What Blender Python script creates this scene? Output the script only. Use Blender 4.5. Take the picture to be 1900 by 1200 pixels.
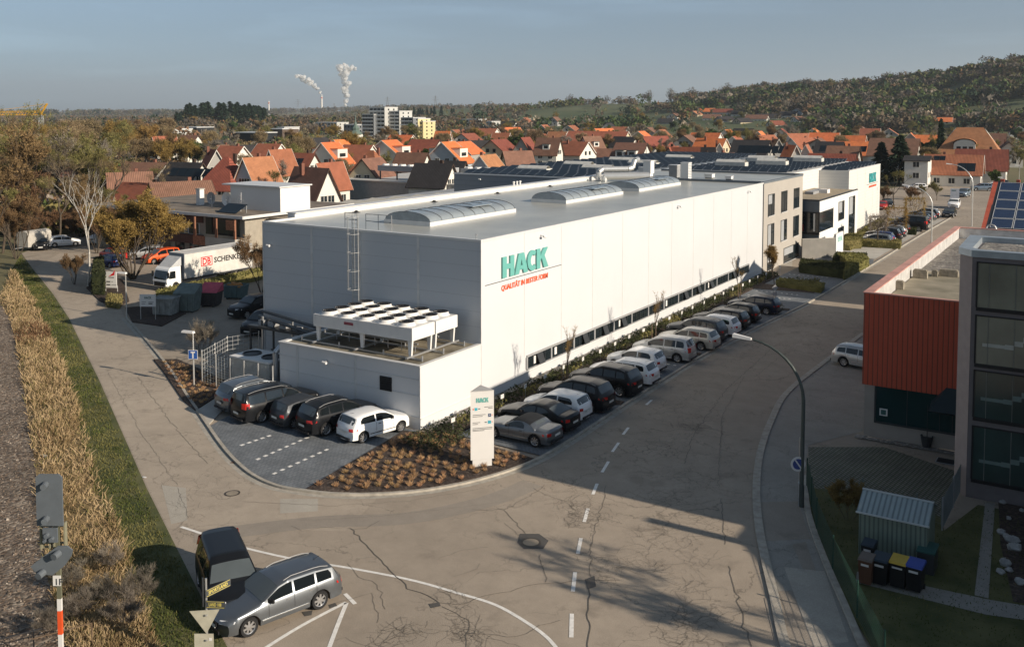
import bpy, math, random
from mathutils import Vector, Matrix, noise
R = math.radians
random.seed(7)
for o in list(bpy.data.objects): bpy.data.objects.remove(o)
sc = bpy.context.scene
COL = sc.collection

# ------------------------------------------------------------------ camera
H = 17.5
F = 1780.0
YAW = R(32.1)
PITCH = math.atan(F / 29300.0)
PPX = 950.0
PPY = 207.0 + F * math.tan(PITCH)
cd = bpy.data.cameras.new('camera'); cam = bpy.data.objects.new('camera', cd); COL.objects.link(cam)
cam.location = (0, 0, H)
cam.rotation_euler = (math.pi / 2 - PITCH, 0, YAW)
cd.sensor_width = 36.0
cd.lens = 36.0 * F / 1900.0
cd.shift_y = (PPY - 600.0) / 1900.0
cd.clip_start = 0.5
cd.clip_end = 30000
sc.camera = cam
sc.render.resolution_x = 1024; sc.render.resolution_y = 646
# ------------------------------------------------------------------ light
SUN_EL = R(22.3); SUN_AZ = R(0.6)     # azimuth from +X towards +Y
sd = Vector((math.cos(SUN_EL) * math.cos(SUN_AZ), math.cos(SUN_EL) * math.sin(SUN_AZ), math.sin(SUN_EL)))
SUNROT = math.atan2(sd.x, sd.y)
world = bpy.data.worlds.new('World'); sc.world = world; world.use_nodes = True
nt = world.node_tree; nt.nodes.clear()
sky = nt.nodes.new('ShaderNodeTexSky'); sky.sky_type = 'NISHITA'; sky.sun_disc = False
sky.sun_elevation = SUN_EL; sky.sun_rotation = SUNROT
sky.air_density = 1.0; sky.dust_density = 1.0; sky.ozone_density = 1.5; sky.altitude = 300
bg = nt.nodes.new('ShaderNodeBackground'); bg.inputs[1].default_value = 0.057
wo = nt.nodes.new('ShaderNodeOutputWorld')
hs = nt.nodes.new('ShaderNodeHueSaturation'); hs.inputs['Saturation'].default_value = 0.38
tint = nt.nodes.new('ShaderNodeMix'); tint.data_type = 'RGBA'; tint.blend_type = 'MULTIPLY'
tint.inputs[0].default_value = 1.0; tint.inputs[7].default_value = (0.65, 0.87, 1.10, 1)
nt.links.new(sky.outputs[0], hs.inputs['Color']); nt.links.new(hs.outputs[0], tint.inputs[6])
tcw = nt.nodes.new('ShaderNodeTexCoord'); mpw = nt.nodes.new('ShaderNodeMapping'); mpw.inputs['Scale'].default_value = (1.2, 2.2, 16); mpw.inputs['Rotation'].default_value = (0.05, 0.09, 0.3)
nzw = nt.nodes.new('ShaderNodeTexNoise'); nzw.inputs['Scale'].default_value = 2.6; nzw.inputs['Detail'].default_value = 9; nzw.inputs['Distortion'].default_value = 0.6
mrw = nt.nodes.new('ShaderNodeMapRange'); mrw.inputs[1].default_value = 0.52; mrw.inputs[2].default_value = 0.78; mrw.inputs[3].default_value = 1.0; mrw.inputs[4].default_value = 1.22
scw = nt.nodes.new('ShaderNodeVectorMath'); scw.operation = 'SCALE'
nt.links.new(tcw.outputs['Generated'], mpw.inputs[0]); nt.links.new(mpw.outputs[0], nzw.inputs['Vector']); nt.links.new(nzw.outputs[0], mrw.inputs[0])
nt.links.new(tint.outputs[2], scw.inputs[0]); nt.links.new(mrw.outputs[0], scw.inputs['Scale']); nt.links.new(scw.outputs[0], bg.inputs[0]); nt.links.new(bg.outputs[0], wo.inputs[0])
sl = bpy.data.lights.new('sun', 'SUN'); sl.energy = 5.0; sl.angle = R(0.5); sl.color = (1.0, 0.865, 0.70)
so = bpy.data.objects.new('sun', sl); COL.objects.link(so)
so.rotation_euler = (-sd).to_track_quat('-Z', 'Y').to_euler()
sc.view_settings.view_transform = 'Standard'; sc.view_settings.look = 'None'
sc.view_settings.exposure = 0.50; sc.view_settings.gamma = 1.0
sc.render.engine = 'CYCLES'

# ------------------------------------------------------------------ layout maths (pixel of the 1900x1200 survey picture -> ground point)
_f = Vector((-math.sin(YAW) * math.cos(PITCH), math.cos(YAW) * math.cos(PITCH), -math.sin(PITCH)))
_r = Vector((math.cos(YAW), math.sin(YAW), 0)); _u = _r.cross(_f)
def ray(x, y): return _f * F + _r * (x - PPX) - _u * (y - PPY)
CP = Vector((0, 0, H))
def at(x, y, z=0.0):
    d = ray(x, y); return CP + d * ((z - H) / d.z)
def atD(x, y, dist):
    d = ray(x, y); return CP + d * (dist / math.hypot(d.x, d.y))
def atX(x, y, X):
    d = ray(x, y); return CP + d * (X / d.x)
def atY(x, y, Y):
    d = ray(x, y); return CP + d * (Y / d.y)

# ------------------------------------------------------------------ helpers
class MB:
    def __init__(s): s.v = []; s.f = []; s.m = []; s.mi = 0
    def add(s, vs, fs):
        b = len(s.v); s.v += [tuple(v) for v in vs]
        for f in fs: s.f.append([b + i for i in f]); s.m.append(s.mi)
        return s
    def box(s, x0, x1, y0, y1, z0, z1):
        if x0 > x1: x0, x1 = x1, x0
        if y0 > y1: y0, y1 = y1, y0
        return s.add([(x0,y0,z0),(x1,y0,z0),(x1,y1,z0),(x0,y1,z0),(x0,y0,z1),(x1,y0,z1),(x1,y1,z1),(x0,y1,z1)],
              [(3,2,1,0),(4,5,6,7),(0,1,5,4),(1,2,6,5),(2,3,7,6),(3,0,4,7)])
    def obox(s, c, d, w, t, z0, z1):
        "box centred c (xy), long axis d, half length w, half thickness t"
        d = Vector((d[0], d[1])).normalized(); n = Vector((-d.y, d.x))
        p = [Vector((c[0], c[1])) + d * a * w + n * b * t for a, b in ((-1,-1),(1,-1),(1,1),(-1,1))]
        return s.prism([(q.x, q.y) for q in p], z0, z1)
    def prism(s, poly, z0, z1):
        a = sum(poly[i][0] * poly[(i+1) % len(poly)][1] - poly[(i+1) % len(poly)][0] * poly[i][1] for i in range(len(poly)))
        if a < 0: poly = poly[::-1]
        n = len(poly)
        return s.add([(p[0], p[1], z0) for p in poly] + [(p[0], p[1], z1) for p in poly],
              [tuple(range(n))[::-1], tuple(range(n, 2*n))] + [(i, (i+1) % n, n + (i+1) % n, n + i) for i in range(n)])
    def quad(s, a, b, c, d): return s.add([a, b, c, d], [(0,1,2,3)])
    def tube(s, p, q, r0, r1=None, n=6, cap=True):
        p = Vector(p); q = Vector(q); r1 = r0 if r1 is None else r1
        d = (q - p)
        if d.length < 1e-6: return s
        d.normalize(); a = d.orthogonal().normalized(); b = d.cross(a)
        vs = []
        for c, r in ((p, r0), (q, r1)):
            for i in range(n):
                t = 2*math.pi*i/n; vs.append(c + a*math.cos(t)*r + b*math.sin(t)*r)
        fs = [(i, (i+1) % n, n + (i+1) % n, n + i) for i in range(n)]
        if cap: fs += [tuple(range(n))[::-1], tuple(range(n, 2*n))]
        return s.add(vs, fs)
    def path(s, pts, r, n=6):
        for i in range(len(pts)-1):
            rr = r if not isinstance(r, (list, tuple)) else r[i]
            r2 = r if not isinstance(r, (list, tuple)) else r[i+1]
            s.tube(pts[i], pts[i+1], rr, r2, n)
        return s
    def lathe(s, c, prof, n=16, ax='z'):
        vs = []; m = len(prof)
        for i in range(n):
            t = 2*math.pi*i/n
            for r, h in prof:
                if ax == 'z': vs.append((c[0]+r*math.cos(t), c[1]+r*math.sin(t), c[2]+h))
                elif ax == 'y': vs.append((c[0]+r*math.cos(t), c[1]+h, c[2]+r*math.sin(t)))
                else: vs.append((c[0]+h, c[1]+r*math.cos(t), c[2]+r*math.sin(t)))
        fs = []
        for i in range(n):
            j = (i+1) % n
            for k in range(m-1): fs.append((i*m+k, j*m+k, j*m+k+1, i*m+k+1))
        return s.add(vs, fs)
    def mesh(s, name, mats, smooth=False, sharp=None):
        me = bpy.data.meshes.new(name); me.from_pydata(s.v, [], s.f)
        for m in (mats if isinstance(mats, (list, tuple)) else [mats]): me.materials.append(m)
        if any(s.m): me.polygons.foreach_set('material_index', s.m)
        if smooth: me.polygons.foreach_set('use_smooth', [True]*len(s.f))
        me.validate(); me.update()
        if smooth and sharp:
            me.set_sharp_from_angle(angle=R(sharp))
        return me
    def obj(s, name, mats, parent=None, smooth=False, sharp=None):
        o = bpy.data.objects.new(name, s.mesh(name, mats, smooth, sharp)); COL.objects.link(o)
        if parent is not None: o.parent = parent
        return o

def tag(o, label=None, cat=None, group=None, kind=None):
    if label: o['label'] = label
    if cat: o['category'] = cat
    if group: o['group'] = group
    if kind: o['kind'] = kind
    return o
def thing(name, label, cat, loc=(0,0,0), rz=0.0, group=None):
    o = bpy.data.objects.new(name, None); COL.objects.link(o)
    o.empty_display_size = 0.1
    o.location = loc; o.rotation_euler = (0, 0, rz)
    return tag(o, label, cat, group)
KIDS = {}
def copy_tree(o, parent=None, kids=None):
    kids = kids or KIDS
    c = o.copy(); COL.objects.link(c)
    if parent is not None: c.parent = parent
    for ch in kids.get(o.name, []): copy_tree(ch, c, kids)
    return c
def index_kids():
    KIDS.clear()
    for o in bpy.data.objects:
        if o.parent: KIDS.setdefault(o.parent.name, []).append(o)
def struct(name, mb, mats, parent=None, smooth=False):
    o = mb.obj(name, mats, parent, smooth)
    if parent is None: o['kind'] = 'structure'
    return o
def catmull(pts, n=6, closed=False):
    out = []
    P = [Vector(p) for p in pts]; L = len(P)
    for i in range(L if closed else L-1):
        a = P[(i-1) % L] if (closed or i > 0) else P[i]
        b = P[i]; c = P[(i+1) % L]; d = P[(i+2) % L] if (closed or i+2 < L) else c
        for k in range(n):
            t = k/n
            out.append(0.5*((2*b) + (c-a)*t + (2*a-5*b+4*c-d)*t*t + (3*b-a-3*c+d)*t**3))
    if not closed: out.append(P[-1])
    return out
def strip(mb, pts, w0, w1, z0, z1):
    "a raised band following pts, between offsets w0 and w1 to the left of travel"
    n = len(pts); L = []; Rr = []
    for i, p in enumerate(pts):
        a = pts[max(i-1, 0)]; b = pts[min(i+1, n-1)]
        d = Vector((b[0]-a[0], b[1]-a[1])); d.normalize(); nn = Vector((-d.y, d.x))
        L.append((p[0]+nn.x*w0, p[1]+nn.y*w0)); Rr.append((p[0]+nn.x*w1, p[1]+nn.y*w1))
    vs = []
    for a, b in zip(L, Rr): vs += [(a[0],a[1],z0),(a[0],a[1],z1),(b[0],b[1],z1),(b[0],b[1],z0)]
    fs = []
    for i in range(n-1):
        o = 4*i
        for k in range(4):
            if z1 - z0 < 0.001 and k != 1: continue
            fs.append((o+k, o+(k+1) % 4, o+4+(k+1) % 4, o+4+k))
    return mb.add(vs, fs)
def earclip(poly):
    from mathutils.geometry import tessellate_polygon
    return tessellate_polygon([[Vector((p[0], p[1], 0)) for p in poly]])
def sheet(mb, poly, z):
    tr = earclip(poly); b = [(p[0], p[1], z) for p in poly]
    fs = []
    for t in tr:
        a, c, d = [Vector(b[i]) for i in t]
        fs.append(tuple(t) if (c-a).cross(d-a).z > 0 else tuple(t)[::-1])
    return mb.add(b, fs)
def slab(mb, poly, z0, z1):
    "solid with a concave outline"
    tr = earclip(poly); n = len(poly)
    ar = sum(poly[i][0]*poly[(i+1) % n][1]-poly[(i+1) % n][0]*poly[i][1] for i in range(n))
    if ar < 0: poly = poly[::-1]; tr = earclip(poly)
    vs = [(p[0], p[1], z1) for p in poly] + [(p[0], p[1], z0) for p in poly]
    fs = []
    for t in tr:
        a, c, d = [Vector(vs[i]) for i in t]
        fs.append(tuple(t) if (c-a).cross(d-a).z > 0 else tuple(t)[::-1])
    fs += [(i, n+i, n+(i+1) % n, (i+1) % n) for i in range(n)]
    return mb.add(vs, fs)

# ------------------------------------------------------------------ materials
MATS = {}
def N(m, t): return m.node_tree.nodes.new(t)
def mat(name, col, rough=0.7, metal=0.0, var=0.12, scale=2.0, bump=0.0, bscale=30.0, spec=0.35, coat=0.0,
        col2=None, rnd=0.0, coord='Object', trans=0.0, detail=4.0):
    if name in MATS: return MATS[name]
    m = bpy.data.materials.new(name); m.use_nodes = True; MATS[name] = m
    n = m.node_tree.nodes; l = m.node_tree.links; p = n['Principled BSDF']
    p.inputs['Roughness'].default_value = rough; p.inputs['Metallic'].default_value = metal
    p.inputs['Specular IOR Level'].default_value = spec
    if coat: p.inputs['Coat Weight'].default_value = coat; p.inputs['Coat Roughness'].default_value = 0.05
    tc = N(m, 'ShaderNodeTexCoord'); geo = N(m, 'ShaderNodeNewGeometry')
    src = tc.outputs['Object'] if coord == 'Object' else geo.outputs['Position']
    no = N(m, 'ShaderNodeTexNoise'); no.inputs['Scale'].default_value = scale; no.inputs['Detail'].default_value = detail
    l.new(src, no.inputs['Vector'])
    mx = N(m, 'ShaderNodeMix'); mx.data_type = 'RGBA'
    a = [c*(1-var) for c in col]; b = [min(1, c*(1+var)) for c in col]
    if col2: a = col; b = col2
    mx.inputs[6].default_value = (*a, 1); mx.inputs[7].default_value = (*b, 1)
    mr = N(m, 'ShaderNodeMapRange'); mr.inputs[1].default_value = 0.3; mr.inputs[2].default_value = 0.7
    l.new(no.outputs[0], mr.inputs[0]); l.new(mr.outputs[0], mx.inputs[0])
    out = mx.outputs[2]
    if rnd:
        oi = N(m, 'ShaderNodeObjectInfo'); hv = N(m, 'ShaderNodeHueSaturation')
        m1 = N(m, 'ShaderNodeMapRange'); m1.inputs[3].default_value = 1-rnd; m1.inputs[4].default_value = 1+rnd
        l.new(oi.outputs['Random'], m1.inputs[0]); l.new(m1.outputs[0], hv.inputs['Value'])
        m2 = N(m, 'ShaderNodeMapRange'); m2.inputs[3].default_value = 0.5-rnd*0.06; m2.inputs[4].default_value = 0.5+rnd*0.06
        mm = N(m, 'ShaderNodeMath'); mm.operation = 'FRACT'; mu = N(m, 'ShaderNodeMath'); mu.operation = 'MULTIPLY'; mu.inputs[1].default_value = 7.31
        l.new(oi.outputs['Random'], mu.inputs[0]); l.new(mu.outputs[0], mm.inputs[0]); l.new(mm.outputs[0], m2.inputs[0]); l.new(m2.outputs[0], hv.inputs['Hue'])
        l.new(out, hv.inputs['Color']); out = hv.outputs[0]
    l.new(out, p.inputs['Base Color'])
    if bump:
        nb = N(m, 'ShaderNodeTexNoise'); nb.inputs['Scale'].default_value = bscale; nb.inputs['Detail'].default_value = 5
        l.new(src, nb.inputs['Vector'])
        bp = N(m, 'ShaderNodeBump'); bp.inputs['Strength'].default_value = bump; bp.inputs['Distance'].default_value = 0.05
        l.new(nb.outputs[0], bp.inputs['Height']); l.new(bp.outputs[0], p.inputs['Normal'])
    if trans:
        tr = N(m, 'ShaderNodeBsdfTranslucent'); l.new(out, tr.inputs[0]); ms = N(m, 'ShaderNodeMixShader'); ms.inputs[0].default_value = trans
        o = n['Material Output']; l.new(p.outputs[0], ms.inputs[1]); l.new(tr.outputs[0], ms.inputs[2]); l.new(ms.outputs[0], o.inputs[0])
    return m
def wave_mat(name, col, dark, period, axis='X', rough=0.6, metal=0.0, coord='Object', sharp=0.2, bump=0.4, var=0.1, scale=1.5, rnd=0.0):
    "a colour with parallel dark grooves every period metres"
    m = mat(name, col, rough, metal, var, scale, coord=coord, rnd=rnd)
    l = m.node_tree.links; p = m.node_tree.nodes['Principled BSDF']
    src = N(m, 'ShaderNodeTexCoord').outputs['Object'] if coord == 'Object' else N(m, 'ShaderNodeNewGeometry').outputs['Position']
    sp = N(m, 'ShaderNodeSeparateXYZ'); l.new(src, sp.inputs[0])
    dv = N(m, 'ShaderNodeMath'); dv.operation = 'DIVIDE'; dv.inputs[1].default_value = period; l.new(sp.outputs[axis], dv.inputs[0])
    fr = N(m, 'ShaderNodeMath'); fr.operation = 'FRACT'; l.new(dv.outputs[0], fr.inputs[0])
    pp = N(m, 'ShaderNodeMath'); pp.operation = 'PINGPONG'; pp.inputs[1].default_value = 0.5; l.new(fr.outputs[0], pp.inputs[0])
    mr = N(m, 'ShaderNodeMapRange'); mr.inputs[1].default_value = 0; mr.inputs[2].default_value = sharp; l.new(pp.outputs[0], mr.inputs[0])
    old = p.inputs['Base Color'].links[0].from_socket
    mx = N(m, 'ShaderNodeMix'); mx.data_type = 'RGBA'; mx.inputs[6].default_value = (*dark, 1)
    l.new(mr.outputs[0], mx.inputs[0]); l.new(old, mx.inputs[7]); l.new(mx.outputs[2], p.inputs['Base Color'])
    if bump:
        bp = N(m, 'ShaderNodeBump'); bp.inputs['Strength'].default_value = bump; bp.inputs['Distance'].default_value = 0.04
        l.new(mr.outputs[0], bp.inputs['Height']); l.new(bp.outputs[0], p.inputs['Normal'])
    return m
# ------------------------------------------------------------------ special surfaces
def asphalt(name, base, crack=1.0, patch=0.12):
    m = bpy.data.materials.new(name); m.use_nodes = True; MATS[name] = m
    l = m.node_tree.links; p = m.node_tree.nodes['Principled BSDF']
    p.inputs['Roughness'].default_value = 0.85; p.inputs['Specular IOR Level'].default_value = 0.25
    geo = N(m, 'ShaderNodeNewGeometry'); pos = geo.outputs['Position']
    def noi(s, d=4, rough=0.55):
        n = N(m, 'ShaderNodeTexNoise'); n.inputs['Scale'].default_value = s; n.inputs['Detail'].default_value = d
        n.inputs['Roughness'].default_value = rough; l.new(pos, n.inputs['Vector']); return n
    def rng(s, a, b, c, d):
        r = N(m, 'ShaderNodeMapRange'); r.inputs[1].default_value = a; r.inputs[2].default_value = b; r.inputs[3].default_value = c; r.inputs[4].default_value = d
        l.new(s, r.inputs[0]); return r.outputs[0]
    def mul(a, b):
        x = N(m, 'ShaderNodeMath'); x.operation = 'MULTIPLY'; l.new(a, x.inputs[0]); l.new(b, x.inputs[1]); return x.outputs[0]
    big = rng(noi(0.09, 3).outputs[0], .3, .7, 1-patch, 1+patch)
    mid = rng(noi(0.9, 6, .7).outputs[0], .25, .75, .86, 1.12)
    fine = rng(noi(28, 2).outputs[0], .3, .7, .86, 1.14)
    v = mul(mul(big, mid), fine)
    # dark seal stains
    st = rng(noi(0.35, 5, .6).outputs[0], .60, .68, 1.0, .80); v = mul(v, st)
    # cracks: two sizes of distorted cells, each only where its mask lets it
    def crack_layer(scale, width, mscale, m0, m1, depth):
        dn = noi(scale*1.6, 5, .62)
        ad = N(m, 'ShaderNodeVectorMath'); ad.operation = 'MULTIPLY_ADD'
        k = 1.0/scale
        ad.inputs[1].default_value = (k, k, 0); l.new(dn.outputs['Color'], ad.inputs[0]); l.new(pos, ad.inputs[2])
        vo = N(m, 'ShaderNodeTexVoronoi'); vo.feature = 'DISTANCE_TO_EDGE'; vo.inputs['Scale'].default_value = scale
        l.new(ad.outputs[0], vo.inputs['Vector'])
        c = rng(vo.outputs[0], 0, width*scale, 1, 0)
        mk = rng(noi(mscale, 3).outputs[0], m0, m1, 0, 1)
        return rng(mul(c, mk), 0, 1, 1, depth)
    if crack:
        v = mul(v, crack_layer(0.14, 0.05*crack, 0.10, .40, .50, .62))
        v = mul(v, crack_layer(0.50, 0.034*crack, 0.14, .48, .58, .62))
        v = mul(v, crack_layer(1.9, 0.024*crack, 0.16, .54, .62, .60))
    col = N(m, 'ShaderNodeMix'); col.data_type = 'RGBA'
    col.inputs[6].default_value = (0, 0, 0, 1); col.inputs[7].default_value = (*[c*1.0 for c in base], 1)
    hv = N(m, 'ShaderNodeVectorMath'); hv.operation = 'SCALE'; hv.inputs[0].default_value = base
    l.new(v, hv.inputs['Scale']); l.new(hv.outputs[0], p.inputs['Base Color'])
    bp = N(m, 'ShaderNodeBump'); bp.inputs['Strength'].default_value = 0.35; bp.inputs['Distance'].default_value = 0.02
    l.new(fine, bp.inputs['Height']); l.new(bp.outputs[0], p.inputs['Normal'])
    return m
def brick_mat(name, c1, c2, mortar, w, h, gap=0.01, rot=0.0, rough=0.8):
    m = bpy.data.materials.new(name); m.use_nodes = True; MATS[name] = m
    l = m.node_tree.links; p = m.node_tree.nodes['Principled BSDF']; p.inputs['Roughness'].default_value = rough
    geo = N(m, 'ShaderNodeNewGeometry'); mp = N(m, 'ShaderNodeMapping'); mp.inputs['Rotation'].default_value = (0, 0, rot)
    l.new(geo.outputs['Position'], mp.inputs[0])
    b = N(m, 'ShaderNodeTexBrick'); b.inputs['Scale'].default_value = 1.0; b.inputs['Brick Width'].default_value = w; b.inputs['Row Height'].default_value = h
    b.inputs['Mortar Size'].default_value = gap; b.inputs['Color1'].default_value = (*c1, 1); b.inputs['Color2'].default_value = (*c2, 1); b.inputs['Mortar'].default_value = (*mortar, 1)
    l.new(mp.outputs[0], b.inputs['Vector'])
    no = N(m, 'ShaderNodeTexNoise'); no.inputs['Scale'].default_value = 0.8; no.inputs['Detail'].default_value = 5; l.new(geo.outputs['Position'], no.inputs['Vector'])
    mr = N(m, 'ShaderNodeMapRange'); mr.inputs[1].default_value = .3; mr.inputs[2].default_value = .7; mr.inputs[3].default_value = .78; mr.inputs[4].default_value = 1.2; l.new(no.outputs[0], mr.inputs[0])
    sc_ = N(m, 'ShaderNodeVectorMath'); sc_.operation = 'SCALE'; l.new(b.outputs[0], sc_.inputs[0]); l.new(mr.outputs[0], sc_.inputs['Scale'])
    l.new(sc_.outputs[0], p.inputs['Base Color'])
    bp = N(m, 'ShaderNodeBump'); bp.inputs['Strength'].default_value = .4; bp.inputs['Distance'].default_value = .02; l.new(b.outputs['Fac'], bp.inputs['Height']); bp.invert = True
    l.new(bp.outputs[0], p.inputs['Normal'])
    return m
def cell_mat(name, cols, scale, rough=0.95, bump=0.8, dist=0.05):
    "stones: one colour per voronoi cell"
    m = bpy.data.materials.new(name); m.use_nodes = True; MATS[name] = m
    l = m.node_tree.links; p = m.node_tree.nodes['Principled BSDF']; p.inputs['Roughness'].default_value = rough; p.inputs['Specular IOR Level'].default_value = .2
    geo = N(m, 'ShaderNodeNewGeometry')
    vo = N(m, 'ShaderNodeTexVoronoi'); vo.inputs['Scale'].default_value = scale; l.new(geo.outputs['Position'], vo.inputs['Vector'])
    sp = N(m, 'ShaderNodeSeparateXYZ'); l.new(vo.outputs['Color'], sp.inputs[0])
    cr = N(m, 'ShaderNodeValToRGB'); e = cr.color_ramp.elements
    e[0].color = (*cols[0], 1); e[1].color = (*cols[-1], 1)
    for i, c in enumerate(cols[1:-1]): k = e.new((i+1)/(len(cols)-1)); k.color = (*c, 1)
    l.new(sp.outputs[0], cr.inputs[0])
    no = N(m, 'ShaderNodeTexNoise'); no.inputs['Scale'].default_value = .35; no.inputs['Detail'].default_value = 4; l.new(geo.outputs['Position'], no.inputs['Vector'])
    mr = N(m, 'ShaderNodeMapRange'); mr.inputs[1].default_value = .3; mr.inputs[2].default_value = .7; mr.inputs[3].default_value = .7; mr.inputs[4].default_value = 1.25; l.new(no.outputs[0], mr.inputs[0])
    s2 = N(m, 'ShaderNodeVectorMath'); s2.operation = 'SCALE'; l.new(cr.outputs[0], s2.inputs[0]); l.new(mr.outputs[0], s2.inputs['Scale']); l.new(s2.outputs[0], p.inputs['Base Color'])
    bp = N(m, 'ShaderNodeBump'); bp.invert = True; bp.inputs['Strength'].default_value = bump; bp.inputs['Distance'].default_value = dist; l.new(vo.outputs['Distance'], bp.inputs['Height']); l.new(bp.outputs[0], p.inputs['Normal'])
    return m
def glass(name, col=(0.012,0.018,0.022), rough=0.06, spec=0.6): return mat(name, col, rough, 0, 0.1, 1.0, spec=spec)

M_ASPH = asphalt('asphalt_main', (0.32, 0.27, 0.215))
M_ASPH2 = asphalt('asphalt_side', (0.36, 0.305, 0.243), 0.8)
M_WALK = asphalt('asphalt_walk', (0.28, 0.265, 0.235), 0.5)
M_PATCHD = asphalt('asphalt_patch_dark', (0.275, 0.24, 0.20), 0)
M_PATCHL = asphalt('asphalt_patch_light', (0.37, 0.34, 0.29), 0)
M_KERB = mat('kerb_concrete', (0.36,0.33,0.28), 0.85, var=.2, scale=3, bump=.3)
M_PAVE = brick_mat('paver', (0.13,0.145,0.16), (0.17,0.185,0.20), (0.06,0.065,0.07), 0.24, 0.16, 0.012)
M_PAVEG = brick_mat('grass_paver', (0.20,0.19,0.165), (0.16,0.155,0.13), (0.05,0.06,0.03), 0.26, 0.16, 0.04, rot=R(45))
M_CONC = mat('concrete', (0.40,0.38,0.34), .85, var=.12, scale=.8, bump=.2)
M_PAINT = mat('road_paint', (0.72,0.70,0.66), .7, var=.12, scale=6)
M_SOIL = cell_mat('mulch', [(0.035,0.025,0.02),(0.075,0.055,0.045),(0.05,0.04,0.035),(0.11,0.085,0.07)], 9, dist=.04)
M_BALLAST = cell_mat('ballast', [(0.10,0.07,0.05),(0.20,0.15,0.11),(0.13,0.105,0.085),(0.34,0.28,0.22),(0.08,0.065,0.05),(0.24,0.19,0.15)], 7, dist=.06)
M_PEB = cell_mat('pebbles', [(0.12,0.11,0.10),(0.30,0.28,0.25),(0.2,0.18,0.16),(0.45,0.42,0.38)], 9, dist=.05)
M_ROOFG = cell_mat('roof_gravel', [(0.09,0.085,0.08),(0.24,0.22,0.20),(0.15,0.14,0.13),(0.34,0.32,0.28)], 6, dist=.05)
M_GRASS = mat('grass_green', (0.05,0.062,0.018), .9, var=.35, scale=.7, bump=.8, bscale=14, coord='P', col2=(0.13,0.125,0.05))
M_GRASSD = mat('grass_dry', (0.12,0.085,0.035), .95, var=.35, scale=.5, bump=.8, bscale=12, coord='P', col2=(0.30,0.21,0.10))
M_FIELD = mat('field', (0.07,0.085,0.03), .95, scale=.012, coord='P', col2=(0.17,0.14,0.075), detail=8)
M_HILL = mat('hill_ground', (0.045,0.07,0.025), .95, scale=.012, coord='P', col2=(0.11,0.12,0.06), detail=9)

# ------------------------------------------------------------------ terrain
RID = [(-3000,200),(300,203),(560,203),(640,200),(720,202),(800,203),(900,201),(1000,199),(1080,196),(1180,194),(1300,185),(1400,176),(1500,168),(1650,160),(1750,150),(1850,130),(1900,122),(2300,95),(3500,60)]
RDI = [(-3000,3000),(560,2600),(800,1900),(1000,1500),(1300,1250),(1600,1150),(1900,1050),(3500,1000)]
def interp(t, x):
    if x <= t[0][0]: return t[0][1]
    for (a, b), (c, d) in zip(t, t[1:]):
        if x <= c: return b + (d-b)*(x-a)/(c-a)
    return t[-1][1]
def ucol(x, y):
    a = math.atan2(-x, y) - YAW
    a = max(-1.3, min(1.3, a)); return PPX - F*math.tan(a)
def terr(x, y):
    r = math.hypot(x, y)
    if r < 500: return 0.0
    if y < 0: return 0.0
    u = ucol(x, y); rr = interp(RDI, u); ry = interp(RID, u)
    dep = rr*math.cos(math.atan2(-x, y)-YAW)
    zr = H + (207-ry)*dep/F
    if u < 560: zr *= 0.0
    elif u < 760: zr *= (u-560)/200
    zr = max(zr, 0)
    r0 = 640
    t = max(0, min(1, (r-r0)/(rr-r0))); s = t*t*(3-2*t)*.45 + t**1.3*.55
    z = zr*s
    if r > rr: z *= max(0.3, 1-(r-rr)/9000)
    z += noise.noise(Vector((x*.006, y*.006, 0)))*6*min(1, max(0, (r-r0)/600))*(0.25 if u < 700 else 1)
    if r > 2500:   # low far hills on the plain
        k = min(1, (r-2500)/3000)
        z += k*(14 + 14*noise.noise(Vector((x*.0006, y*.0006, 3))))*(1 if u > 350 else .35)
    # pine mound
    g = at(410, 240); d2 = (x-g.x)**2+(y-g.y)**2; z += 7*math.exp(-d2/(130**2))
    return z
def build_ground():
    rs = [0.01, 60, 150, 300, 450, 550] + [600+40*i for i in range(26)] + [1700+150*i for i in range(8)] + [3000, 3500, 4200, 5000, 6000, 7500, 9500, 12000]
    azs = []
    a = -60
    while a < 60: azs.append(a); a += 1.0
    azs += list(range(60, 300, 10))
    mb = MB(); n = len(azs)
    for r in rs:
        for a in azs:
            t = YAW + R(a)
            x, y = -math.sin(t)*r, math.cos(t)*r
            mb.v.append((x, y, terr(x, y) - 0.02))
    for i in range(len(rs)-1):
        for j in range(n):
            k = (j+1) % n
            q = [i*n+j, i*n+k, (i+1)*n+k, (i+1)*n+j][::-1]
            mb.f.append(q)
            r = rs[i]; u = ucol(mb.v[q[0]][0], mb.v[q[0]][1])
            mb.m.append(1 if (r > 700 and u > 780) else 0)
    struct('ground', mb, [M_FIELD, M_HILL], smooth=True)
build_ground()

# ------------------------------------------------------------------ streets, kerbs and beds
def G(x, y): p = at(x, y); return (p.x, p.y)
Z0 = 0.0
# asphalt of the near quarter
edgeL = [G(*q) for q in [(470,1290),(395,1150),(312,985),(272,905),(228,805),(184,705),(152,640),(128,590),(98,545),(62,500),(40,470)]]
far = [(-128,84),(-120,110),(-75,112),(-52,100),(-50,180),(-40,250),(-5,260),(-3,90),(30,80),(30,5),(-10,5)]
mb = MB(); sheet(mb, edgeL + far, Z0); struct('road_asphalt', mb, M_ASPH)
# side road surface (lighter) lies on top of it
side = [G(*q) for q in [(312,980),(272,900),(228,800),(184,700),(152,635),(128,585),(98,540),(64,497),(110,470),(150,470),(196,520),(232,590),(277,640),(312,684),(345,735),(385,790),(430,850),(470,886),(520,908),(700,924),(640,985)]]
mb = MB(); sheet(mb, side, Z0+.004); struct('side_road', mb, M_ASPH2)
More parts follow.
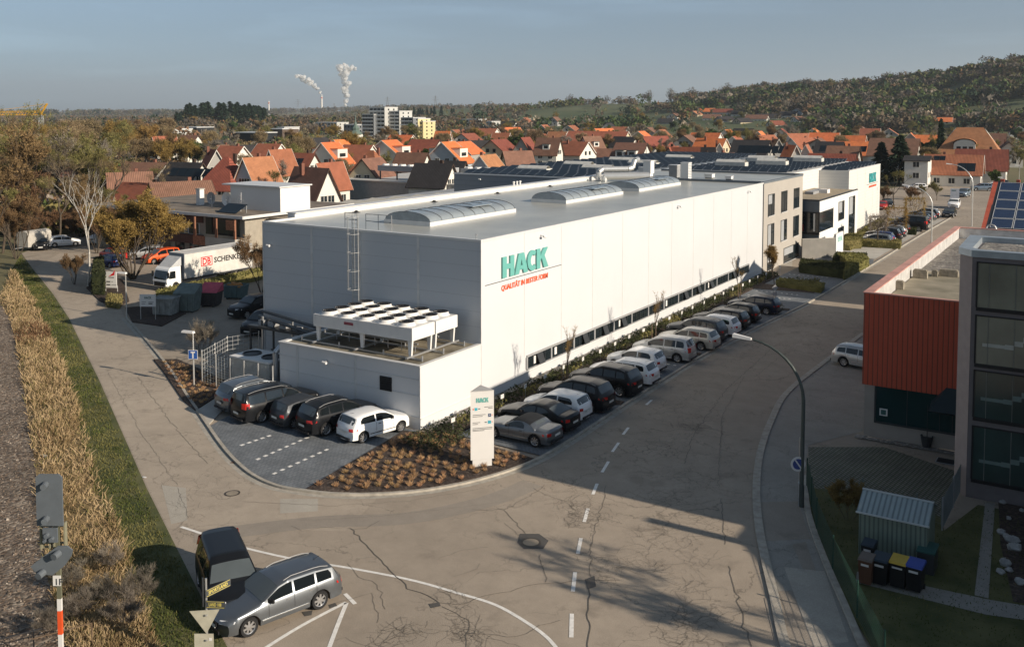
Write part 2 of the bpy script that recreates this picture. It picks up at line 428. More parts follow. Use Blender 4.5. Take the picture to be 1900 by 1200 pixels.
# kerb in front of the hall
kerbpx = [(232,590),(255,615),(277,640),(312,684),(345,735),(366,765),(385,793),(405,822),(430,852),(465,882),(510,903),(565,913),(630,919),(700,919),(770,914),(840,903),(900,889),(960,870),(1010,848),(1060,818),(1120,779),(1200,727),(1300,664),(1400,611),(1500,563),(1560,528),(1640,479),(1700,442),(1765,404)]
kerb = catmull([Vector((*G(*q), 0)) for q in kerbpx], 4)
mb = MB(); strip(mb, kerb, -0.02, 0.15, 0.004, 0.10); struct('kerb', mb, M_KERB)
mb = MB(); strip(mb, kerb, -0.34, -0.03, 0.008, 0.008); struct('gutter', mb, M_KERB)
# pavers: forecourt by the annex and the bays along the facade
court = [G(*q) for q in [(387,793),(405,819),(430,849),(465,879),(510,900),(566,910)]] + [G(748,800), G(783,803), (-31.8,41.0), (-42.4,41.0), (-43.4,40.3), (-43.0,38.6)]
mb = MB(); sheet(mb, court, .05)
baysE = [(k.x, k.y) for k in kerb if k.y > 41.2 and k.x > -27 and k.y < 118]
baysE = [(a-.10, b) for a, b in baysE]
mb2 = [(-29.6, 41.6)] + baysE + [(-23.6, 118), (-29.6, 118)]
sheet(mb, mb2, .052); struct('paved_parking', mb, M_PAVE)
# concrete ramp
mb = MB(); slab(mb, [G(366,762), G(386,790), G(452,722), G(437,716)], .0, .062); struct('ramp', mb, M_CONC)
mb = MB()
for q in ([(1548,515),(1600,480),(1700,430),(1740,408),(1700,405),(1560,470)],):
    sheet(mb, [(-29.4,118.5),(-23.5,118.5),(-23.3,150),(-22.8,168),(-30.5,168),(-30.5,120)], .05)
struct('plaza', mb, M_CONC)
# planting beds
beds = [[G(*q) for q in [(285,668),(303,690),(340,744),(362,762),(436,716),(380,690),(330,668)]],
        [G(*q) for q in [(568,909),(630,915),(700,915),(770,910),(840,899),(900,885),(960,866),(992,853),(905,828)]] + [(-29.8,41.4),(-31.4,41.2)] + [G(790,806), G(748,802)],
        [(-31.2,41.5),(-29.7,41.5),(-29.7,101),(-31.2,101)]]
bed_names = ['planting_bed']*3
for b, nm in zip(beds, bed_names):
    mb = MB(); slab(mb, b, 0, .085); struct(nm, mb, M_SOIL)
cross = []   # beds between the bays (Y centre, half)
for yc in (51.1, 64.6, 83.6):
    w = .65; ex = [p for p in kerb if abs(p.y-yc) < 3 and p.x > -27]
    xe = sum(p.x for p in ex)/max(1, len(ex)) - .25
    mb = MB(); slab(mb, [(-29.7,yc-w),(xe-.8,yc-w),(xe,yc),(xe-.1,yc+w),(-29.7,yc+w)], 0, .09); struct('planting_bed', mb, M_SOIL); cross.append((yc, xe))
mb = MB(); slab(mb, [(-29.7,92.2),(-24.0,93.0),(-24.0,94.2),(-29.7,95.4)], 0, .09); struct('planting_bed', mb, M_SOIL)
mb = MB(); strip(mb, [Vector((-31.25,41.3,0)), Vector((-31.25,101,0))], 0, .5, .06, .10); struct('gravel_strip', mb, M_PEB)
# dotted bay markings (white setts)
mb = MB()
def dots(a, b, n, s=.10):
    for i in range(n):
        t = (i+.5)/n; x = a[0]+(b[0]-a[0])*t; y = a[1]+(b[1]-a[1])*t
        d = Vector((b[0]-a[0], b[1]-a[1])); mb.obox((x, y), d, s*1.15, s*.8, .051, .0565)
for a, b in (((497,806),(446,828)),((553,786),(443,826)),((560,818),(475,855)),((600,833),(500,884)),((620,822),(497,884))):
    pass
for a, b, n in (((505,808),(443,829),5),((575,811),(472,856),8),((612,833),(502,883),8)):
    dots(G(*a), G(*b), n)
for yc in (43.75, 46.25, 48.75, 53.7, 56.2, 58.7, 61.2, 67.2, 69.7, 72.2, 74.7, 77.2, 79.7, 86.3, 88.8, 91.3, 97.5, 100, 102.5):
    dots((-29.3, yc), (-24.9, yc), 9, .085)
struct('bay_markings', mb, M_PAINT)
# painted lines on the road
mb = MB()
def line(px, w, n=6, z=.0085):
    pts = catmull([Vector((*G(*q), 0)) for q in px], n); strip(mb, pts, -w/2, w/2, z, z+.0005)
line([(336,977),(400,998),(450,1015),(560,1040),(640,1052),(760,1075),(850,1100),(920,1122),(980,1156),(1015,1182),(1035,1205)], .14)
line([(490,1203),(560,1160),(642,1117)], .15); line([(610,1203),(628,1155),(643,1118)], .15)
line([(640,1101),(659,1120)], .15, 1)
for a, b in (((1060,1182),(1061,1138)),((1063,1097),(1067,1061)),((1072,1027),(1078,998)),((1084,968),(1091,943)),((1100,917),(1108,897)),((1117,876),(1129,856)),((1136,838),(1148,821)),((1156,806),(1166,793)),((1199,751),(1209,742))):
    A = G(*a); B = G(*b); d = Vector((B[0]-A[0], B[1]-A[1])); c = ((A[0]+B[0])/2, (A[1]+B[1])/2)
    mb.obox(c, d, d.length/2, .075, .0085, .010)
struct('road_markings', mb, M_PAINT)
# road repairs
mb = MB()
for q, z in (([(1418,1110),(1440,1200),(1520,1205),(1470,1095),(1448,1096)],.012),([(1397,932),(1480,930),(1505,1000),(1418,1004)],.0121),([(1500,566),(1560,528),(1572,543),(1525,560)],.0122),([(1470,1010),(1498,1075),(1520,1075),(1495,1005)],.0123),([(1548,482),(1600,484),(1585,500),(1560,498)],.0124)):
    sheet(mb, [G(*p) for p in q], z)
strip(mb, catmull([Vector((*G(*q),0)) for q in [(360,990),(480,975),(600,962),(760,955),(900,925),(980,893)]], 5), -.9, .3, .0055, .0055)
struct('road_patch', mb, M_PATCHD)
mb = MB()
for q, z in (([(520,925),(590,925),(590,948),(520,952)],.0061),([(300,900),(345,905),(348,965),(318,972)],.0062),([(1455,1052),(1530,1060),(1575,1190),(1510,1200)],.013),([(1435,480),(1470,480),(1470,495),(1440,492)],.013)):
    sheet(mb, [G(*p) for p in q], z)
struct('road_patch', mb, M_PATCHL)
# cracks: dark filled seams laid as thin strips
ck_ = random.Random(21); mb = MB()
def crack(px, w=.028, jit=.045, step=.28, z=.0127, wpts=None):
    P_ = wpts or [Vector((*G(*q), 0)) for q in px]; out = [P_[0]]
    for a, b in zip(P_, P_[1:]):
        n = max(1, int((b-a).length/step))
        for i in range(1, n+1):
            q = a+(b-a)*i/n
            if i < n: q = q + Vector((ck_.gauss(0, jit), ck_.gauss(0, jit), 0))
            out.append(q)
    if len(out) > 1: strip(mb, out, -w*ck_.uniform(.25,.45), w*ck_.uniform(.25,.45), z, z+.0003)
    return out
def web(px, w, n, L=1.2, ww=.010):
    base = [Vector((*G(*q), 0)) for q in px]
    for _ in range(n):
        i = ck_.randrange(len(base)-1); f = ck_.random(); p_ = base[i]+(base[i+1]-base[i])*f + Vector((ck_.gauss(0,w), ck_.gauss(0,w), 0)); a = ck_.uniform(0,6.28); pts = [p_]
        for k in range(ck_.randint(3,7)): a += ck_.gauss(0,.9); pts.append(pts[-1]+Vector((math.cos(a), math.sin(a), 0))*L*.2*ck_.uniform(.6,1.4))
        crack(None, ww*ck_.uniform(.7,1.5), .0, 9, .0129, pts)
for q, w in (([(650,980),(690,1022),(735,1070),(755,1092),(795,1105),(815,1118)],.05),([(815,1118),(860,1120),(900,1105),(960,1092),(1000,1083),(1060,1078),(1150,1076)],.03),([(655,982),(680,980),(704,966)],.03),
  ([(876,945),(935,946),(975,990)],.035),([(935,946),(958,932),(985,920),(1010,900)],.02),([(935,970),(970,995)],.02),([(1003,1028),(1012,1080)],.03),([(1095,1080),(1092,1130),(1090,1215)],.05),([(1100,1000),(1094,1050),(1092,1085)],.03),([(1125,900),(1118,940),(1100,1000)],.02),
  ([(645,1045),(665,1070),(700,1085),(715,1130)],.02),([(620,1120),(690,1100),(700,1155)],.018),([(820,1125),(870,1150),(865,1200)],.025),([(870,1175),(960,1180),(1000,1160),(1040,1150)],.02),([(815,1035),(860,1020),(905,1015)],.018),([(840,1070),(885,1055),(890,1045)],.015),([(540,975),(560,985),(600,978),(650,980)],.015),([(1010,935),(1050,932),(1075,950)],.025),([(990,905),(1020,920),(1050,930),(1085,915)],.02),
  ([(1338,925),(1340,960),(1345,1010)],.03),([(1352,1050),(1375,1130),(1395,1200)],.035),([(1340,780),(1335,850),(1333,905)],.02),([(1380,700),(1340,770),(1338,830)],.02),([(1440,640),(1350,720),(1290,800),(1270,860)],.03),([(1500,620),(1400,700)],.02),([(1060,930),(1140,975),(1210,985)],.012),([(330,905),(350,960),(320,985)],.015),([(200,690),(260,800),(330,900)],.015),([(255,700),(330,800),(385,860)],.018),([(450,930),(600,938),(760,930),(900,905)],.02),([(560,965),(700,958),(860,940),(935,930)],.015)): crack(q, w)
web([(1245,905),(1240,960),(1250,1010),(1262,1080),(1270,1150),(1280,1210)], .28, 120); web([(1300,900),(1290,1000),(1310,1100),(1330,1210)], .22, 60); web([(1190,980),(1200,1030),(1195,1060)], .2, 40)
web([(1260,740),(1230,800),(1270,860),(1265,890)], .6, 90, 1.6); web([(1340,690),(1290,740),(1260,780)], .5, 60, 1.6); web([(1400,640),(1350,690)], .6, 60, 1.8); web([(1045,930),(1065,945),(1080,965)], .3, 46); web([(1140,1030),(1150,1060)], .2, 24); web([(885,1165),(870,1185)], .3, 40); web([(745,1185),(740,1165)], .35, 44); web([(830,1105),(850,1125)], .4, 26)
web([(1450,600),(1400,640)], .8, 50, 2.0); web([(320,960),(370,890),(420,930)], .8, 40, 1.4, .01)
struct('road_cracks', mb, mat('crack_tar', (0.11,0.098,0.082), .8))
mb = MB()
for q in ([(1085,1075),(1103,1068),(1106,1088),(1090,1093)],[(795,1120),(815,1117),(818,1124),(800,1128)],[(965,990),(1000,990),(1018,1003),(1008,1018),(972,1018),(960,1006)],[(610,1122),(622,1118),(626,1124),(612,1128)],[(560,1135),(580,1132),(578,1141),(566,1143)]): sheet(mb, [G(*p) for p in q], .0122)
struct('road_patch', mb, asphalt('asphalt_tar', (0.09,0.085,0.08), 0))
# right kerb and pavement
rk = catmull([Vector((*G(*q), 0)) for q in [(1475,1260),(1446,1195),(1428,1110),(1412,1040),(1400,975),(1396,905),(1404,840),(1425,780),(1455,728),(1520,675),(1598,618)]], 5)
mb = MB(); strip(mb, rk, -.35, 0, .012, .06); struct('kerb', mb, M_KERB)
pv = [(p.x, p.y) for p in rk]
mb = MB(); sheet(mb, pv + [G(1640,640), G(1600,800), G(1500,826), G(1492,880), G(1505,960), G(1560,1090), G(1610,1260)], .011); struct('pavement', mb, M_WALK)
mb = MB(); strip(mb, catmull([Vector((*G(*q), 0)) for q in [(1492,885),(1500,955),(1530,1040),(1565,1120),(1612,1230)]], 4), -.12, .12, .0, .12); struct('kerb', mb, M_KERB)
# yard of the red building
mb = MB(); sheet(mb, [G(1500,830), G(1640,830), G(1790,880), G(1770,905), G(1740,990), G(1500,900)], .03); struct('turf_pavers', mb, M_PAVEG)
mb = MB(); sheet(mb, [G(1500,905), G(1600,915), G(1745,960), G(1752,985)] + [(-4.6,46.4),(18,46.4),(18,24)] + [G(1640,1240), G(1567,1120), G(1503,960)], .036); struct('lawn', mb, M_GRASS)
mb = MB(); sheet(mb, [G(1590,1062), G(1840,1115), G(1960,1135), G(1960,1160), G(1830,1142), G(1588,1082)], .05); sheet(mb, [G(1828,935), G(1846,935), G(1834,1112), G(1808,1106)], .054); struct('garden_path', mb, M_WALK)
mb = MB(); sheet(mb, [(-11.3,52.6),(-6.1,52.6),(-6.1,53.2),(-11.3,53.2)], .05); struct('gravel_strip', mb, M_PEB)
# railway side
vm = [G(*q) for q in [(300,1290),(262,1150),(215,1000),(170,880),(140,760),(108,680),(80,610),(50,545),(20,505)]]
BLP = [G(*q) for q in [(150,1290),(120,1190),(85,1060),(70,900),(50,760),(38,680),(22,600),(0,560)]]
mb = MB(); sheet(mb, edgeL[:-1] + vm[::-1], .012); struct('verge', mb, M_GRASS)
mb = MB(); sheet(mb, vm + BLP[::-1], .013); struct('embankment', mb, M_GRASSD)
mb = MB(); sheet(mb, BLP + [(-140,50),(-60,-5),(-30,2)], .014); struct('ballast', mb, M_BALLAST)
def manhole(px, r, lab):
    p = at(*px); t = thing('manhole_cover', lab, 'manhole cover', (p.x, p.y, 0))
    m = MB(); m.lathe((0,0,.0135), [(r,0),(r,.004),(r*.78,.004)], 20); m.obj('rim', mat('iron', (0.07,0.06,0.05), .6, .3), t)
    m = MB(); m.lathe((0,0,.0135), [(r*.78,.002),(.001,.002)], 20); m.obj('lid', mat('lid_concrete', (0.26,0.22,0.17), .8), t)
manhole((431,915), .36, 'round manhole cover in the side road near the paved corner')
manhole((985,1006), .42, 'round manhole cover in cracked asphalt left of the dashed line')
manhole((1278,658), .3, 'small manhole cover in the shaded road below the far lamp arm')
p = at(440,858); t = MB().obox((p.x,p.y), (1,.3), .3, .16, .012, .02).obj('drain_grate', mat('iron2',(0.16,0.10,0.07),.7)); tag(t, 'rusty gully grate in the gutter beside the paved forecourt', 'drain grate')
# square repair plate around the second manhole
# ------------------------------------------------------------------ the white production hall
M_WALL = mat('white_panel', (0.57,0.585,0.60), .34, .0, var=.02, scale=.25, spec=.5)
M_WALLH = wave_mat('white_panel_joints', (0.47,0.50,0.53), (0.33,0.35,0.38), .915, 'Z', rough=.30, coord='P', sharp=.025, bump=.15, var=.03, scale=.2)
M_TRIM = mat('light_trim', (0.62,0.62,0.61), .4, .1, var=.04)
M_ROOF = mat('roof_membrane', (0.33,0.335,0.31), .30, .0, scale=.35, coord='P', col2=(0.45,0.445,0.40), detail=9, spec=.6)
M_ROOFL = mat('roof_sheet_light', (0.50,0.49,0.46), .5, scale=.3, var=.1, coord='P')
M_STEEL = mat('galvanised', (0.50,0.51,0.52), .35, .7, var=.08, scale=4)
M_STEELL = mat('steel_light', (0.62,0.62,0.60), .3, .6, var=.05)
M_DARKST = mat('dark_steel', (0.05,0.055,0.06), .45, .4)
M_FRAME = mat('window_frame_grey', (0.28,0.285,0.29), .5)
M_GLASS = glass('window_glass')
M_BLIND = mat('blind_grey', (0.30,0.31,0.32), .6, var=.08)
M_GREY = mat('office_render', (0.36,0.335,0.30), .8, var=.05, scale=.5, coord='P')
M_WHITER = mat('white_render', (0.66,0.65,0.63), .7, var=.03, scale=.4, coord='P')
M_TEAL = mat('teal_letter', (0.13,0.38,0.34), .45, var=.04)
M_TEALD = mat('teal_side', (0.03,0.10,0.09), .6)
M_ORG = mat('orange_letter', (0.72,0.11,0.04), .5)
M_BLACK = mat('black_plastic', (0.012,0.012,0.014), .5)
M_POLY = mat('skylight_sheet', (0.23,0.26,0.28), .2, .0, var=.06, scale=2, spec=.8)
XF = -31.78
hall = thing('production_hall', 'long white panel-clad factory hall with barrel skylights and teal lettering', 'factory hall', (-41, 74, 0))
def loc(o, par):   # keep world coordinates of a child made in world space
    o.parent = par; o.matrix_parent_inverse = Matrix.Translation(-par.location) if par.rotation_euler.z == 0 else par.matrix_basis.inverted(); return o
def part(mb, name, mats, par, smooth=False, sharp=None, label=None):
    o = mb.obj(name, mats, None, smooth, sharp); o.parent = par
    m = Matrix.Identity(4); p = par
    chain = []
    while p: chain.append(p); p = p.parent
    for q in reversed(chain): m = m @ q.matrix_parent_inverse @ q.matrix_basis
    o.matrix_parent_inverse = m.inverted()
    if label: o['label'] = label
    return o
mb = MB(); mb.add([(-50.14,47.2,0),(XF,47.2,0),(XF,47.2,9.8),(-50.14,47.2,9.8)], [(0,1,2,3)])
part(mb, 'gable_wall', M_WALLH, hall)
mb = MB(); mb.box(-50.12, XF, 47.22, 101.6, 0, 9.72); part(mb, 'wall', M_WALL, hall)
mb = MB(); mb.box(-50.0, XF-.16, 47.4, 101.6, 9.5, 9.735); part(mb, 'roof', M_ROOF, hall)
mb = MB()
mb.box(-50.16, XF+.02, 47.15, 47.42, 9.722, 9.86); mb.box(XF-.16, XF+.03, 47.421, 101.6, 9.722, 9.86)
mb.box(-50.75, -50.05, 50.2, 101.6, 9.5, 10.12); mb.box(-50.9, -49.95, 50.2, 101.6, 10.121, 10.18)
mb.box(-50.14, -49.9, 47.421, 50.19, 9.722, 9.86)
part(mb, 'parapet', M_TRIM, hall)
mb = MB(); mb.box(-50.9,-50.2,50.2,101.6,6.5,9.49); part(mb, 'eaves_gutter', M_WALL, hall)
mb = MB()
for y in (52.16,57.04,61.7,66.7,71.6,76.4,81.4,86.5,91.5,96.4): mb.box(XF, XF+.012, y*1.0-.025+0, y+.025, 1.7 if 52<y<97 else 0, 9.7)
for x in (-45.53,-41.3,-36.51): mb.box(x-.09, x+.09, 47.17, 47.2, 0, 9.7)
mb.box(XF-.02,XF+.02,47.15,47.19,0,9.7); mb.box(-50.16,-50.08,47.15,47.19,0,9.7)
part(mb, 'panel_joints', mat('joint_strip', (0.55,0.55,0.54), .45), hall)
mb = MB(); mb.box(XF, XF+.05, 41.2, 101.6, .62, .66); part(mb, 'plinth_flashing', M_TRIM, hall)
# long window band
wb = MB(); wb.box(XF, XF+.09, 52.4, 97.0, .78, .86); wb.box(XF, XF+.09, 52.4, 97.0, 1.62, 1.74)
n = 14; pitch = (97.0-52.4)/n
for i in range(n+1):
    y = 52.4 + i*pitch; wb.box(XF, XF+.08, y-.09, y+.09, .861, 1.619)
part(wb, 'window_frame', M_FRAME, hall)
for i in range(n):
    y0 = 52.4 + i*pitch
    g = MB(); g.box(XF-.005, XF+.02, y0+.09, y0+pitch-.09, .861, 1.619); pane = part(g, 'window', M_GLASS, hall)
    fr = MB()
    for k in range(1, 4):
        yy = y0 + .09 + (pitch-.18)*k/4; fr.box(XF+.021, XF+.055, yy-.03, yy+.03, .861, 1.619)
    part(fr, 'mullion', M_DARKST, pane)
    if i % 2 == 0 or i in (3, 9):   # tilted-open sash with a paper inside
        yy = y0 + pitch*.5; s = MB()
        s.add([(XF+.06,yy-.36,1.6),(XF+.06,yy+.36,1.6),(XF+.30,yy+.36,.93),(XF+.30,yy-.36,.93),(XF+.09,yy-.36,1.61),(XF+.09,yy+.36,1.61),(XF+.33,yy+.36,.94),(XF+.33,yy-.36,.94)],
              [(0,1,2,3),(7,6,5,4),(0,4,5,1),(1,5,6,2),(2,6,7,3),(3,7,4,0)])
        part(s, 'open_sash', M_DARKST, pane)
    if i in (0, 1, 4, 7, 10):
        s = MB(); yy = y0 + pitch*(.2 if i % 2 else .32); s.box(XF+.0205, XF+.026, yy-.15, yy+.15, 1.0, 1.5); part(s, 'paper', M_WHITER, pane)
# skylights
def skylight(x0, x1, y0, y1, h=.62):
    k = MB(); z = 9.74; k.box(x0, x1, y0, y1, z, z+.28)
    cb = part(k, 'skylight_kerb', M_TRIM, hall)
    s = MB(); N_ = 10; cx = (x0+x1)/2; hw = (x1-x0)/2-.06
    arc = [(cx+hw*math.cos(math.pi-math.pi*i/N_), z+.28+h*math.sin(math.pi*i/N_)) for i in range(N_+1)]
    nv = len(arc)
    vs = [(a, y0+.1, b) for a, b in arc] + [(a, y1-.1, b) for a, b in arc]
    fs = [(i, i+1, nv+i+1, nv+i) for i in range(nv-1)]
    s.add(vs, fs); part(s, 'skylight_vault', M_POLY, cb, smooth=True)
    e = MB()
    for yy, o in ((y0+.1, -1), (y1-.1, 1)):
        e.add([(a, yy-.02*o*-1, b) for a, b in arc], [tuple(range(nv)) if o < 0 else tuple(range(nv))[::-1]])
    part(e, 'skylight_end', mat('skylight_end', (0.30,0.33,0.35), .35, .3), cb)
    r = MB(); ny = max(3, int((y1-y0)/1.35))
    for j in range(ny+1):
        yy = y0+.1 + (y1-y0-.2)*j/ny
        for i in range(N_):
            a, b = arc[i], arc[i+1]; r.tube((a[0], yy, a[1]+.012), (b[0], yy, b[1]+.012), .03, n=4, cap=False)
    part(r, 'skylight_rib', M_DARKST if False else mat('rib_alu', (0.18,0.19,0.20), .4, .5), cb)
    f = MB(); yy = (y0+y1)/2 + 1.5
    f.obox((cx+hw*.45, yy), (0,1), 1.3, .7, z+.28+h*.86, z+.28+h*.95); part(f, 'smoke_flap', M_POLY, cb)
skylight(-42.9,-38.9,51.6,62.6); skylight(-42.3,-38.85,70.5,81.6); skylight(-42.6,-38.8,85.0,95.6)
# ladder with cage and guard rail
lad = thing('roof_ladder', 'galvanised cage ladder fixed to the shaded gable wall', 'ladder', (-41.5, 47.0, 4.4))
m = MB()
for x in (-41.75, -41.25): m.tube((x,47.0,4.0), (x,47.0,10.9), .03, n=5)
part(m, 'rail', M_STEELL, lad)
m = MB()
for i in range(24): m.tube((-41.75,47.0,4.2+.275*i), (-41.25,47.0,4.2+.275*i), .018, n=4)
part(m, 'rung', M_STEELL, lad)
m = MB()
for z in (6.0,7.2,8.4,9.6,10.7):
    pts = [(-41.85+.35*0, 47.0, z)] + [(-41.5+.38*math.cos(t), 46.95-.62*math.sin(t), z) for t in [math.pi - math.pi*i/8 for i in range(9)]]
    m.path(pts[1:], .022, 4)
for t in (.2, .5, .8): a = math.pi*t; m.tube((-41.5+.38*math.cos(a), 46.95-.62*math.sin(a), 6.0), (-41.5+.38*math.cos(a), 46.95-.62*math.sin(a), 10.7), .015, n=4)
part(m, 'safety_cage', M_STEELL, lad)
rl = thing('roof_railing', 'dark grey guard rail at the roof edge beside the ladder', 'railing', (-41, 47.5, 9.86))
m = MB()
for x0, x1 in ((-42.9,-41.85),(-41.1,-38.95)):
    for z in (10.85, 10.4): m.tube((x0,47.6,z),(x1,47.6,z), .025, n=5)
part(m, 'rail', M_FRAME, rl)
for x in (-42.9,-41.85,-41.1,-40.05,-38.95):
    m = MB(); m.tube((x,47.6,9.86),(x,47.6,10.85),.025,n=5); part(m, 'post', M_FRAME, rl)
# lettering
def lettering(name, s, size, mats, matrix, par, extrude=.02, shear=0.0, bold=0.0, width=None):
    cu = bpy.data.curves.new(name, 'FONT'); cu.body = s; cu.size = size; cu.extrude = extrude; cu.shear = shear; cu.offset = bold; cu.resolution_u = 2
    o = bpy.data.objects.new(name, cu); COL.objects.link(o)
    bpy.context.view_layer.update()
    me = bpy.data.meshes.new_from_object(o.evaluated_get(bpy.context.evaluated_depsgraph_get()))
    bpy.data.objects.remove(o); bpy.data.curves.remove(cu)
    if width:
        xs = [v.co.x for v in me.vertices]; k = width/(max(xs)-min(xs)); x0 = min(xs)
        for v in me.vertices: v.co.x = (v.co.x-x0)*k
    me.transform(matrix); me.materials.clear(); me.materials.append(mats); me.name = name
    q = bpy.data.objects.new(name, me); COL.objects.link(q)
    if par is not None:
        q.parent = par; m_ = Matrix.Identity(4); p = par; ch = []
        while p: ch.append(p); p = p.parent
        for w in reversed(ch): m_ = m_ @ w.matrix_parent_inverse @ w.matrix_basis
        q.matrix_parent_inverse = m_.inverted()
    return q
def face_x(x, y, z):   # text on a wall looking towards +X, reading along +Y
    return Matrix(((0,0,1,x),(1,0,0,y),(0,1,0,z),(0,0,0,1)))
def face_my(x, y, z):  # text on a wall looking towards -Y, reading along +X
    return Matrix(((1,0,0,x),(0,0,-1,y),(0,1,0,z),(0,0,0,1)))
def hack(par, mtx, w, h, d, mats=(None, None)):
    "four heavy upright letters drawn as polygons, width w, height h, thickness d"
    L = {'H': [[(0,0),(.30,0),(.30,.40),(.56,.40),(.56,0),(.86,0),(.86,1),(.56,1),(.56,.64),(.30,.64),(.30,1),(0,1)]],
         'A': [[(.80,0),(1.12,0),(1.19,.22),(1.40,.22),(1.40,.42),(1.24,.42),(1.33,.74),(1.40,.50),(1.40,.22),(1.47,.22),(1.54,0),(1.86,0),(1.52,1),(1.14,1)]],
         'K': [[(2.60,0),(2.90,0),(2.90,.38),(3.00,.52),(3.20,0),(3.56,0),(3.24,.62),(3.52,1),(3.18,1),(2.90,.64),(2.90,1),(2.60,1)]]}
    A_ = [[(.90,0),(1.22,0),(1.28,.20),(1.53,.20),(1.53,.40),(1.33,.40),(1.405,.72),(1.40,1),(1.20,1)],[(1.53,.20),(1.59,0),(1.91,0),(1.61,1),(1.40,1),(1.405,.72),(1.48,.40),(1.53,.40)]]
    cx, cy = 2.28, .5; out = []
    for i in range(13):
        a = math.radians(52 + 256*i/12); out.append((cx+.42*math.cos(a), cy+.52*math.sin(a)))
    inn = []
    for i in range(13):
        a = math.radians(50 + 260*(12-i)/12); inn.append((cx+.04+.20*math.cos(a), cy+.28*math.sin(a)))
    polys = [('H', L['H']), ('A', A_), ('C', [out+inn]), ('K', L['K'])]
    kx = w/3.56
    for nm, ps in polys:
        for off, mt, dd in ((0, mats[0], d),):
            m = MB()
            for p in ps: slab(m, [(x*kx, y*h) for x, y in p], 0.012, dd)
            o = m.obj('letter', mt); o.data.transform(mtx)
            o.parent = par; m_ = Matrix.Identity(4); p_ = par; ch = []
            while p_: ch.append(p_); p_ = p_.parent
            for w_ in reversed(ch): m_ = m_ @ w_.matrix_parent_inverse @ w_.matrix_basis
            o.matrix_parent_inverse = m_.inverted()
sg = thing('wall_lettering', 'large teal HACK letters over a thin line and orange slogan on the bright long wall', 'sign', (XF, 52, 6.4))
hack(sg, face_x(XF, 49.4, 7.22), 5.65, 1.30, .12, (M_TEAL, M_TEALD))
m = MB(); m.box(XF, XF+.03, 47.6, 57.0, 7.02, 7.055); part(m, 'underline', M_DARKST, sg)
lettering('lettering', 'QUALITÄT IN BESTER FORM', .46, M_ORG, face_x(XF+.02, 49.4, 6.44), sg, .015, .12, .012, 5.75)
# wall lamps / cameras
def camera_box(p, lab, d=(1,0)):
    t = thing('security_camera', lab, 'security camera', p)
    m = MB(); m.box(-.04,.04,-.04,.04,-.05,.05); m.tube((0,0,0),(d[0]*.3,d[1]*.3,-.02),.025,n=6); m.obj('bracket', M_STEEL, t)
    m = MB(); q = Vector((d[0]*.3,d[1]*.3,-.04)); m.tube(q-Vector((0,.12,0)) if d[0] else q-Vector((.12,0,0)), q+Vector((0,.18,-.03)) if d[0] else q+Vector((.18,0,-.03)), .07,.08,n=8); m.obj('housing', M_WHITER, t)
camera_box((XF, 54.2, 9.35), 'small camera bracket high on the bright wall above the teal letters')
camera_box((XF, 76.4+1.2, 9.35), 'small camera bracket under the roof edge midway along the bright wall')
camera_box((XF, 96.4, 9.3), 'small camera bracket at the far end of the bright wall')
camera_box((-49.4, 47.2, 8.3), 'white dome camera near the left edge of the shaded gable', (0,-1))
camera_box((-38.6, 41.2, 2.95), 'white camera on the shaded annex wall left of the dark vent', (0,-1))
# roof bits
for x, y, lab in ((-49.3,56,'nearest'),(-49.3,66,'second'),(-49.3,76,'third'),(-49.3,86,'fourth')):
    t = thing('roof_drain', 'small dark roof drain by the left parapet, %s of its row' % lab, 'roof drain', (x, y, 9.74)); m = MB(); m.lathe((0,0,0), [(.16,0),(.16,.1),(.05,.16),(.001,.16)], 10); m.obj('strainer', M_BLACK, t)
    m = MB(); m.box(-.25,.25,-.2,.2,0,.03); m.obj('flange', M_DARKST, t)
t = thing('anchor_post', 'small metal anchor post on the roof corner above the letters', 'anchor post', (-32.6, 47.9, 9.74)); m = MB(); m.tube((0,0,0),(0,0,.3),.04,n=6); m.obj('post', M_STEEL, t); m = MB(); m.lathe((0,0,.3),[(.08,0),(.08,.04),(.001,.06)],8); m.obj('cap', M_STEEL, t)
t = thing('roof_fitting', 'cluster of small white vents on the parapet of the big roof', 'roof vent', (-50.3, 80.5, 10.18))
for i in range(3):
    m = MB(); m.tube((0,i*.6,0),(0,i*.6,.28),.09,n=8); m.lathe((0,i*.6,.28),[(.14,0),(.12,.1),(.001,.12)],8); m.obj('vent_cap', M_WHITER, t)
# ---- rooftop plant at the far end
pl = thing('rooftop_duct', 'shiny bent ventilation duct on the roof behind the skylights', 'duct', (-48, 98, 9.74))
m = MB(); m.path([(-49.0,96.5,9.8),(-49.0,96.5,10.7),(-48.8,97.0,11.0),(-46.6,99.0,11.0),(-46.3,99.6,11.1),(-46.3,100.2,11.9),(-46.3,101.0,12.0)], .32, 10); part(m, 'pipe', M_STEELL, pl, smooth=True, sharp=60)
m = MB(); m.path([(-48.0,95.8,9.8),(-48.0,95.8,10.3),(-43.8,98.6,10.35)], .42, 10); part(m, 'pipe', M_STEELL, pl, smooth=True, sharp=60)
m = MB(); m.box(-45.1,-44.2,99.9,100.9,10.5,11.9); m.box(-45.0,-44.9,100,100.8,9.74,10.499); m.box(-44.4,-44.3,100,100.8,9.74,10.499); m.box(-45.2,-44.1,99.8,101.0,11.9,11.97); part(m, 'fan_box', M_WHITER, pl)
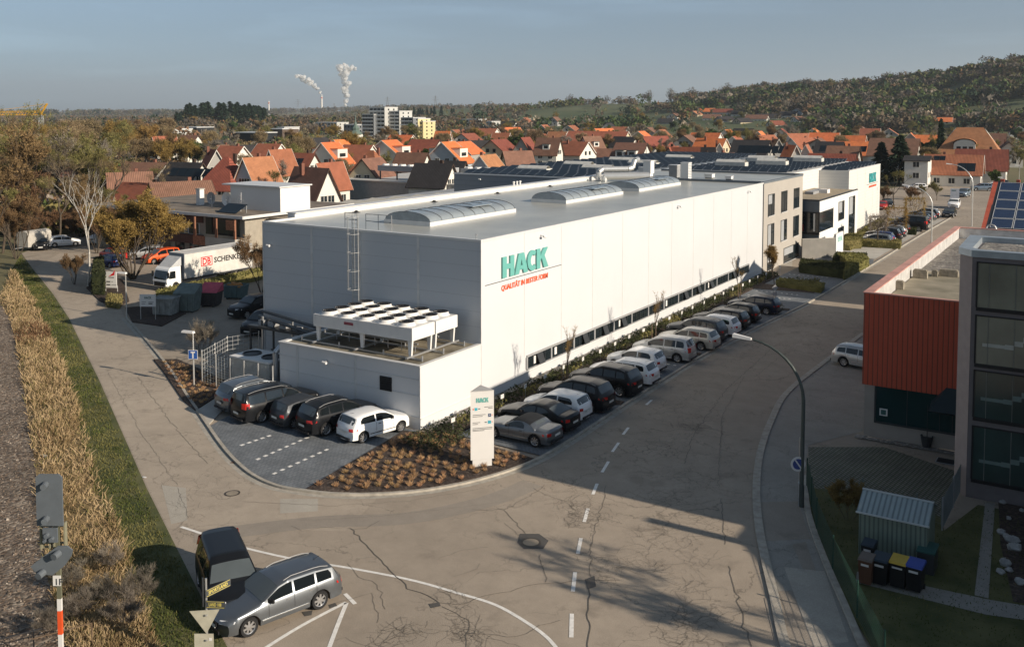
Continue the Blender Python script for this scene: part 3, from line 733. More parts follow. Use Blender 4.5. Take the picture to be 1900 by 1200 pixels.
for x, y, h, w, c, lab in ((-41.2,103,1.9,.95,M_WHITER,'tall white louvred roof unit beside the far skylight'),(-43.2,104.5,1.5,1.0,M_FRAME,'grey boxy roof unit left of the tall white one'),(-47.2,104.5,1.1,.8,M_STEEL,'low metal roof unit behind the ducts'),(-39.5,106,.5,.9,M_WHITER,'low white box on the office roof'),(-36.8,105,.4,.7,M_WHITER,'small white roof hatch near the office roof edge')):
    t = thing('roof_unit', lab, 'roof unit', (x, y, 9.75)); m = MB(); m.box(-w/2,w/2,-w/2,w/2,.12,h); m.obj('casing', c, t)
    m = MB(); m.box(-w/2-.05,w/2+.05,-w/2-.05,w/2+.05,h,h+.07); m.obj('lid', M_TRIM, t)
    m = MB(); m.box(-w/2+.06,w/2-.06,-w/2+.06,w/2-.06,0,.119); m.obj('base_frame', M_DARKST, t)
    if h > 1:
        m = MB()
        for k in range(int(h/.2)): m.box(w/2+.001,w/2+.03,-w/2+.1,w/2-.1,.3+k*.18,.38+k*.18)
        m.obj('louvre', M_FRAME, t)

# ------------------------------------------------------------------ annex with roof cooler
ax = thing('annex', 'low flat-roofed white annex in front of the shaded gable', 'annex building', (-37, 44, 0))
mb = MB(); mb.box(-42.5, XF, 41.2, 47.19, 0, 3.52); part(mb, 'wall', M_WALLH if False else mat('annex_panel', (0.60,0.605,0.61), .32, var=.03, scale=.2, coord='P', spec=.5), ax)
mb = MB()
for x0,x1,y0,y1 in ((-42.56,-42.26,41.12,47.19),(-42.26,XF+.03,41.12,41.42),(XF-.24,XF+.03,41.42,47.19)): mb.box(x0,x1,y0,y1,3.521,3.60)
part(mb, 'parapet', M_TRIM, ax)
mb = MB(); mb.box(-42.2,XF-.3,41.5,47.1,3.51,3.535)
part(mb, 'roof', mat('annex_roof', (0.10,0.085,0.06), .9, scale=.9, coord='P', col2=(0.26,0.23,0.17), detail=8, bump=.5, bscale=6), ax)
mb = MB()
for x in (-41.02,-36.47): mb.box(x-.07,x+.07,41.17,41.2,.7,3.5)
mb.box(-42.52,XF+.01,41.15,41.2,.66,.72); mb.box(-42.52,XF+.01,41.165,41.2,1.9,1.915); mb.box(-42.52,XF+.01,41.165,41.2,2.8,2.815); mb.box(XF-.03,XF+.03,41.14,41.2,0.72,3.5)
part(mb, 'panel_joints', mat('joint_strip', (0.6,0.6,0.59), .5), ax)
mb = MB(); mb.box(-34.62,-33.78,41.15,41.2,1.86,2.66); part(mb, 'vent_opening', M_BLACK, ax)
mb = MB()
for k in range(6): mb.box(-34.6,-33.8,41.12,41.149,1.9+.13*k,1.94+.13*k)
part(mb, 'louvre', M_BLACK, ax)
mb = MB(); mb.obox((-39.5,41.17),(1,0),.015,.015,3.52,3.6); 
# dry cooler bank: two units
M_CW = mat('cooler_white', (0.66,0.65,0.63), .42, var=.03)
ck = thing('dry_cooler', 'white roof cooler bank of twenty fans on tapered legs', 'roof cooler', (-36.8, 44, 3.6))
x0, x1 = -40.5, -33.0; zt, zb = 5.35, 4.62
for (y0, y1) in ((42.05, 44.18), (44.28, 46.45)):
    m = MB(); m.box(x0, x1, y0, y1, zb, zt); hs_ = part(m, 'housing', M_CW, ck)
    m = MB(); m.box(x0+.05, x1-.05, y0+.05, y1-.05, zt, zt+.012); part(m, 'top_sheet', M_TRIM, hs_)
    m = MB()
    for k in range(5):
        for s in (-.1, .28):
            xx = x0+.25+k*1.45+s
            if y0 < 43: m.add([(xx,y0-.012,zt-.02),(xx+.04,y0-.012,zt-.02),(xx+.10+s*.3,y0-.012,zb+.18),(xx+.07+s*.3,y0-.012,zb+.18)], [(0,3,2,1)])
    if m.v: part(m, 'brace_strips', M_TRIM, hs_)
    for xx in (x0+.25, x0+3.7, x1-.25):
        for yy in (y0+.18, y1-.18):
            m = MB(); a, b = .16, .09
            m.add([(xx-a,yy-.07,zb),(xx+a,yy-.07,zb),(xx+a,yy+.07,zb),(xx-a,yy+.07,zb),(xx-b,yy-.06,3.75),(xx+b,yy-.06,3.75),(xx+b,yy+.06,3.75),(xx-b,yy+.06,3.75)],
                  [(0,1,2,3),(7,6,5,4),(0,4,5,1),(1,5,6,2),(2,6,7,3),(3,7,4,0)])
            part(m, 'leg', M_CW, ck)
    for r_ in range(2):
        for c_ in range(5):
            cx = x0 + .85 + c_*1.46; cy = y0 + .53 + r_*1.06
            m = MB(); m.lathe((cx,cy,zt), [(.58,0),(.48,.08),(.46,.22),(.44,.22),(.44,.02)], 20); fan = part(m, 'fan', M_CW, ck, smooth=True, sharp=40)
            m = MB(); m.lathe((cx,cy,zt+.22), [(.455,0),(.455,.02),(.42,.02),(.42,0)], 20)
            for q in range(3): m.lathe((cx,cy,zt+.21), [(.12+.11*q,0),(.12+.11*q,.025),(.14+.11*q,.025),(.14+.11*q,0)], 16)
            for q in range(6):
                a = q*math.pi/3; m.tube((cx,cy,zt+.235),(cx+.43*math.cos(a),cy+.43*math.sin(a),zt+.235),.016,n=4)
            m.lathe((cx,cy,zt+.13), [(.13,0),(.13,.12),(.001,.13)], 10)
            part(m, 'guard', M_BLACK, fan)
            m = MB()
            for q in range(5):
                a = q*2*math.pi/5; b = a+.75
                m.add([(cx+.1*math.cos(a),cy+.1*math.sin(a),zt+.17),(cx+.4*math.cos(a),cy+.4*math.sin(a),zt+.18),(cx+.4*math.cos(b),cy+.4*math.sin(b),zt+.11),(cx+.1*math.cos(b),cy+.1*math.sin(b),zt+.12)], [(0,1,2,3)])
            m.lathe((cx,cy,zt+.1), [(.42,0),(.001,.0)], 16)
            part(m, 'blades', M_DARKST, fan)
m = MB()
for x in (-40.3, -37.0, -33.2): m.box(x-.07,x+.07,41.75,46.8,3.66,3.75)
for y in (42.2, 44.2, 46.3): m.box(-41.6,-32.4,y-.06,y+.06,3.58,3.659)
part(m, 'base_frame', M_STEEL, ck)
m = MB()
for x in (-41.6,-38.6,-35.2,-32.4):
    for y in (42.2,44.2,46.3): m.tube((x,y,3.53),(x,y,3.85),.05,n=6)
part(m, 'adjustable_foot', M_STEEL, ck)
m = MB(); m.tube((-40.3,43.1,4.3),(-33.4,43.1,4.2),.06,n=6); m.tube((-40.3,45.1,4.35),(-33.4,45.1,4.25),.06,n=6)
for i in range(7): m.tube((-39.6+i,43.1,4.25),(-39.6+i,43.1,3.7),.025,n=4)
part(m, 'pipework', M_STEEL, ck)
m = MB(); m.box(-38.05,-37.35,42.025,42.05,5.0,5.16); part(m, 'maker_plate', mat('plate_red', (0.25,0.05,0.07), .5), ck)

# ------------------------------------------------------------------ fenced plant yard
yd = thing('chiller_unit', 'pale boxy chiller with top fans inside the mesh fence', 'chiller', (-45.6, 42.6, 0))
m = MB(); m.box(-47.2,-43.9,41.6,43.6,.1,1.9); part(m, 'casing', mat('chiller_casing', (0.42,0.42,0.40), .5), yd)
m = MB(); m.box(-47.3,-43.8,41.5,43.7,1.9,2.0); part(m, 'top', M_CW, yd)
m = MB()
for k in range(20): m.box(-47.1,-44.0,41.57,41.6,.25+k*.08,.29+k*.08)
part(m, 'louvre', mat('louvre_cream', (0.50,0.48,0.43), .5), yd)
for cx in (-46.4,-44.7):
    m = MB(); m.lathe((cx,42.6,2.0), [(.62,0),(.6,.08),(.55,.08),(.55,.01),(.001,.01)], 18); part(m, 'fan', M_DARKST, yd)
t = thing('chiller_unit', 'grey chiller block standing behind the pale one in the yard', 'chiller', (-44.5, 45.2, 0))
m = MB(); m.box(-1.9,1.6,-.8,1.0,.1,1.85); m.obj('casing', M_BLIND, t); m = MB(); m.box(-2,1.7,-.9,1.1,1.85,1.93); m.obj('top', M_DARKST, t)
for cx in (-1.0,.7):
    m = MB(); m.lathe((cx,.1,1.93), [(.55,0),(.5,.08),(.46,.02),(.001,.02)], 16); m.obj('fan', M_DARKST, t)
t = thing('insulated_pipes', 'big shiny bent pipes arching over the fenced yard', 'pipework', (-43.5, 43, 0))
for dy in (0, .55):
    m = MB(); a = [Vector(q) for q in [(-43.0,42.3+dy,.1),(-43.0,42.3+dy,3.0),(-42.8,42.35+dy,3.3),(-42.3,42.6+dy,3.45),(-42.52,42.9+dy,3.45)]]
    m.path([Vector((-43.6,41.9+dy,.1)),Vector((-43.6,41.9+dy,2.6)),Vector((-43.45,42.2+dy,2.95)),Vector((-43.1,42.8+dy,3.1)),Vector((-42.6,43.6+dy,3.1))], .17, 10); part(m, 'pipe', M_STEEL, t, smooth=True, sharp=60)
m = MB(); m.path([(-50.0,46.6,3.3),(-43.0,44.6,3.3)], .12, 8); m.path([(-50.0,46.9,3.6),(-43.0,45.1,3.6)], .1, 8); part(m, 'pipe', M_DARKST, t)
for x in (-49.0,-46.2):
    m = MB(); m.box(x-.06,x+.06,45.9,46.02,0,3.5); part(m, 'support', M_STEEL, t)
t = thing('silo', 'dark tank with steep cone roofs in the fenced yard', 'tank', (-43.3, 44.4, 0))
m = MB(); m.box(-.75,.7,-1.2,1.2,.0,2.5); m.obj('body', M_BLIND, t)
m = MB()
for dy in (-.6,.6): m.add([(-.76,dy-.3,2.49),(-.76,dy+.3,2.49),(-.76,dy,1.1),(-.78,dy-.3,2.49),(-.78,dy+.3,2.49),(-.78,dy,1.1)], [(0,1,2),(5,4,3),(0,3,4,1),(1,4,5,2),(2,5,3,0)])
for dx in (-.35,.35): m.add([(dx-.3,-1.21,2.49),(dx+.3,-1.21,2.49),(dx,-1.21,3.0),(dx,-1.0,3.0)], [(0,1,2),(0,2,3),(1,3,2)])
m.obj('cone', M_BLACK, t)
M_MESH = mat('fence_wire', (0.42,0.44,0.44), .45, .5)
def mesh_fence(pts, h, lab, mtw=M_MESH, mtp=M_STEELL, step=2.4, wires=8, vert=.22, r=.008, name='mesh_fence', pr=.035, cat='fence', base=0.0):
    t = thing(name, lab, cat, (pts[0][0], pts[0][1], base))
    w = MB()
    for a, b in zip(pts, pts[1:]):
        A = Vector((a[0], a[1], base)); B = Vector((b[0], b[1], base)); L = (B-A).length; d = (B-A)/L
        for i in range(wires+1):
            z = Vector((0,0,.06+(h-.1)*i/wires)); w.tube(A+z, B+z, r*1.3, n=3, cap=False)
        k = int(L/vert)
        for i in range(k+1): p = A + d*L*i/max(1,k); w.tube(p+Vector((0,0,.04)), p+Vector((0,0,h)), r, n=3, cap=False)
        npst = max(1, round(L/step))
        for i in range(npst+1):
            if i == 0 and a is not pts[0]: continue
            p = A + d*L*i/npst; m = MB(); m.tube(p, p+Vector((0,0,h+.08)), pr, n=6); part(m, 'post', mtp, t)
    part(w, 'wire_mesh', mtw, t)
    return t
mesh_fence([(-50.3,46.8),(-51.0,44.6),(-49.4,41.1)], 2.1, 'silver mesh fence along the left side of the plant yard', M_STEELL, vert=.35, wires=7, r=.012)
mesh_fence([(-49.3,41.0),(-46.2,40.6),(-42.6,40.7)], 2.1, 'fine mesh fence on tall posts along the front of the plant yard', vert=.3, wires=12, r=.005, step=1.3, pr=.045)
t = thing('yard_deck', 'dark raised platform with valves behind the annex', 'platform', (-47.6,46.0,0)); m = MB(); m.box(-2.4,4.9,-.5,1.0,2.75,2.9); m.obj('deck', M_DARKST, t)
for x in (-2.2,0,2.4,4.7):
    m = MB(); m.box(x-.05,x+.05,-.45,-.35,0,2.75); m.obj('post', M_DARKST, t)
for x in (-1.5,-.6,.5,1.6,3.1):
    m = MB(); m.box(x-.25,x+.25,-.1,.5,2.9,3.15+.1*math.sin(x*7)); m.obj('valve_box', M_FRAME, t)

# ------------------------------------------------------------------ grey office block
of = thing('office_block', 'beige-grey three-storey office block joined to the white hall', 'office building', (-41, 109, 0))
mb = MB(); mb.box(-50.1, XF-.02, 101.61, 117.1, 0, 9.72); part(mb, 'wall', M_GREY, of)
mb = MB(); mb.box(-50.0,XF-.3,101.7,116.9,9.72,9.76); part(mb, 'roof', M_ROOF, of)
mb = MB(); mb.box(-50.2,XF+.02,116.9,117.2,9.721,9.98); mb.box(XF-.3,XF+.04,101.61,116.899,9.721,9.93); mb.box(-50.2,XF-.301,101.61,101.8,9.761,9.98)
part(mb, 'parapet', mat('parapet_blue', (0.13,0.15,0.17), .5), of)
mb = MB(); mb.box(XF-.02, XF+.03, 101.45, 101.72, 0, 9.72); part(mb, 'corner_joint', M_DARKST, of)
def win(par, y0, y1, z0, z1, X=XF-.02, blind=0.0, mull=True):
    g = MB(); g.box(X+.001, X+.012, y0, y1, z0, z1); w = part(g, 'window', M_GLASS, par)
    f = MB(); t_ = .07
    f.box(X+.002,X+.05,y0-t_,y0,z0-t_,z1+t_); f.box(X+.002,X+.05,y1,y1+t_,z0-t_,z1+t_); f.box(X+.002,X+.05,y0,y1,z1,z1+t_); f.box(X+.002,X+.05,y0,y1,z0-t_,z0)
    if mull: f.box(X+.0125,X+.04,y0+(y1-y0)*.62,y0+(y1-y0)*.62+.07,z0,z1)
    part(f, 'frame', M_DARKST, w)
    s = MB(); s.box(X+.002,X+.12,y0-t_,y1+t_,z0-t_-.06,z0-t_); part(s, 'sill', M_TRIM, w)
    if blind:
        b = MB(); b.box(X+.0126,X+.03,y0,y0+(y1-y0)*.62-.01,z1-(z1-z0)*blind,z1) if blind < 1 else b.box(X+.0126,X+.03,y0,y0+(y1-y0)*.5,z0,z1)
        part(b, 'blind', M_BLIND, w)
    return w
for (y0, bl) in ((103.4,.45),(108.3,0),(113.3,0)): win(of, y0, y0+2.2, 6.1, 8.35, blind=bl)
for (y0, bl) in ((103.4,1),(108.3,1),(113.3,0)): win(of, y0, y0+2.2, 2.78, 5.05, blind=bl)
win(of, 103.4, 105.6, .1, 1.75, blind=.5); win(of, 109.6, 115.6, .1, 1.7, mull=True, blind=.5)
# ------------------------------------------------------------------ white entrance wing with glass corner
en = thing('entrance_wing', 'two-storey white entrance wing with dark glass corner bay', 'office wing', (-34, 127, 0))
XE = -30.0
mb = MB(); mb.box(-44, XE, 118.2, 138.5, 0, 6.6); part(mb, 'wall', M_WHITER, en)
mb = MB(); mb.box(-44, XE-.2, 118.4, 138.3, 6.6, 6.64); part(mb, 'roof', mat('roof_gravel_tan', (0.33,0.27,0.19), .95, var=.2, scale=3, coord='P'), en)
mb = MB(); mb.box(-44,XE+.03,118.1,118.4,6.641,6.78); mb.box(XE-.2,XE+.04,118.401,138.5,6.601,6.75); part(mb, 'parapet', M_DARKST, en)
mb = MB(); mb.box(-44,XE-.01,118.02,118.2,5.3,6.6); part(mb, 'fascia', mat('fascia_blue', (0.10,0.125,0.15), .5), en)
mb = MB(); mb.box(-44,XE+.03,117.95,118.2,2.5,2.75); mb.box(-44,XE+.03,117.95,118.2,5.2,5.3)
for x in (-33.6,-32.6,-31.5,XE-.05): mb.box(x-.05,x+.05,118.0,118.19,2.75,5.2)
mb.box(XE,XE+.03,124.7,124.9,2.7,5.3)
part(mb, 'bay_frame', M_BLACK, en)
mb = MB(); mb.box(-44,XE,118.12,118.2,2.75,5.2); part(mb, 'window', M_GLASS, en)
mb = MB(); mb.box(XE,XE+.015,118.2,124.8,2.8,5.25); part(mb, 'window', M_GLASS, en)
mb = MB(); mb.box(-32.6,-31.9,118.05,118.1,2.9,3.7); part(mb, 'red_chair', mat('red_fabric', (0.45,0.02,0.02), .6), en)
mb = MB(); mb.box(-30.7,-30.5,118.04,118.1,2.9,5.1); part(mb, 'curtain', M_WHITER, en)
mb = MB(); mb.box(-32.7,XE-.02,118.05,118.2,.1,2.45); part(mb, 'dark_panel', mat('panel_slate', (0.06,0.085,0.11), .4), en)
win(en, 127.6, 130.6, 3.4, 5.7, X=XE, blind=.6); win(en, 127.6, 130.6, .6, 2.3, X=XE); win(en, 133.4, 136.8, -.1+.2, 5.9, X=XE, blind=.4)
hd = MB(); hd.box(XE,XE+.7,125.3,127.2,1.5,1.56); hd.box(XE,XE+.7,124.3,125.1,1.2,1.26); part(hd, 'bracket_shelf', M_DARKST, en)
t = thing('satellite_dish', 'small dish and mast on the gravel roof of the entrance wing', 'satellite dish', (-33.5,121,6.64)); m = MB(); m.tube((0,0,0),(0,0,.7),.04,n=6); m.obj('mast', M_STEEL, t); m = MB(); m.lathe((0,0,.8),[(.001,0),(.25,.03),(.38,.12)],12); m.obj('dish', M_WHITER, t)
t = thing('roof_hatch', 'long grey roof light box on the gravel roof', 'roof light', (-32.8,130,6.64)); m = MB(); m.box(-1.4,-.3,-3,3,0,.35); m.obj('curb', M_FRAME, t); m = MB(); m.box(-.28,.8,-.2,1.2,0,.5); m.obj('box', M_WHITER, t)
# garden walls
w = thing('garden_wall', 'bare concrete garden wall beside the entrance hedge', 'wall', (-29.5,116,0)); m = MB(); m.obox((-29.5,115.9),(3.1,3.0),2.15,.12,0,2.35); part(m, 'wall_slab', mat('raw_concrete', (0.22,0.21,0.19), .85, var=.12, scale=1, coord='P'), w)
m = MB(); m.obox((-29.5,115.9),(3.1,3.0),2.2,.16,2.35,2.39); part(m, 'coping', M_CONC, w)
w = thing('sign_wall', 'white wall with faint teal lettering at the end of the concrete wall', 'wall', (-27.85,118.8,0)); m = MB(); m.box(-28.1,-27.85,117.6,121.2,0,2.8); part(m, 'wall_slab', M_WHITER, w)
hack(w, face_x(-27.85,118.5,1.75), 2.2, .6, .05, (mat('teal_faint', (0.35,0.58,0.56), .5), None))
# ------------------------------------------------------------------ far HACK hall with solar roof
M_PV = mat('solar_glass', (0.008,0.014,0.020), .3, .0, var=.2, scale=.4, spec=.25)
M_PVF = mat('solar_frame', (0.42,0.43,0.44), .4, .6)
fh = thing('solar_hall', 'big white and grey hall with rows of solar panels behind the main hall', 'factory hall', (-52,130,0))
M_WALLG = wave_mat('grey_panel', (0.20,0.225,0.25), (0.13,0.15,0.17), .6, 'Z', rough=.45, coord='P', sharp=.06, bump=.2, var=.03)
M_WALLC = wave_mat('cream_panel', (0.62,0.61,0.58), (0.5,0.5,0.48), .45, 'Z', rough=.45, coord='P', sharp=.08, bump=.2, var=.02)
mb = MB(); mb.box(-69.5,-51.5,97.2,163,0,9.75); part(mb, 'wall', M_WALLG, fh)
mb = MB(); mb.box(-51.49,-36,126,163,0,9.3); part(mb, 'wall', M_WALLC, fh)
mb = MB(); mb.box(-35.99,XF,141,162.5,0,8.95); part(mb, 'wall', M_WALLC, fh)
mb = MB(); mb.box(-35.99,XF+.03,140.95,141.2,8.951,9.05); mb.box(XF-.2,XF+.03,141.201,162.5,8.951,9.1); mb.box(-51.4,-36,125.95,126.2,9.301,9.42); mb.box(-69.6,-51.5,97.1,97.4,9.751,9.88); part(mb, 'parapet', M_TRIM, fh)
mb = MB()
for y in (146.4,151.7,157): mb.box(XF,XF+.012,y-.03,y+.03,0,8.9)
part(mb, 'panel_joints', mat('joint_strip', (0.55,0.55,0.54), .45), fh)
mb = MB(); mb.box(XF,XF+.02,143.4,144.4,.1,2.3); part(mb, 'door', M_BLIND, fh)
s2 = thing('wall_lettering', 'small teal HACK letters high on the far white hall', 'sign', (XF, 156, 6))
hack(s2, face_x(XF, 154.2, 6.5), 5.0, 1.45, .1, (mat('teal_far', (0.04,0.28,0.29), .5), None))
m = MB(); m.box(XF, XF+.03, 152.6, 160.6, 6.25, 6.3); part(m, 'underline', M_DARKST, s2)
lettering('lettering', 'QUALITÄT IN BESTER FORM', .4, M_ORG, face_x(XF+.02, 154.2, 5.75), s2, .015, .12, .01, 5.4)
def pv_row(x0, x1, y, z, par, d=1.5, tilt=.42, w=1.25):
    m = MB(); k = max(1, int((x1-x0)/w)); fr = MB()
    for i in range(k):
        a = x0 + (x1-x0)*i/k; b = x0 + (x1-x0)*(i+1)/k - .07
        m.add([(a,y,z+.12),(b,y,z+.12),(b,y+d,z+.12+tilt),(a,y+d,z+.12+tilt),(a,y+.02,z+.08),(b,y+.02,z+.08),(b,y+d+.02,z+.08+tilt),(a,y+d+.02,z+.08+tilt)],
              [(0,1,2,3),(7,6,5,4),(0,4,5,1),(1,5,6,2),(2,6,7,3),(3,7,4,0)])
        fr.add([(b,y,z+.13),(b+.07,y,z+.13),(b+.07,y+d,z+.135+tilt),(b,y+d,z+.135+tilt)], [(0,1,2,3)])
    o = part(m, 'solar_panel_row', M_PV, par); part(fr, 'rail', M_PVF, o)
y = 98.2
while y < 161: pv_row(-68.8,-52,y,9.76,fh); y += 2.5
y = 127
while y < 161: pv_row(-51,-36.6,y,9.31,fh); y += 2.5
y = 142
while y < 161.5: pv_row(-35.8,-32.1,y,8.96,fh); y += 2.5
for x, y in ((-62,104),(-62,116),(-62,130),(-56,110),(-56,124),(-46,132),(-42,138),(-46,146),(-58,142),(-40,150)):
    m = MB(); m.box(x-2.2,x+2.2,y-.6,y+.9,9.8,10.35)
    N_ = 6; arc = [(y-.5+1.2*i/N_, 10.35+.35*math.sin(math.pi*i/N_)) for i in range(N_+1)]
    for i in range(N_): m.add([(x-2.1,arc[i][0],arc[i][1]),(x+2.1,arc[i][0],arc[i][1]),(x+2.1,arc[i+1][0],arc[i+1][1]),(x-2.1,arc[i+1][0],arc[i+1][1])],[(0,1,2,3)])
    part(m, 'rooflight', mat('rooflight_white', (0.55,0.54,0.50), .4), fh)
camera_box((-65.5,97.2,9.3), 'tiny camera on the grey wall of the solar hall', (0,-1))
# ------------------------------------------------------------------ sawtooth sheds to the left
sh = thing('sawtooth_shed', 'low shed with pale sawtooth roofs behind the white hall', 'shed roof building', (-70,100,0))
M_TILEL = wave_mat('fibre_cement', (0.55,0.52,0.45), (0.25,0.24,0.22), .35, 'X', rough=.8, coord='P', sharp=.35, bump=.4)
mb = MB(); mb.box(-92,-56,84,135,0,4.8); part(mb, 'wall', M_BLIND, sh)
y = 84.2; k = 0
while y < 112:
    m = MB(); a, b = -91.5+k*.9, -66
    m.add([(a,y,4.85),(b,y,4.85),(b,y+3.3,5.45),(a,y+3.3,5.45),(a,y+3.6,4.85),(b,y+3.6,4.85)], [(0,1,2,3),(3,2,5,4),(1,5,2),(0,3,4)])
    part(m, 'sawtooth_bay', M_TILEL, sh)
    y += 3.9; k += 1
for i in range(9):
    pv_row(-65.5,-56.4,86+i*4.4,4.9,sh,d=2.2,tilt=1.0,w=1.6)
m = MB(); m.add([(-90.8,84.4,5.0),(-80,84.4,5.0),(-80,87.2,5.5),(-90.8,87.2,5.5)], [(0,1,2,3)]); part(m, 'glazing_strip', M_POLY, sh)
# low hall with cooler trays
lh = thing('low_hall', 'low flat hall carrying long cooler trays on posts', 'hall', (-110,140,0))
mb = MB(); mb.box(-124,-72,136,165,0,4.6); part(mb, 'wall', M_FRAME, lh)
mb = MB(); mb.box(-124.2,-71.8,135.8,165.2,4.6,4.8); part(mb, 'roof', M_ROOFL, lh)
for x0_, x1_ in ((-117,-100),(-98,-86)):
    mb = MB(); mb.box(x0_,x1_,139,141.4,6.4,7.4); tr = part(mb, 'cooler_tray', M_BLIND, lh)
    m = MB()
    for i in range(int((x1_-x0_)/2)): m.lathe((x0_+1+2*i,140.2,7.4), [(.7,0),(.6,.3),(.55,.3)], 10)
    part(m, 'fan', M_WHITER, tr)
    m = MB()
    i = x0_+.3
    while i < x1_: m.box(i,i+.2,139.2,139.4,4.8,6.4); i += 4
    part(m, 'post', M_DARKST, tr)
# ------------------------------------------------------------------ forwarding office on the left
sb = thing('flat_roof_office', 'two-storey flat-roofed office with brown cladding and balcony', 'office building', (-97, 82, 0))
YS = 76.5
M_BR = wave_mat('brown_cladding', (0.10,0.045,0.03), (0.04,0.02,0.015), .3, 'X', rough=.7, coord='P', sharp=.15, bump=.3, var=.2)
mb = MB(); mb.box(-112,-84.2,YS,94,0,5.2); part(mb, 'wall', mat('office_wall_cream', (0.30,0.27,0.22), .8, coord='P'), sb)
mb = MB(); mb.box(-84.19,-72,YS+3.2,94,0,4.9); part(mb, 'wall', mat('office_wall_grey', (0.16,0.15,0.14), .8, coord='P'), sb)
mb = MB(); mb.box(-112.6,-83.6,YS-.8,94.4,5.2,5.5); part(mb, 'roof', mat('roof_dark_gravel', (0.10,0.085,0.07), .95, scale=.5, coord='P', col2=(0.24,0.20,0.16), detail=8), sb)
mb = MB(); mb.box(-112.7,-83.5,YS-.95,YS-.8,5.25,5.58); mb.box(-83.6,-83.45,YS-.8,94.4,5.25,5.58); part(mb, 'roof_edge', M_TRIM, sb)
mb = MB(); mb.box(-83.5,-71.8,YS+3.0,94.2,4.9,5.1); part(mb, 'roof', mat('roof_dark_gravel2', (0.14,0.11,0.08), .95, scale=.5, coord='P', col2=(0.30,0.25,0.18), detail=8), sb)
mb = MB(); mb.box(-112,-91.2,YS-.12,YS,4.3,5.2); mb.box(-112,-91.2,YS-.7,YS,1.85,2.85); part(mb, 'cladding', M_BR, sb)
mb = MB(); mb.box(-91.2,-84.2,YS-1.5,YS-1.35,2.0,2.95); mb.box(-84.35,-84.2,YS-1.35,YS,2.0,2.95); mb.box(-91.2,-84.2,YS-1.34,YS,1.9,2.0)
bal = part(mb, 'balcony', M_CONC, sb)
mb = MB(); mb.box(-91.25,-89.2,YS-1.56,YS-1.501,1.95,3.0); mb.box(-85.6,-84.15,YS-1.56,YS-1.501,4.0,5.1); part(mb, 'timber_screen', mat('timber_screen', (0.30,0.13,0.07), .8, var=.4, scale=5), bal)
for x in (-91.1,-87.4,-84.3):
    mb = MB(); mb.box(x-.12,x+.12,YS-1.5,YS-1.3,2.96,5.19); part(mb, 'post', mat('timber_post', (0.22,0.10,0.06), .8), bal)
for x in (-108.5,-105.9,-103.3,-100.7,-98.1,-95.5,-92.9):
    g = MB(); g.box(x-.9,x+.9,YS-.02,YS-.001,2.95,4.15); w_ = part(g, 'window', M_GLASS, sb)
    f = MB(); f.box(x-.98,x-.9,YS-.06,YS-.0,2.9,4.2); f.box(x+.9,x+.98,YS-.06,YS-.0,2.9,4.2); f.box(x-.04,x+.04,YS-.06,YS-.021,2.95,4.15); part(f, 'frame', M_WHITER, w_)
    g = MB(); g.box(x-.75,x+.75,YS-.02,YS-.001,.75,1.8); w_ = part(g, 'window', M_GLASS, sb)
    f = MB(); f.box(x-.82,x-.75,YS-.05,YS,.7,1.84); f.box(x+.75,x+.82,YS-.05,YS,.7,1.84); f.box(x-.82,x+.82,YS-.05,YS,.62,.7); part(f, 'frame', M_BLACK, w_)
mb = MB(); mb.box(-90.4,-88.9,YS-.03,YS-.002,0.05,2.1); part(mb, 'door', M_DARKST, sb)
mb = MB(); mb.box(-90.8,-85,YS-.04,YS-.002,3.05,5.1); part(mb, 'window', M_GLASS, sb)
t = thing('rooftop_hut', 'cream rooftop hut with flat lid on the brown-clad office', 'rooftop hut', (-87.5,83,5.5))
m = MB(); m.box(-5.2,3.4,-1.0,4,0,2.9); m.obj('wall', M_WHITER, t); m = MB(); m.box(-6.4,3.6,-1.3,4.2,2.9,3.05); m.obj('roof', M_TRIM, t)
for dx, r_, c, lab in ((-7.0,.75,M_BLIND,'dark satellite dish on the flat roof left of the pale one'),(-4.2,.85,M_CW,'pale satellite dish standing before the rooftop hut')):
    t = thing('satellite_dish', lab, 'satellite dish', (-87.5+dx,80.6,5.5)); m = MB(); m.tube((0,0,0),(0,0,1.6),.06,n=6); m.obj('mast', M_STEEL, t)
    m = MB(); m.lathe((0,-.1,1.3),[(.001,.22),(r_*.5,.16),(r_,0),(r_+.03,-.02)],18,'y'); m.obj('dish', c, t)
    m = MB(); m.tube((0,0,1.2),(.5,-.7,1.3),.03,n=4); m.obj('feed_arm', M_STEEL, t)
t = thing('roof_antenna', 'tangle of aerial rods on the flat roof beside the dishes', 'antenna', (-89.6,80,5.5)); m = MB()
for i in range(4): m.tube((i*.3,0,0),(i*.3+.1,0,1.4+.3*i%1.0),.03,n=4)
m.tube((-.3,0,1.0),(1.8,0,1.1),.025,n=4); m.tube((-.1,0,1.4),(1.4,0,1.35),.025,n=4); m.obj('rods', M_CW, t)
t = thing('chimney', 'white rendered chimney on the brown-clad flat roof', 'chimney', (-99.5,83,5.5)); m = MB(); m.box(-.35,.35,-.35,.35,0,2.0); m.obj('stack', M_WHITER, t); m = MB(); m.box(-.42,.42,-.42,.42,2.0,2.12); m.obj('cap', M_CONC, t)
t = thing('chimney', 'tall slim red brick chimney pair behind the rooftop hut', 'chimney', (-93.6,86,5.5)); m = MB(); m.box(-.6,.6,-.4,.4,0,1.9); m.obj('stack', mat('brick_red',(0.18,0.075,0.05),.8), t)
for dx in (-.3,.3):
    m = MB(); m.tube((dx,0,1.9),(dx,0,2.7),.14,n=8); m.obj('flue', M_TRIM, t)
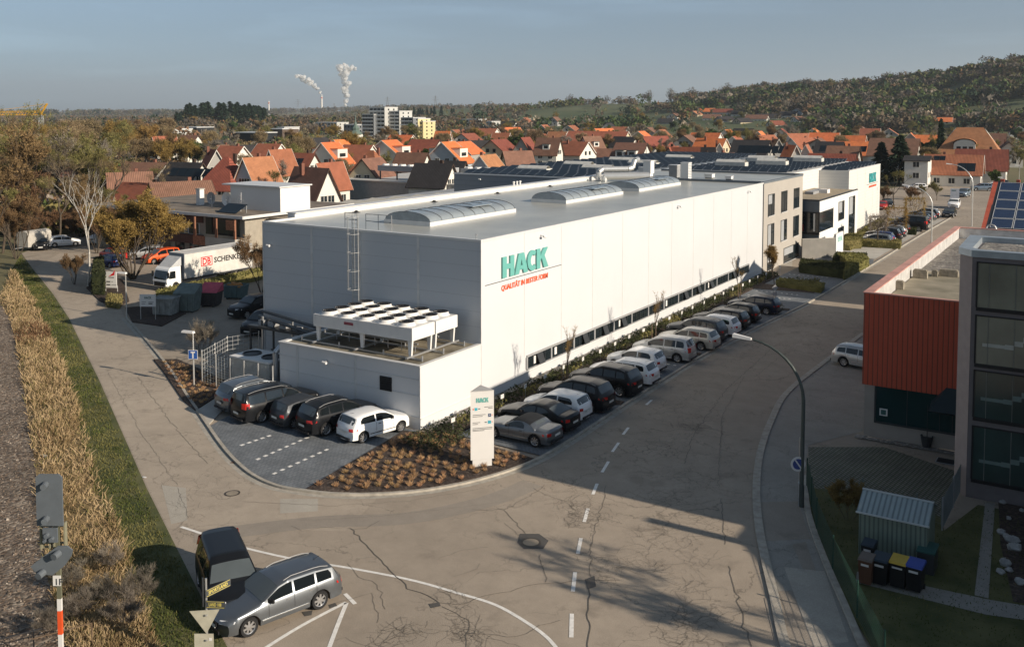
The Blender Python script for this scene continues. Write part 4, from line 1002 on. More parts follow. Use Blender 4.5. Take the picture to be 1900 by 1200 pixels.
t = thing('solar_collector', 'single dark solar collector tilted on the flat office roof', 'solar collector', (-88.5,78.6,5.5)); m = MB(); m.add([(-1.6,-1,.1),(1.6,-1,.1),(1.6,.8,1.0),(-1.6,.8,1.0),(-1.6,.85,.95),(1.6,.85,.95),(1.6,-.95,.05),(-1.6,-.95,.05)],[(0,1,2,3),(4,5,6,7),(0,3,4,7),(1,6,5,2),(0,7,6,1),(2,5,4,3)]); m.obj('panel', M_PV, t)
m = MB(); m.box(-1.6,-1.5,.6,.7,0,.9); m.box(1.5,1.6,.6,.7,0,.9); m.obj('stand', M_STEEL, t)

# ------------------------------------------------------------------ red clad building on the right
rb = thing('red_clad_building', 'flat-roofed building with ribbed red metal upper storey', 'building', (-8, 70, 0))
M_RED = wave_mat('red_ribbed', (0.48,0.08,0.04), (0.10,0.05,0.03), .245, 'X', rough=.45, coord='P', sharp=.14, bump=.5, var=.04)
M_REDY = wave_mat('red_ribbed_side', (0.48,0.08,0.04), (0.10,0.05,0.03), .245, 'Y', rough=.45, coord='P', sharp=.14, bump=.5, var=.04)
M_BEIGE = mat('beige_render', (0.33,0.29,0.25), .85, var=.06, scale=1.5, coord='P', bump=.1)
mb = MB(); mb.box(-10.95,-4.0,53.25,90,0,2.9); part(mb, 'base_wall', M_BEIGE, rb)
mb = MB(); mb.box(-11.07,-3.9,53.15,53.3,2.86,7.80); part(mb, 'cladding', M_RED, rb)
mb = MB(); mb.box(-11.07,-10.9,53.301,88,2.86,7.80); part(mb, 'cladding', M_REDY, rb)
mb = MB(); mb.box(-10.899,6,53.301,88,2.9,6.9); part(mb, 'wall', M_BEIGE, rb)
mb = MB(); mb.box(-10.7,6,53.31,88,6.9,6.94); part(mb, 'roof', M_ROOFG, rb)
mb = MB(); mb.box(-10.6,6,53.4,68,6.94,6.965); part(mb, 'paved_roof', mat('roof_mossy', (0.16,0.145,0.10), .95, scale=.6, coord='P', col2=(0.33,0.29,0.22), detail=8), rb)
mb = MB(); mb.box(-10.899,-10.7,53.301,88,6.94,7.8); mb.box(-10.899,6,87.4,87.6,6.94,7.8)
part(mb, 'foil_upstand', mat('foil_white', (0.60,0.59,0.57), .35, .2, scale=1.5, coord='P', var=.2, bump=.8, bscale=2.2), rb)
mb = MB(); mb.box(-11.12,-10.62,53.12,88.0,7.801,7.86); mb.box(-10.62,6,87.3,87.8,7.801,7.86); mb.box(-10.62,-3.9,53.12,53.36,7.801,7.86); part(mb, 'coping', mat('coping_pink', (0.52,0.27,0.22), .6, coord='P', var=.2, scale=1.2), rb)
mb = MB(); mb.box(-10.35,-5.2,53.2,53.249,.95,2.84); part(mb, 'window', glass('dark_green_glass', (0.006,0.03,0.032)), rb)
mb = MB(); mb.box(-10.42,-10.35,53.15,53.249,.9,2.85); mb.box(-10.42,-5.2,53.15,53.249,.86,.95)
for x in (-8.8,-7.2,-6.6): mb.box(x,x+.03,53.18,53.199,.95,2.84)
part(mb, 'window_frame', M_DARKST, rb)
mb = MB(); mb.box(-10.15,-9.75,53.17,53.199,1.3,1.68); st_ = part(mb, 'sticker', M_WHITER, rb)
mb = MB(); mb.box(-10.08,-9.82,53.16,53.169,1.36,1.62); part(mb, 'sticker_motif', M_TEALD, st_)
mb = MB(); mb.add([(-7.6,52.3,2.2),(-5.9,52.3,2.2),(-5.9,53.14,3.3),(-6.9,53.14,3.3),(-7.6,53.14,2.5),(-7.4,52.4,2.1),(-5.9,52.4,2.1),(-5.9,53.14,2.1),(-7.4,53.14,2.1)],[(0,1,2,3),(0,3,4),(0,5,6,1),(0,4,8,5),(5,8,7,6),(1,6,7,2)]); part(mb, 'awning', mat('awning_dark', (0.012,0.025,0.03), .35), rb)
t = thing('plant_pot', 'dark conical pot standing by the beige wall under the canopy', 'pot', (at(1719,830).x, at(1719,830).y, .03)); m = MB(); m.lathe((0,0,0),[(.001,0),(.2,0),(.32,.6),(.28,.6),(.26,.5),(.001,.5)],14); m.obj('pot', M_DARKST, t); m = MB(); m.tube((0,.1,.5),(0,.1,2.2),.02,n=5); m.obj('stake', M_DARKST, t)
M_BLOCK = mat('stone_block', (0.26,0.23,0.18), .9, var=.25, scale=4, bump=.6, bscale=8)
for (px, w, d_, h, lab) in (((1662,537),.8,.55,.5,'pale stone block on the red building roof nearest its front edge'),((1706,517),.85,.6,.55,'pale stone block on the flat roof near the white upstand'),((1733,514),.35,.4,.42,'small stone block between two larger ones on the roof'),((1759,514),1.1,.6,.45,'mossy stone block on the roof next to the stair tower')):
    p = at(px[0], px[1], 6.96); t = thing('stone_block', lab, 'stone block', (p.x, p.y+.3, 6.965), .05, 'stone blocks weighing down the roof')
    m = MB(); m.box(-w/2,w/2,-d_/2,d_/2,0,h*.86); m.box(-w/2+.06,w/2-.06,-d_/2+.06,d_/2-.06,h*.86,h); m.obj('block', M_BLOCK, t)
# stair tower
tw = thing('stair_tower', 'grey concrete stair tower with tall green-tinted windows', 'stair tower', (-2, 49, 0))
M_TWF = mat('tower_concrete', (0.17,0.15,0.15), .85, var=.08, scale=2, coord='P', bump=.15)
M_TWP = mat('tower_pillar', (0.36,0.29,0.26), .85, var=.07, scale=2.5, coord='P', bump=.15)
poly = [(-5.78,47.9),(-5.2,47.2),(8,47.2),(8,53.14),(-5.9,53.14)]
mb = MB(); slab(mb, poly, 0, 11.0); part(mb, 'wall', M_TWF, tw)
mb = MB(); mb.add([(-5.79,47.9,0),(-5.2,47.18,0),(-5.2,47.18,11.0),(-5.79,47.9,11.0)],[(0,1,2,3)]); part(mb, 'pillar_face', M_TWP, tw)
mb = MB()
rim = [(-5.86,47.88),(-5.24,47.12),(8,47.12),(8,47.6),(-4.95,47.6),(-5.3,48.05),(-5.36,52.4),(8,52.4),(8,52.98),(-5.98,52.98)]
slab(mb, rim, 11.0, 11.3); part(mb, 'parapet', mat('parapet_zinc', (0.33,0.37,0.40), .4, .4), tw)
mb = MB(); mb.box(-5.2,8,47.7,52.3,11.0,11.05); part(mb, 'roof', M_ROOFG, tw)
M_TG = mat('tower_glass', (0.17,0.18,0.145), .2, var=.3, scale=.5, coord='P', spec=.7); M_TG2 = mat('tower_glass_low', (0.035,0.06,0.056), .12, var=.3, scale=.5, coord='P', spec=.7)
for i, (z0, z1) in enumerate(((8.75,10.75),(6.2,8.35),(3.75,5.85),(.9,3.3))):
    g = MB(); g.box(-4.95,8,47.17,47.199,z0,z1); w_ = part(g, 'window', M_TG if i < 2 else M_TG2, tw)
    f = MB(); f.box(-5.0,8,47.13,47.199,z0-.16,z0); f.box(-5.02,-4.95,47.13,47.199,z0,z1+.04); f.box(-5.02,8,47.13,47.199,z1,z1+.05); part(f, 'frame', M_BLACK, w_)
    f = MB()
    for k in range(5): f.box(-4.5+k*1.05,-4.47+k*1.05,47.155,47.169,z0,z1)
    part(f, 'mullion', mat('mullion_grey',(0.14,0.15,0.14),.5), w_)
    if i:
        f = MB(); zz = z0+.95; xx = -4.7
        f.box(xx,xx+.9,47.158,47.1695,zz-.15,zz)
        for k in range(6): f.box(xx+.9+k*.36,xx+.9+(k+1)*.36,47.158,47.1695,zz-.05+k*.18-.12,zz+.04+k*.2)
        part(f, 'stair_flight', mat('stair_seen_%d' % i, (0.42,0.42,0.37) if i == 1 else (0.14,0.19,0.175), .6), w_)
# building parts beyond the right edge, whose shade falls on the road
ob = thing('office_wing', 'grey office wing joined to the right of the stair tower', 'building', (9, 44, 0))
mb = MB(); slab(mb, [(3.6,39.2),(16,39.2),(16,47.6),(-2.4,47.6),(-2.4,47.0)], 0, 10.9); part(mb, 'wall', M_TWF, ob)
mb = MB(); slab(mb, [(3.5,39.1),(16,39.1),(16,47.5),(-2.5,47.5),(-2.5,46.9)], 10.9, 11.28); part(mb, 'roof', M_TRIM, ob)
mb = MB()
for z in (1.2,4.0,6.8): mb.box(5,15,39.17,39.199,z,z+1.5)
part(mb, 'window', M_GLASS, ob)
hb = thing('gabled_neighbour', 'plain neighbouring house beyond the right edge whose shade falls on the lawn', 'house', (15, 32, 0))
mb = MB(); slab(mb, [(5,39.1),(5,37.9),(9.6,32.6),(14,27),(14,18),(30,18),(30,39.1)], 0, 6.9); part(mb, 'wall', M_BEIGE, hb)
mb = MB(); slab(mb, [(4.7,39.09),(4.7,37.8),(9.4,32.4),(13.8,26.8),(13.8,17.8),(30.2,17.8),(30.2,39.09)], 6.9, 7.15); part(mb, 'roof', M_DARKST, hb)
mb = MB(); mb.box(5.6,6.1,37.2,37.7,7.15,9.1); part(mb, 'chimney', M_BEIGE, hb)
# solar roof behind
sr = thing('solar_pitched_roof', 'pitched building with red verge and blue solar panels', 'building', (-4, 100, 0))
a0, a1 = at(1830,421,7.9), at(1845,360,10.6)
yb, yt = 86+4, 92+6
M_REDT = mat('red_metal_trim', (0.42,0.09,0.05), .5)
mb = MB(); slab(mb, [(-8.7,90.2),(12,90.2),(12,108),(-8.7,108)], 0, 7.4); part(mb, 'wall', M_BEIGE, sr)
sl_ = MB(); sl_.add([(-9.0,90.0,7.5),(12,90,7.5),(12,99,11.0),(-9.0,99,11.0),(-9.0,90,7.3),(12,90,7.3),(12,99,10.8),(-9,99,10.8)],[(0,1,2,3),(7,6,5,4),(0,4,5,1),(1,5,6,2),(2,6,7,3),(3,7,4,0)]); part(sl_, 'roof', M_DARKST, sr)
sl_ = MB(); sl_.add([(-9.0,99.01,11.0),(12,99.01,11.0),(12,108,7.5),(-9,108,7.5)],[(0,1,2,3)]); part(sl_, 'roof', M_REDT, sr)
sl_ = MB(); sl_.add([(-9.35,89.9,7.45),(-8.95,89.9,7.45),(-8.95,99.1,11.05),(-9.35,99.1,11.05),(-9.35,89.9,7.15),(-8.95,89.9,7.15),(-8.95,99.1,10.75),(-9.35,99.1,10.75)],[(0,1,2,3),(7,6,5,4),(0,4,5,1),(1,5,6,2),(2,6,7,3),(3,7,4,0)]); part(sl_, 'verge', M_REDT, sr)
for i in range(6):
    for j in range(5):
        xa = -8.7+i*1.75; ya = 90.3+j*1.72; q = lambda yy: 7.5+(yy-90)*3.5/9+.05
        m = MB(); m.add([(xa,ya,q(ya)),(xa+1.68,ya,q(ya)),(xa+1.68,ya+1.64,q(ya+1.64)),(xa,ya+1.64,q(ya+1.64))],[(0,1,2,3)])
        pn = part(m, 'solar_panel', mat('solar_blue', (0.02,0.035,0.075), .18, spec=.7), sr)
        m = MB()
        for k in range(1,4): m.box(xa+1.68*k/4-.008,xa+1.68*k/4+.008,ya,ya+.01,q(ya),q(ya)+.01)
        m = MB()
        z_ = lambda yy: q(yy)+.012
        for (u0,u1,v0,v1) in ((0,1.68,0,.045),(0,1.68,1.595,1.64),(0,.045,0,1.64),(1.635,1.68,0,1.64)): m.add([(xa+u0,ya+v0,z_(ya+v0)),(xa+u1,ya+v0,z_(ya+v0)),(xa+u1,ya+v1,z_(ya+v1)),(xa+u0,ya+v1,z_(ya+v1))],[(0,1,2,3)])
        part(m, 'panel_frame', M_TRIM, pn)
for i in range(9):
    x = -8.6+i*1.3
    m = MB(); m.box(x-.15,x+.15,98.9,99.3,11.0,11.25); part(m, 'ridge_clip', M_REDT, sr)
t = thing('roof_hoop', 'small metal hoop on the coping by the solar roof', 'vent hoop', (-8.3,87.5,7.86)); m = MB(); pts=[(.35*math.cos(a),0,.35*math.sin(a)) for a in [math.pi*i/8 for i in range(9)]]; m.path(pts,.06,6); m.obj('hoop', M_STEELL, t); m = MB(); m.box(-.45,.45,-.1,.1,-.01,.03); m.obj('foot', M_STEEL, t)
# ------------------------------------------------------------------ vehicles
def paint(name, col, metal=0.3, rough=.32):
    return mat('paint_'+name, col, rough, metal, var=.03, scale=1, coat=.12 if max(col) < .1 else .4, spec=.25 if max(col) < .1 else .4)
PAINTS = dict(white=paint('white',(0.80,0.80,0.79),0,.35), silver=paint('silver',(0.50,0.50,0.49),.6,.34), grey=paint('grey',(0.17,0.185,0.20),.75,.36),
    dark=paint('dark',(0.03,0.034,0.04),.4,.3), black=paint('black',(0.010,0.011,0.013),.1,.28), blue=paint('blue',(0.015,0.03,0.12),.4,.3),
    red=paint('red',(0.45,0.02,0.012),.1,.35), orange=paint('orange',(0.65,0.09,0.015),.1,.35), darkgrey=paint('darkgrey',(0.05,0.055,0.062),.4,.36), beige=paint('beige',(0.50,0.48,0.43),.5,.36),
    lblue=paint('lblue',(0.22,0.28,0.34),.6,.35), navy=paint('navy',(0.012,0.018,0.035),.3,.3))
M_CGL = glass('car_glass', (0.008,0.011,0.013), .04, .7)
M_WSC = glass('windscreen_glass', (0.07,0.083,0.088), .05, .6)
M_TYRE = mat('tyre', (0.015,0.015,0.016), .85)
M_RIM = mat('alloy', (0.46,0.46,0.46), .3, .8)
M_HL = mat('headlamp_lens', (0.78,0.79,0.80), .35, 0, spec=.6)
M_TL = mat('tail_lamp', (0.45,0.015,0.01), .12, spec=.7)
M_PLATE = mat('number_plate', (0.6,0.6,0.56), .5)
M_CHR = mat('chrome', (0.65,0.65,0.64), .15, .9)
M_FABT = mat('soft_top', (0.012,0.014,0.017), .9)
# profile: L, W, ground clearance, wheel radius, front axle x, rear axle x, top[(x,z)], belt[(x,z)], windows..
T = {
 'estate': dict(L=4.65,W=1.80,r=.335,fa=.92,ra=3.60,top=[(0,.62),(.12,.74),(.5,.84),(1.30,.98),(2.05,1.36),(2.45,1.44),(3.5,1.43),(4.15,1.37),(4.45,1.0),(4.60,.88),(4.65,.72)],belt=[(0,.60),(.5,.80),(1.3,.90),(2.5,.93),(4.65,.98)],A=1.30,B=2.05,C=4.12,D=4.45,rails=1),
 'hatch': dict(L=4.05,W=1.72,r=.31,fa=.80,ra=3.28,top=[(0,.62),(.10,.76),(.4,.86),(1.05,1.0),(1.75,1.39),(2.15,1.47),(3.1,1.44),(3.62,1.36),(3.90,1.0),(4.0,.86),(4.05,.7)],belt=[(0,.60),(.5,.84),(1.1,.92),(2.2,.95),(4.05,1.02)],A=1.05,B=1.75,C=3.60,D=3.90,rails=0),
 'suv': dict(L=4.70,W=1.88,r=.37,fa=.92,ra=3.72,top=[(0,.78),(.12,.92),(.5,1.02),(1.30,1.14),(1.95,1.58),(2.35,1.68),(3.5,1.66),(4.15,1.57),(4.50,1.15),(4.65,1.0),(4.70,.85)],belt=[(0,.75),(.5,.98),(1.3,1.06),(2.5,1.10),(4.7,1.16)],A=1.30,B=1.95,C=4.12,D=4.50,rails=1),
 'mpv': dict(L=4.55,W=1.80,r=.33,fa=.88,ra=3.60,top=[(0,.68),(.10,.82),(.4,.95),(1.0,1.08),(1.85,1.54),(2.3,1.62),(3.5,1.62),(4.15,1.55),(4.42,1.1),(4.50,.92),(4.55,.75)],belt=[(0,.66),(.5,.90),(1.1,.98),(2.2,1.0),(4.55,1.05)],A=1.0,B=1.85,C=4.12,D=4.42,rails=0),
 'bigvan': dict(L=5.10,W=1.95,r=.35,fa=.95,ra=4.0,top=[(0,.75),(.10,.92),(.5,1.02),(1.2,1.12),(1.95,1.62),(2.4,1.76),(3.9,1.78),(4.85,1.72),(5.02,1.2),(5.07,1.0),(5.10,.8)],belt=[(0,.72),(.5,.98),(1.2,1.04),(2.4,1.08),(5.1,1.12)],A=1.2,B=1.95,C=4.78,D=5.0,rails=1),
 'sedan': dict(L=4.75,W=1.82,r=.335,fa=.92,ra=3.70,top=[(0,.60),(.12,.72),(.5,.82),(1.40,.96),(2.15,1.34),(2.55,1.41),(3.1,1.39),(3.45,1.30),(4.10,1.03),(4.55,1.0),(4.70,.90),(4.75,.7)],belt=[(0,.58),(.5,.79),(1.4,.88),(2.5,.91),(4.75,.95)],A=1.40,B=2.15,C=3.40,D=4.10,rails=0),
 'roadster': dict(L=4.30,W=1.82,r=.33,fa=.85,ra=3.42,top=[(0,.55),(.12,.67),(.5,.78),(1.45,.90),(2.05,1.20),(2.3,1.27),(2.75,1.27),(3.15,1.15),(3.45,.95),(4.10,.90),(4.25,.82),(4.30,.65)],belt=[(0,.53),(.5,.74),(1.45,.82),(2.5,.84),(4.3,.86)],A=1.45,B=2.05,C=3.10,D=3.45,rails=0,soft=1),
 'boxvan': dict(L=4.40,W=1.82,r=.33,fa=.85,ra=3.55,top=[(0,.78),(.08,.95),(.4,1.04),(.95,1.14),(1.60,1.66),(1.95,1.78),(3.9,1.82),(4.30,1.80),(4.36,1.4),(4.38,1.0),(4.40,.8)],belt=[(0,.74),(.4,1.0),(.95,1.06),(2.2,1.12),(4.4,1.14)],A=.95,B=1.60,C=4.26,D=4.36,rails=0,van=1),
}
def lerp_t(t, x): return interp(t, x)
def car_geo(tn):
    t = T[tn]; L, W = t['L'], t['W']; hw = W/2
    def zb(x):
        z = .20
        for xa in (t['fa'], t['ra']):
            q = t['r']+.065; d = abs(x-xa)
            if d < q: z = max(z, t['r']*.97 + math.sqrt(max(0, q*q-d*d))*.98)
        return z
    def wid(x):   # plan taper towards the ends
        a = min(x, L-x); return hw*(1 - .10*max(0, 1-a/.55)**2)
    def sect(x):
        zt = lerp_t(t['top'], x); be = min(lerp_t(t['belt'], x), zt-.02); w = wid(x); b = zb(x)
        low = .20
        cab = max(0, zt-be-.10)
        wr = w*.955 - .38*cab
        if cab <= 0: wr = w*.90
        m = (low+be)*.55
        bb = min(b, be-.05)
        pts = [(0, low+.02 if b < .25 else low+.02), (w*.86, max(.22, .22)), (w*.955, max(bb, .24)), (w*.995, max(bb+.015, m*.8)), (w, max(bb+.03, m)), (w*.985, be-.05), (w*.955, be), (wr+.012, zt-.055 if cab > .05 else (be+zt)/2), (wr-.05, zt-.012), (wr*.55, zt+.012), (0, zt+.018)]
        if b > .25:
            pts[1] = (w*.86, bb-.02); pts[0] = (0, .22)
        return pts
    xs = set([0, .04, .12, .25])
    x = .4
    while x < L-.3: xs.add(round(x, 3)); x += .22
    xs |= {L-.25, L-.12, L-.04, L}
    for xa in (t['fa'], t['ra']):
        q = t['r']+.065
        for k in range(-7, 8): xs.add(round(xa + q*math.sin(k*math.pi/14)*1.0, 4))
        xs.add(round(xa-q-.012, 4)); xs.add(round(xa+q+.012, 4))
    for a in (t['A'], t['B'], t['C'], t['D']): xs.add(a)
    for a, _ in t['top']: xs.add(a)
    xs = sorted(v for v in xs if 0 <= v <= L)
    # drop near duplicates
    X = [xs[0]]
    for v in xs[1:]:
        if v-X[-1] > .008: X.append(v)
    def bow(x, y):   # plan curvature of nose and tail
        k = (abs(y)/hw)
        if x < .5: return x + .30*k**3*(1-x/.5)
        if x > L-.5: return x - .20*k**3*(1-(L-x)/.5)
        return x
    mb = MB(); npt = 11
    for x in X:
        s = sect(x)
        ring = [(bow(x, y), -y, z) for y, z in s] + [(bow(x, y), y, z) for y, z in s[::-1][1:-1]]
        mb.v += ring
    nr = npt*2-2
    for i in range(len(X)-1):
        for j in range(nr):
            k = (j+1) % nr; mb.f.append([i*nr+j, i*nr+k, (i+1)*nr+k, (i+1)*nr+j][::-1]); mb.m.append(1 if j in (0, nr-1, 1, nr-2) else 0)
    mb.f.append(list(range(nr))); mb.m.append(0)
    mb.f.append([(len(X)-1)*nr+j for j in range(nr)][::-1]); mb.m.append(0)
    def surf(x, v, side):
        "point on the flank greenhouse: v=0 belt, v=1 roof edge"
        s = sect(x); a = s[6]; b = s[7]; y = a[0]+(b[0]-a[0])*v; z = a[1]+(b[1]-a[1])*v
        return (bow(x, y), side*(y+.010), z)
    return t, mb, sect, bow, surf, X
def wheel_meshes(r):
    m = MB(); w = .11
    m.lathe((0,0,0), [(r*.66,-w*.9),(r*.93,-w),(r,-w*.6),(r,w*.6),(r*.93,w),(r*.66,w*.9)], 24, 'y'); ty = m.mesh('tyre', M_TYRE, True, 50)
    m = MB()
    m.lathe((0,0,0), [(r*.67,-w*.9),(r*.61,-w*.75),(r*.58,-w*.2)], 24, 'y')
    for k in range(7):
        a = 2*math.pi*k/7; da = .19
        for s in (-1,):
            p = [(r*.14*math.cos(a-1.0), -w*.78, r*.14*math.sin(a-1.0)), (r*.62*math.cos(a-da), -w*.72, r*.62*math.sin(a-da)), (r*.62*math.cos(a+da), -w*.72, r*.62*math.sin(a+da)), (r*.14*math.cos(a+1.0), -w*.78, r*.14*math.sin(a+1.0))]
            m.add(p, [(0,1,2,3)])
    m.lathe((0,0,0), [(.001,-w*.82),(r*.17,-w*.8),(r*.17,-w*.5)], 10, 'y')
    rim = m.mesh('rim', M_RIM, False)
    m = MB(); m.lathe((0,0,0), [(.001,-w*.15),(r*.66,-w*.15)], 16, 'y'); m.lathe((0,0,0), [(r*.66,w*.3),(.001,w*.3)], 16, 'y'); hub = m.mesh('brake_disc', M_BLACK)
    return ty, rim, hub
PROTO = {}
def car_proto(tn):
    t, body, sect, bow, surf, X = car_geo(tn); L, W = t['L'], t['W']; hw = W/2
    root = thing('parked_car', 'x', 'car')
    bo = body.obj('body', [PAINTS['grey'], M_BLACK], root, True, 38)
    # windscreen and rear window follow the roof surface between stations
    def topglass(x0, x1, name, inset, lift=.012, n=5):
        m = MB()
        for i in range(n+1):
            x = x0 + (x1-x0)*i/n; s = sect(x); y = max(.1, s[8][0]-inset+.03); z1 = s[9][1]; z0 = s[8][1]; zc = s[10][1]
            row = [(-y, z0), (-y*.5, z1), (0, zc), (y*.5, z1), (y, z0)]
            m.v += [(bow(x, yy)-.0, yy, zz+lift) for yy, zz in row]
        for i in range(n):
            for j in range(4): m.f.append([i*5+j, (i+1)*5+j, (i+1)*5+j+1, i*5+j+1]); m.m.append(0)
        # orientation
        return m.obj(name, M_WSC, root, True)
    A, B, C, D = t['A'], t['B'], t['C'], t['D']
    topglass(A+.10, B-.02, 'windscreen', .03)
    if not t.get('soft'): topglass(C+.05, D-.02, 'rear_window', .08)
    else: topglass(C+.05, D-.12, 'rear_window', .25)
    # side windows
    wins = []
    if t.get('soft'): wins = [(B-.25, 2.75)]
    elif tn in ('sedan',): wins = [(B-.45, 2.68), (2.76, 3.5)]
    elif tn == 'hatch': wins = [(B-.40, 2.42), (2.50, 3.42)]
    elif tn == 'boxvan': wins = [(B-.35, 2.25), (2.35, 3.2), (3.3,4.1)]
    elif tn == 'bigvan': wins = [(B-.35, 2.55), (2.65, 3.65), (3.75, 4.75)]
    else: wins = [(B-.45, 2.55), (2.63, 3.42), (3.50, C-.05)]
    for side in (-1, 1):
        for wi, (x0, x1) in enumerate(wins):
            m = MB(); n = 6
            for i in range(n+1):
                x = x0+(x1-x0)*i/n
                v1 = .90
                zt = sect(x)[7][1]; zb_ = sect(x)[6][1]
                if zt-zb_ < .10: v1 = .3
                if wi == len(wins)-1 and i == n and tn not in ('bigvan','boxvan'): v1 = .55
                m.v += [surf(x, .10, side), surf(x, max(.12, v1), side)]
            for i in range(n):
                q = [2*i, 2*i+2, 2*i+3, 2*i+1]; m.f.append(q if side < 0 else q[::-1]); m.m.append(0)
            m.obj('side_window', M_CGL, root, True)
        # door seams and handles
        m = MB()
        for x in ([wins[0][0]+.02, wins[0][1]+.04] + ([wins[1][1]+.04] if len(wins) > 2 else [])):
            s = sect(x); yy = [(p[0]+.004, p[1]) for p in s[3:7]]
            for (a, b), (c, d_) in zip(yy, yy[1:]):
                q = [(x-.007, side*a, b), (x+.007, side*a, b), (x+.007, side*c, d_), (x-.007, side*c, d_)]; m.add(q, [(0,1,2,3)] if side < 0 else [(3,2,1,0)])
        m.obj('door_seam', M_BLACK, root)
        m = MB()
        for x in ([wins[0][1]-.18] + ([wins[1][1]-.18] if len(wins) > 1 and tn not in ('hatch','roadster') else [])):
            s = sect(x)[5]; m.box(x-.09, x+.09, side*(s[0]-.01), side*(s[0]+.022), s[1]-.06, s[1]-.03)
        m.obj('door_handle', M_CHR if tn in ('estate','suv') else M_BLACK, root)
        m = MB(); s = sect(2.0)[4]; m.box(t['fa']+t['r']+.12, t['ra']-t['r']-.12, side*(s[0]-.01), side*(s[0]+.012), .40, .43); m.obj('side_moulding', M_BLACK if tn in ('suv','hatch','boxvan') else M_CHR, root)
        # mirror
        x = B-.42; s = sect(x)[6]; m = MB(); yb = s[0]
        m.add([(x-.02,side*(yb-.02),s[1]+.02),(x+.08,side*(yb+.17),s[1]+.02),(x+.08,side*(yb+.17),s[1]+.15),(x-.02,side*(yb+.0),s[1]+.14),(x+.12,side*(yb-.0),s[1]+.03),(x+.14,side*(yb+.16),s[1]+.03),(x+.14,side*(yb+.16),s[1]+.14),(x+.12,side*(yb),s[1]+.13)],
              [(0,1,2,3),(7,6,5,4),(0,4,5,1),(1,5,6,2),(2,6,7,3),(3,7,4,0)]); m.obj('wing_mirror', M_BLACK, root)
        # lamps
        def fy(x, z, e=.012):
            ss = sect(x)[2:8]; y = ss[0][0]
            for (a, b), (c, d_) in zip(ss, ss[1:]):
                if b <= z <= d_: y = a+(c-a)*(z-b)/max(1e-6, d_-b); break
                if z > d_: y = c
            return y+e
        def pt(x, z): y = fy(x, z); return (bow(x, y), side*y, z)
        z = lerp_t(t['top'], .12)-.08
        m = MB(); y1 = hw*.80; y0 = hw*.46
        m.v = [(bow(.03,y0)-.012, side*y0, z-.07), (bow(.05,y1)-.012, side*y1, z-.06), pt(.24,z-.02), pt(.34,z+.045), (bow(.12,y1)-.0, side*y1*.97, z+.075), (bow(.06,y0)-.0, side*y0, z+.055)]
        m.f = [[0,1,4,5][::(1 if side > 0 else -1)], [1,2,3,4][::(1 if side > 0 else -1)]]; m.m = [0,0]
        m.obj('headlight', M_HL, root)
        zt = lerp_t(t['top'], L-.06)-.02; y0 = hw*.62 if tn not in ('suv','estate') else hw*.5; h = .20 if tn not in ('mpv','bigvan','boxvan') else .42; zt = zt if h < .3 else zt+.16
        m = MB(); xx = bow(L, y0)+.012; xb = bow(L, hw*.9)+.012
        m.v = [(xx,side*y0,zt-h*.75),(xb,side*hw*.885,zt-h*.8),pt(L-.30,zt-h*.6),pt(L-.34,zt-.03),(xb-.03,side*min(hw*.88,fy(L-.05,zt)),zt+.01),(xx-.0,side*y0,zt)]
        m.f = [[0,1,4,5][::(-1 if side > 0 else 1)],[1,2,3,4][::(-1 if side > 0 else 1)]]; m.m = [0,0]
        m.obj('tail_light', M_TL, root)
        if t.get('rails'):
            m = MB(); p = []
            for i in range(7):
                x = B+.25+(C-B-.35)*i/6; s = sect(x)[8]; p.append((x, side*(s[0]-.03), s[1]+(.05 if 0 < i < 6 else .005)))
            m.path(p, .014, 5); m.obj('roof_rail', M_FRAME, root)
    # grille, bumper intake, plates
    m = MB(); z = lerp_t(t['top'], .05); m.box(-.014,.02,-hw*.36,hw*.36,z-.20,z-.05); m.obj('grille', M_BLACK, root)
    m = MB(); m.box(-.016,.02,-hw*.55,hw*.55,.27,.38); m.obj('air_intake', M_BLACK, root)
    m = MB(); m.box(-.03,-.005,-.26,.26,.42,.53); m.obj('number_plate', M_PLATE, root)
    zp = .58 if tn != 'boxvan' else .75
    m = MB(); m.box(L+.0,L+.022,-.26,.26,zp,zp+.11); m.obj('number_plate', M_PLATE, root)
    m = MB(); m.box(L-.05,L+.012,-hw*.68,hw*.68,.26,.36); m.obj('rear_bumper_strip', M_BLACK, root)
    if tn in ('hatch','estate','sedan','mpv'):
        m = MB(); s = sect(C-.3)[10]; m.tube((C-.3,0,s[1]), (C-.05,0,s[1]+.08), .008, n=4); m.obj('aerial', M_BLACK, root)
    if t.get('soft'):
        m = MB(); n = 5
        for i in range(n+1):
            x = B + (C+.02-B)*i/n; s = sect(x); row = [(-(s[6][0]+.006), s[6][1]+.1),(-(s[7][0]+.012), s[7][1]),(-s[8][0], s[8][1]+.012),(-s[9][0], s[9][1]+.014),(0, s[10][1]+.014),(s[9][0], s[9][1]+.014),(s[8][0], s[8][1]+.012),(s[7][0]+.012, s[7][1]),(s[6][0]+.006, s[6][1]+.1)]
            if i == 0 or i == 0: pass
            m.v += [(x, y, z) for y, z in row[1:-1]]
        for i in range(n):
            for j in range(6): m.f.append([i*7+j, (i+1)*7+j, (i+1)*7+j+1, i*7+j+1]); m.m.append(0)
        m.obj('soft_top', M_FABT, root, True)
    ty, rim, hub = wheel_meshes(t['r'])
    for xa in (t['fa'], t['ra']):
        for side in (-1, 1):
            w = bpy.data.objects.new('wheel', ty); COL.objects.link(w); w.parent = root; w.location = (xa, side*(hw-.14), t['r']); w.rotation_euler = (0, random.random()*.6, 0 if side < 0 else math.pi)
            for nm, me in (('rim', rim), ('brake_disc', hub)):
                q = bpy.data.objects.new(nm, me); COL.objects.link(q); q.parent = w
    return root
for k in T: PROTO[k] = car_proto(k)
index_kids()
USED = set()
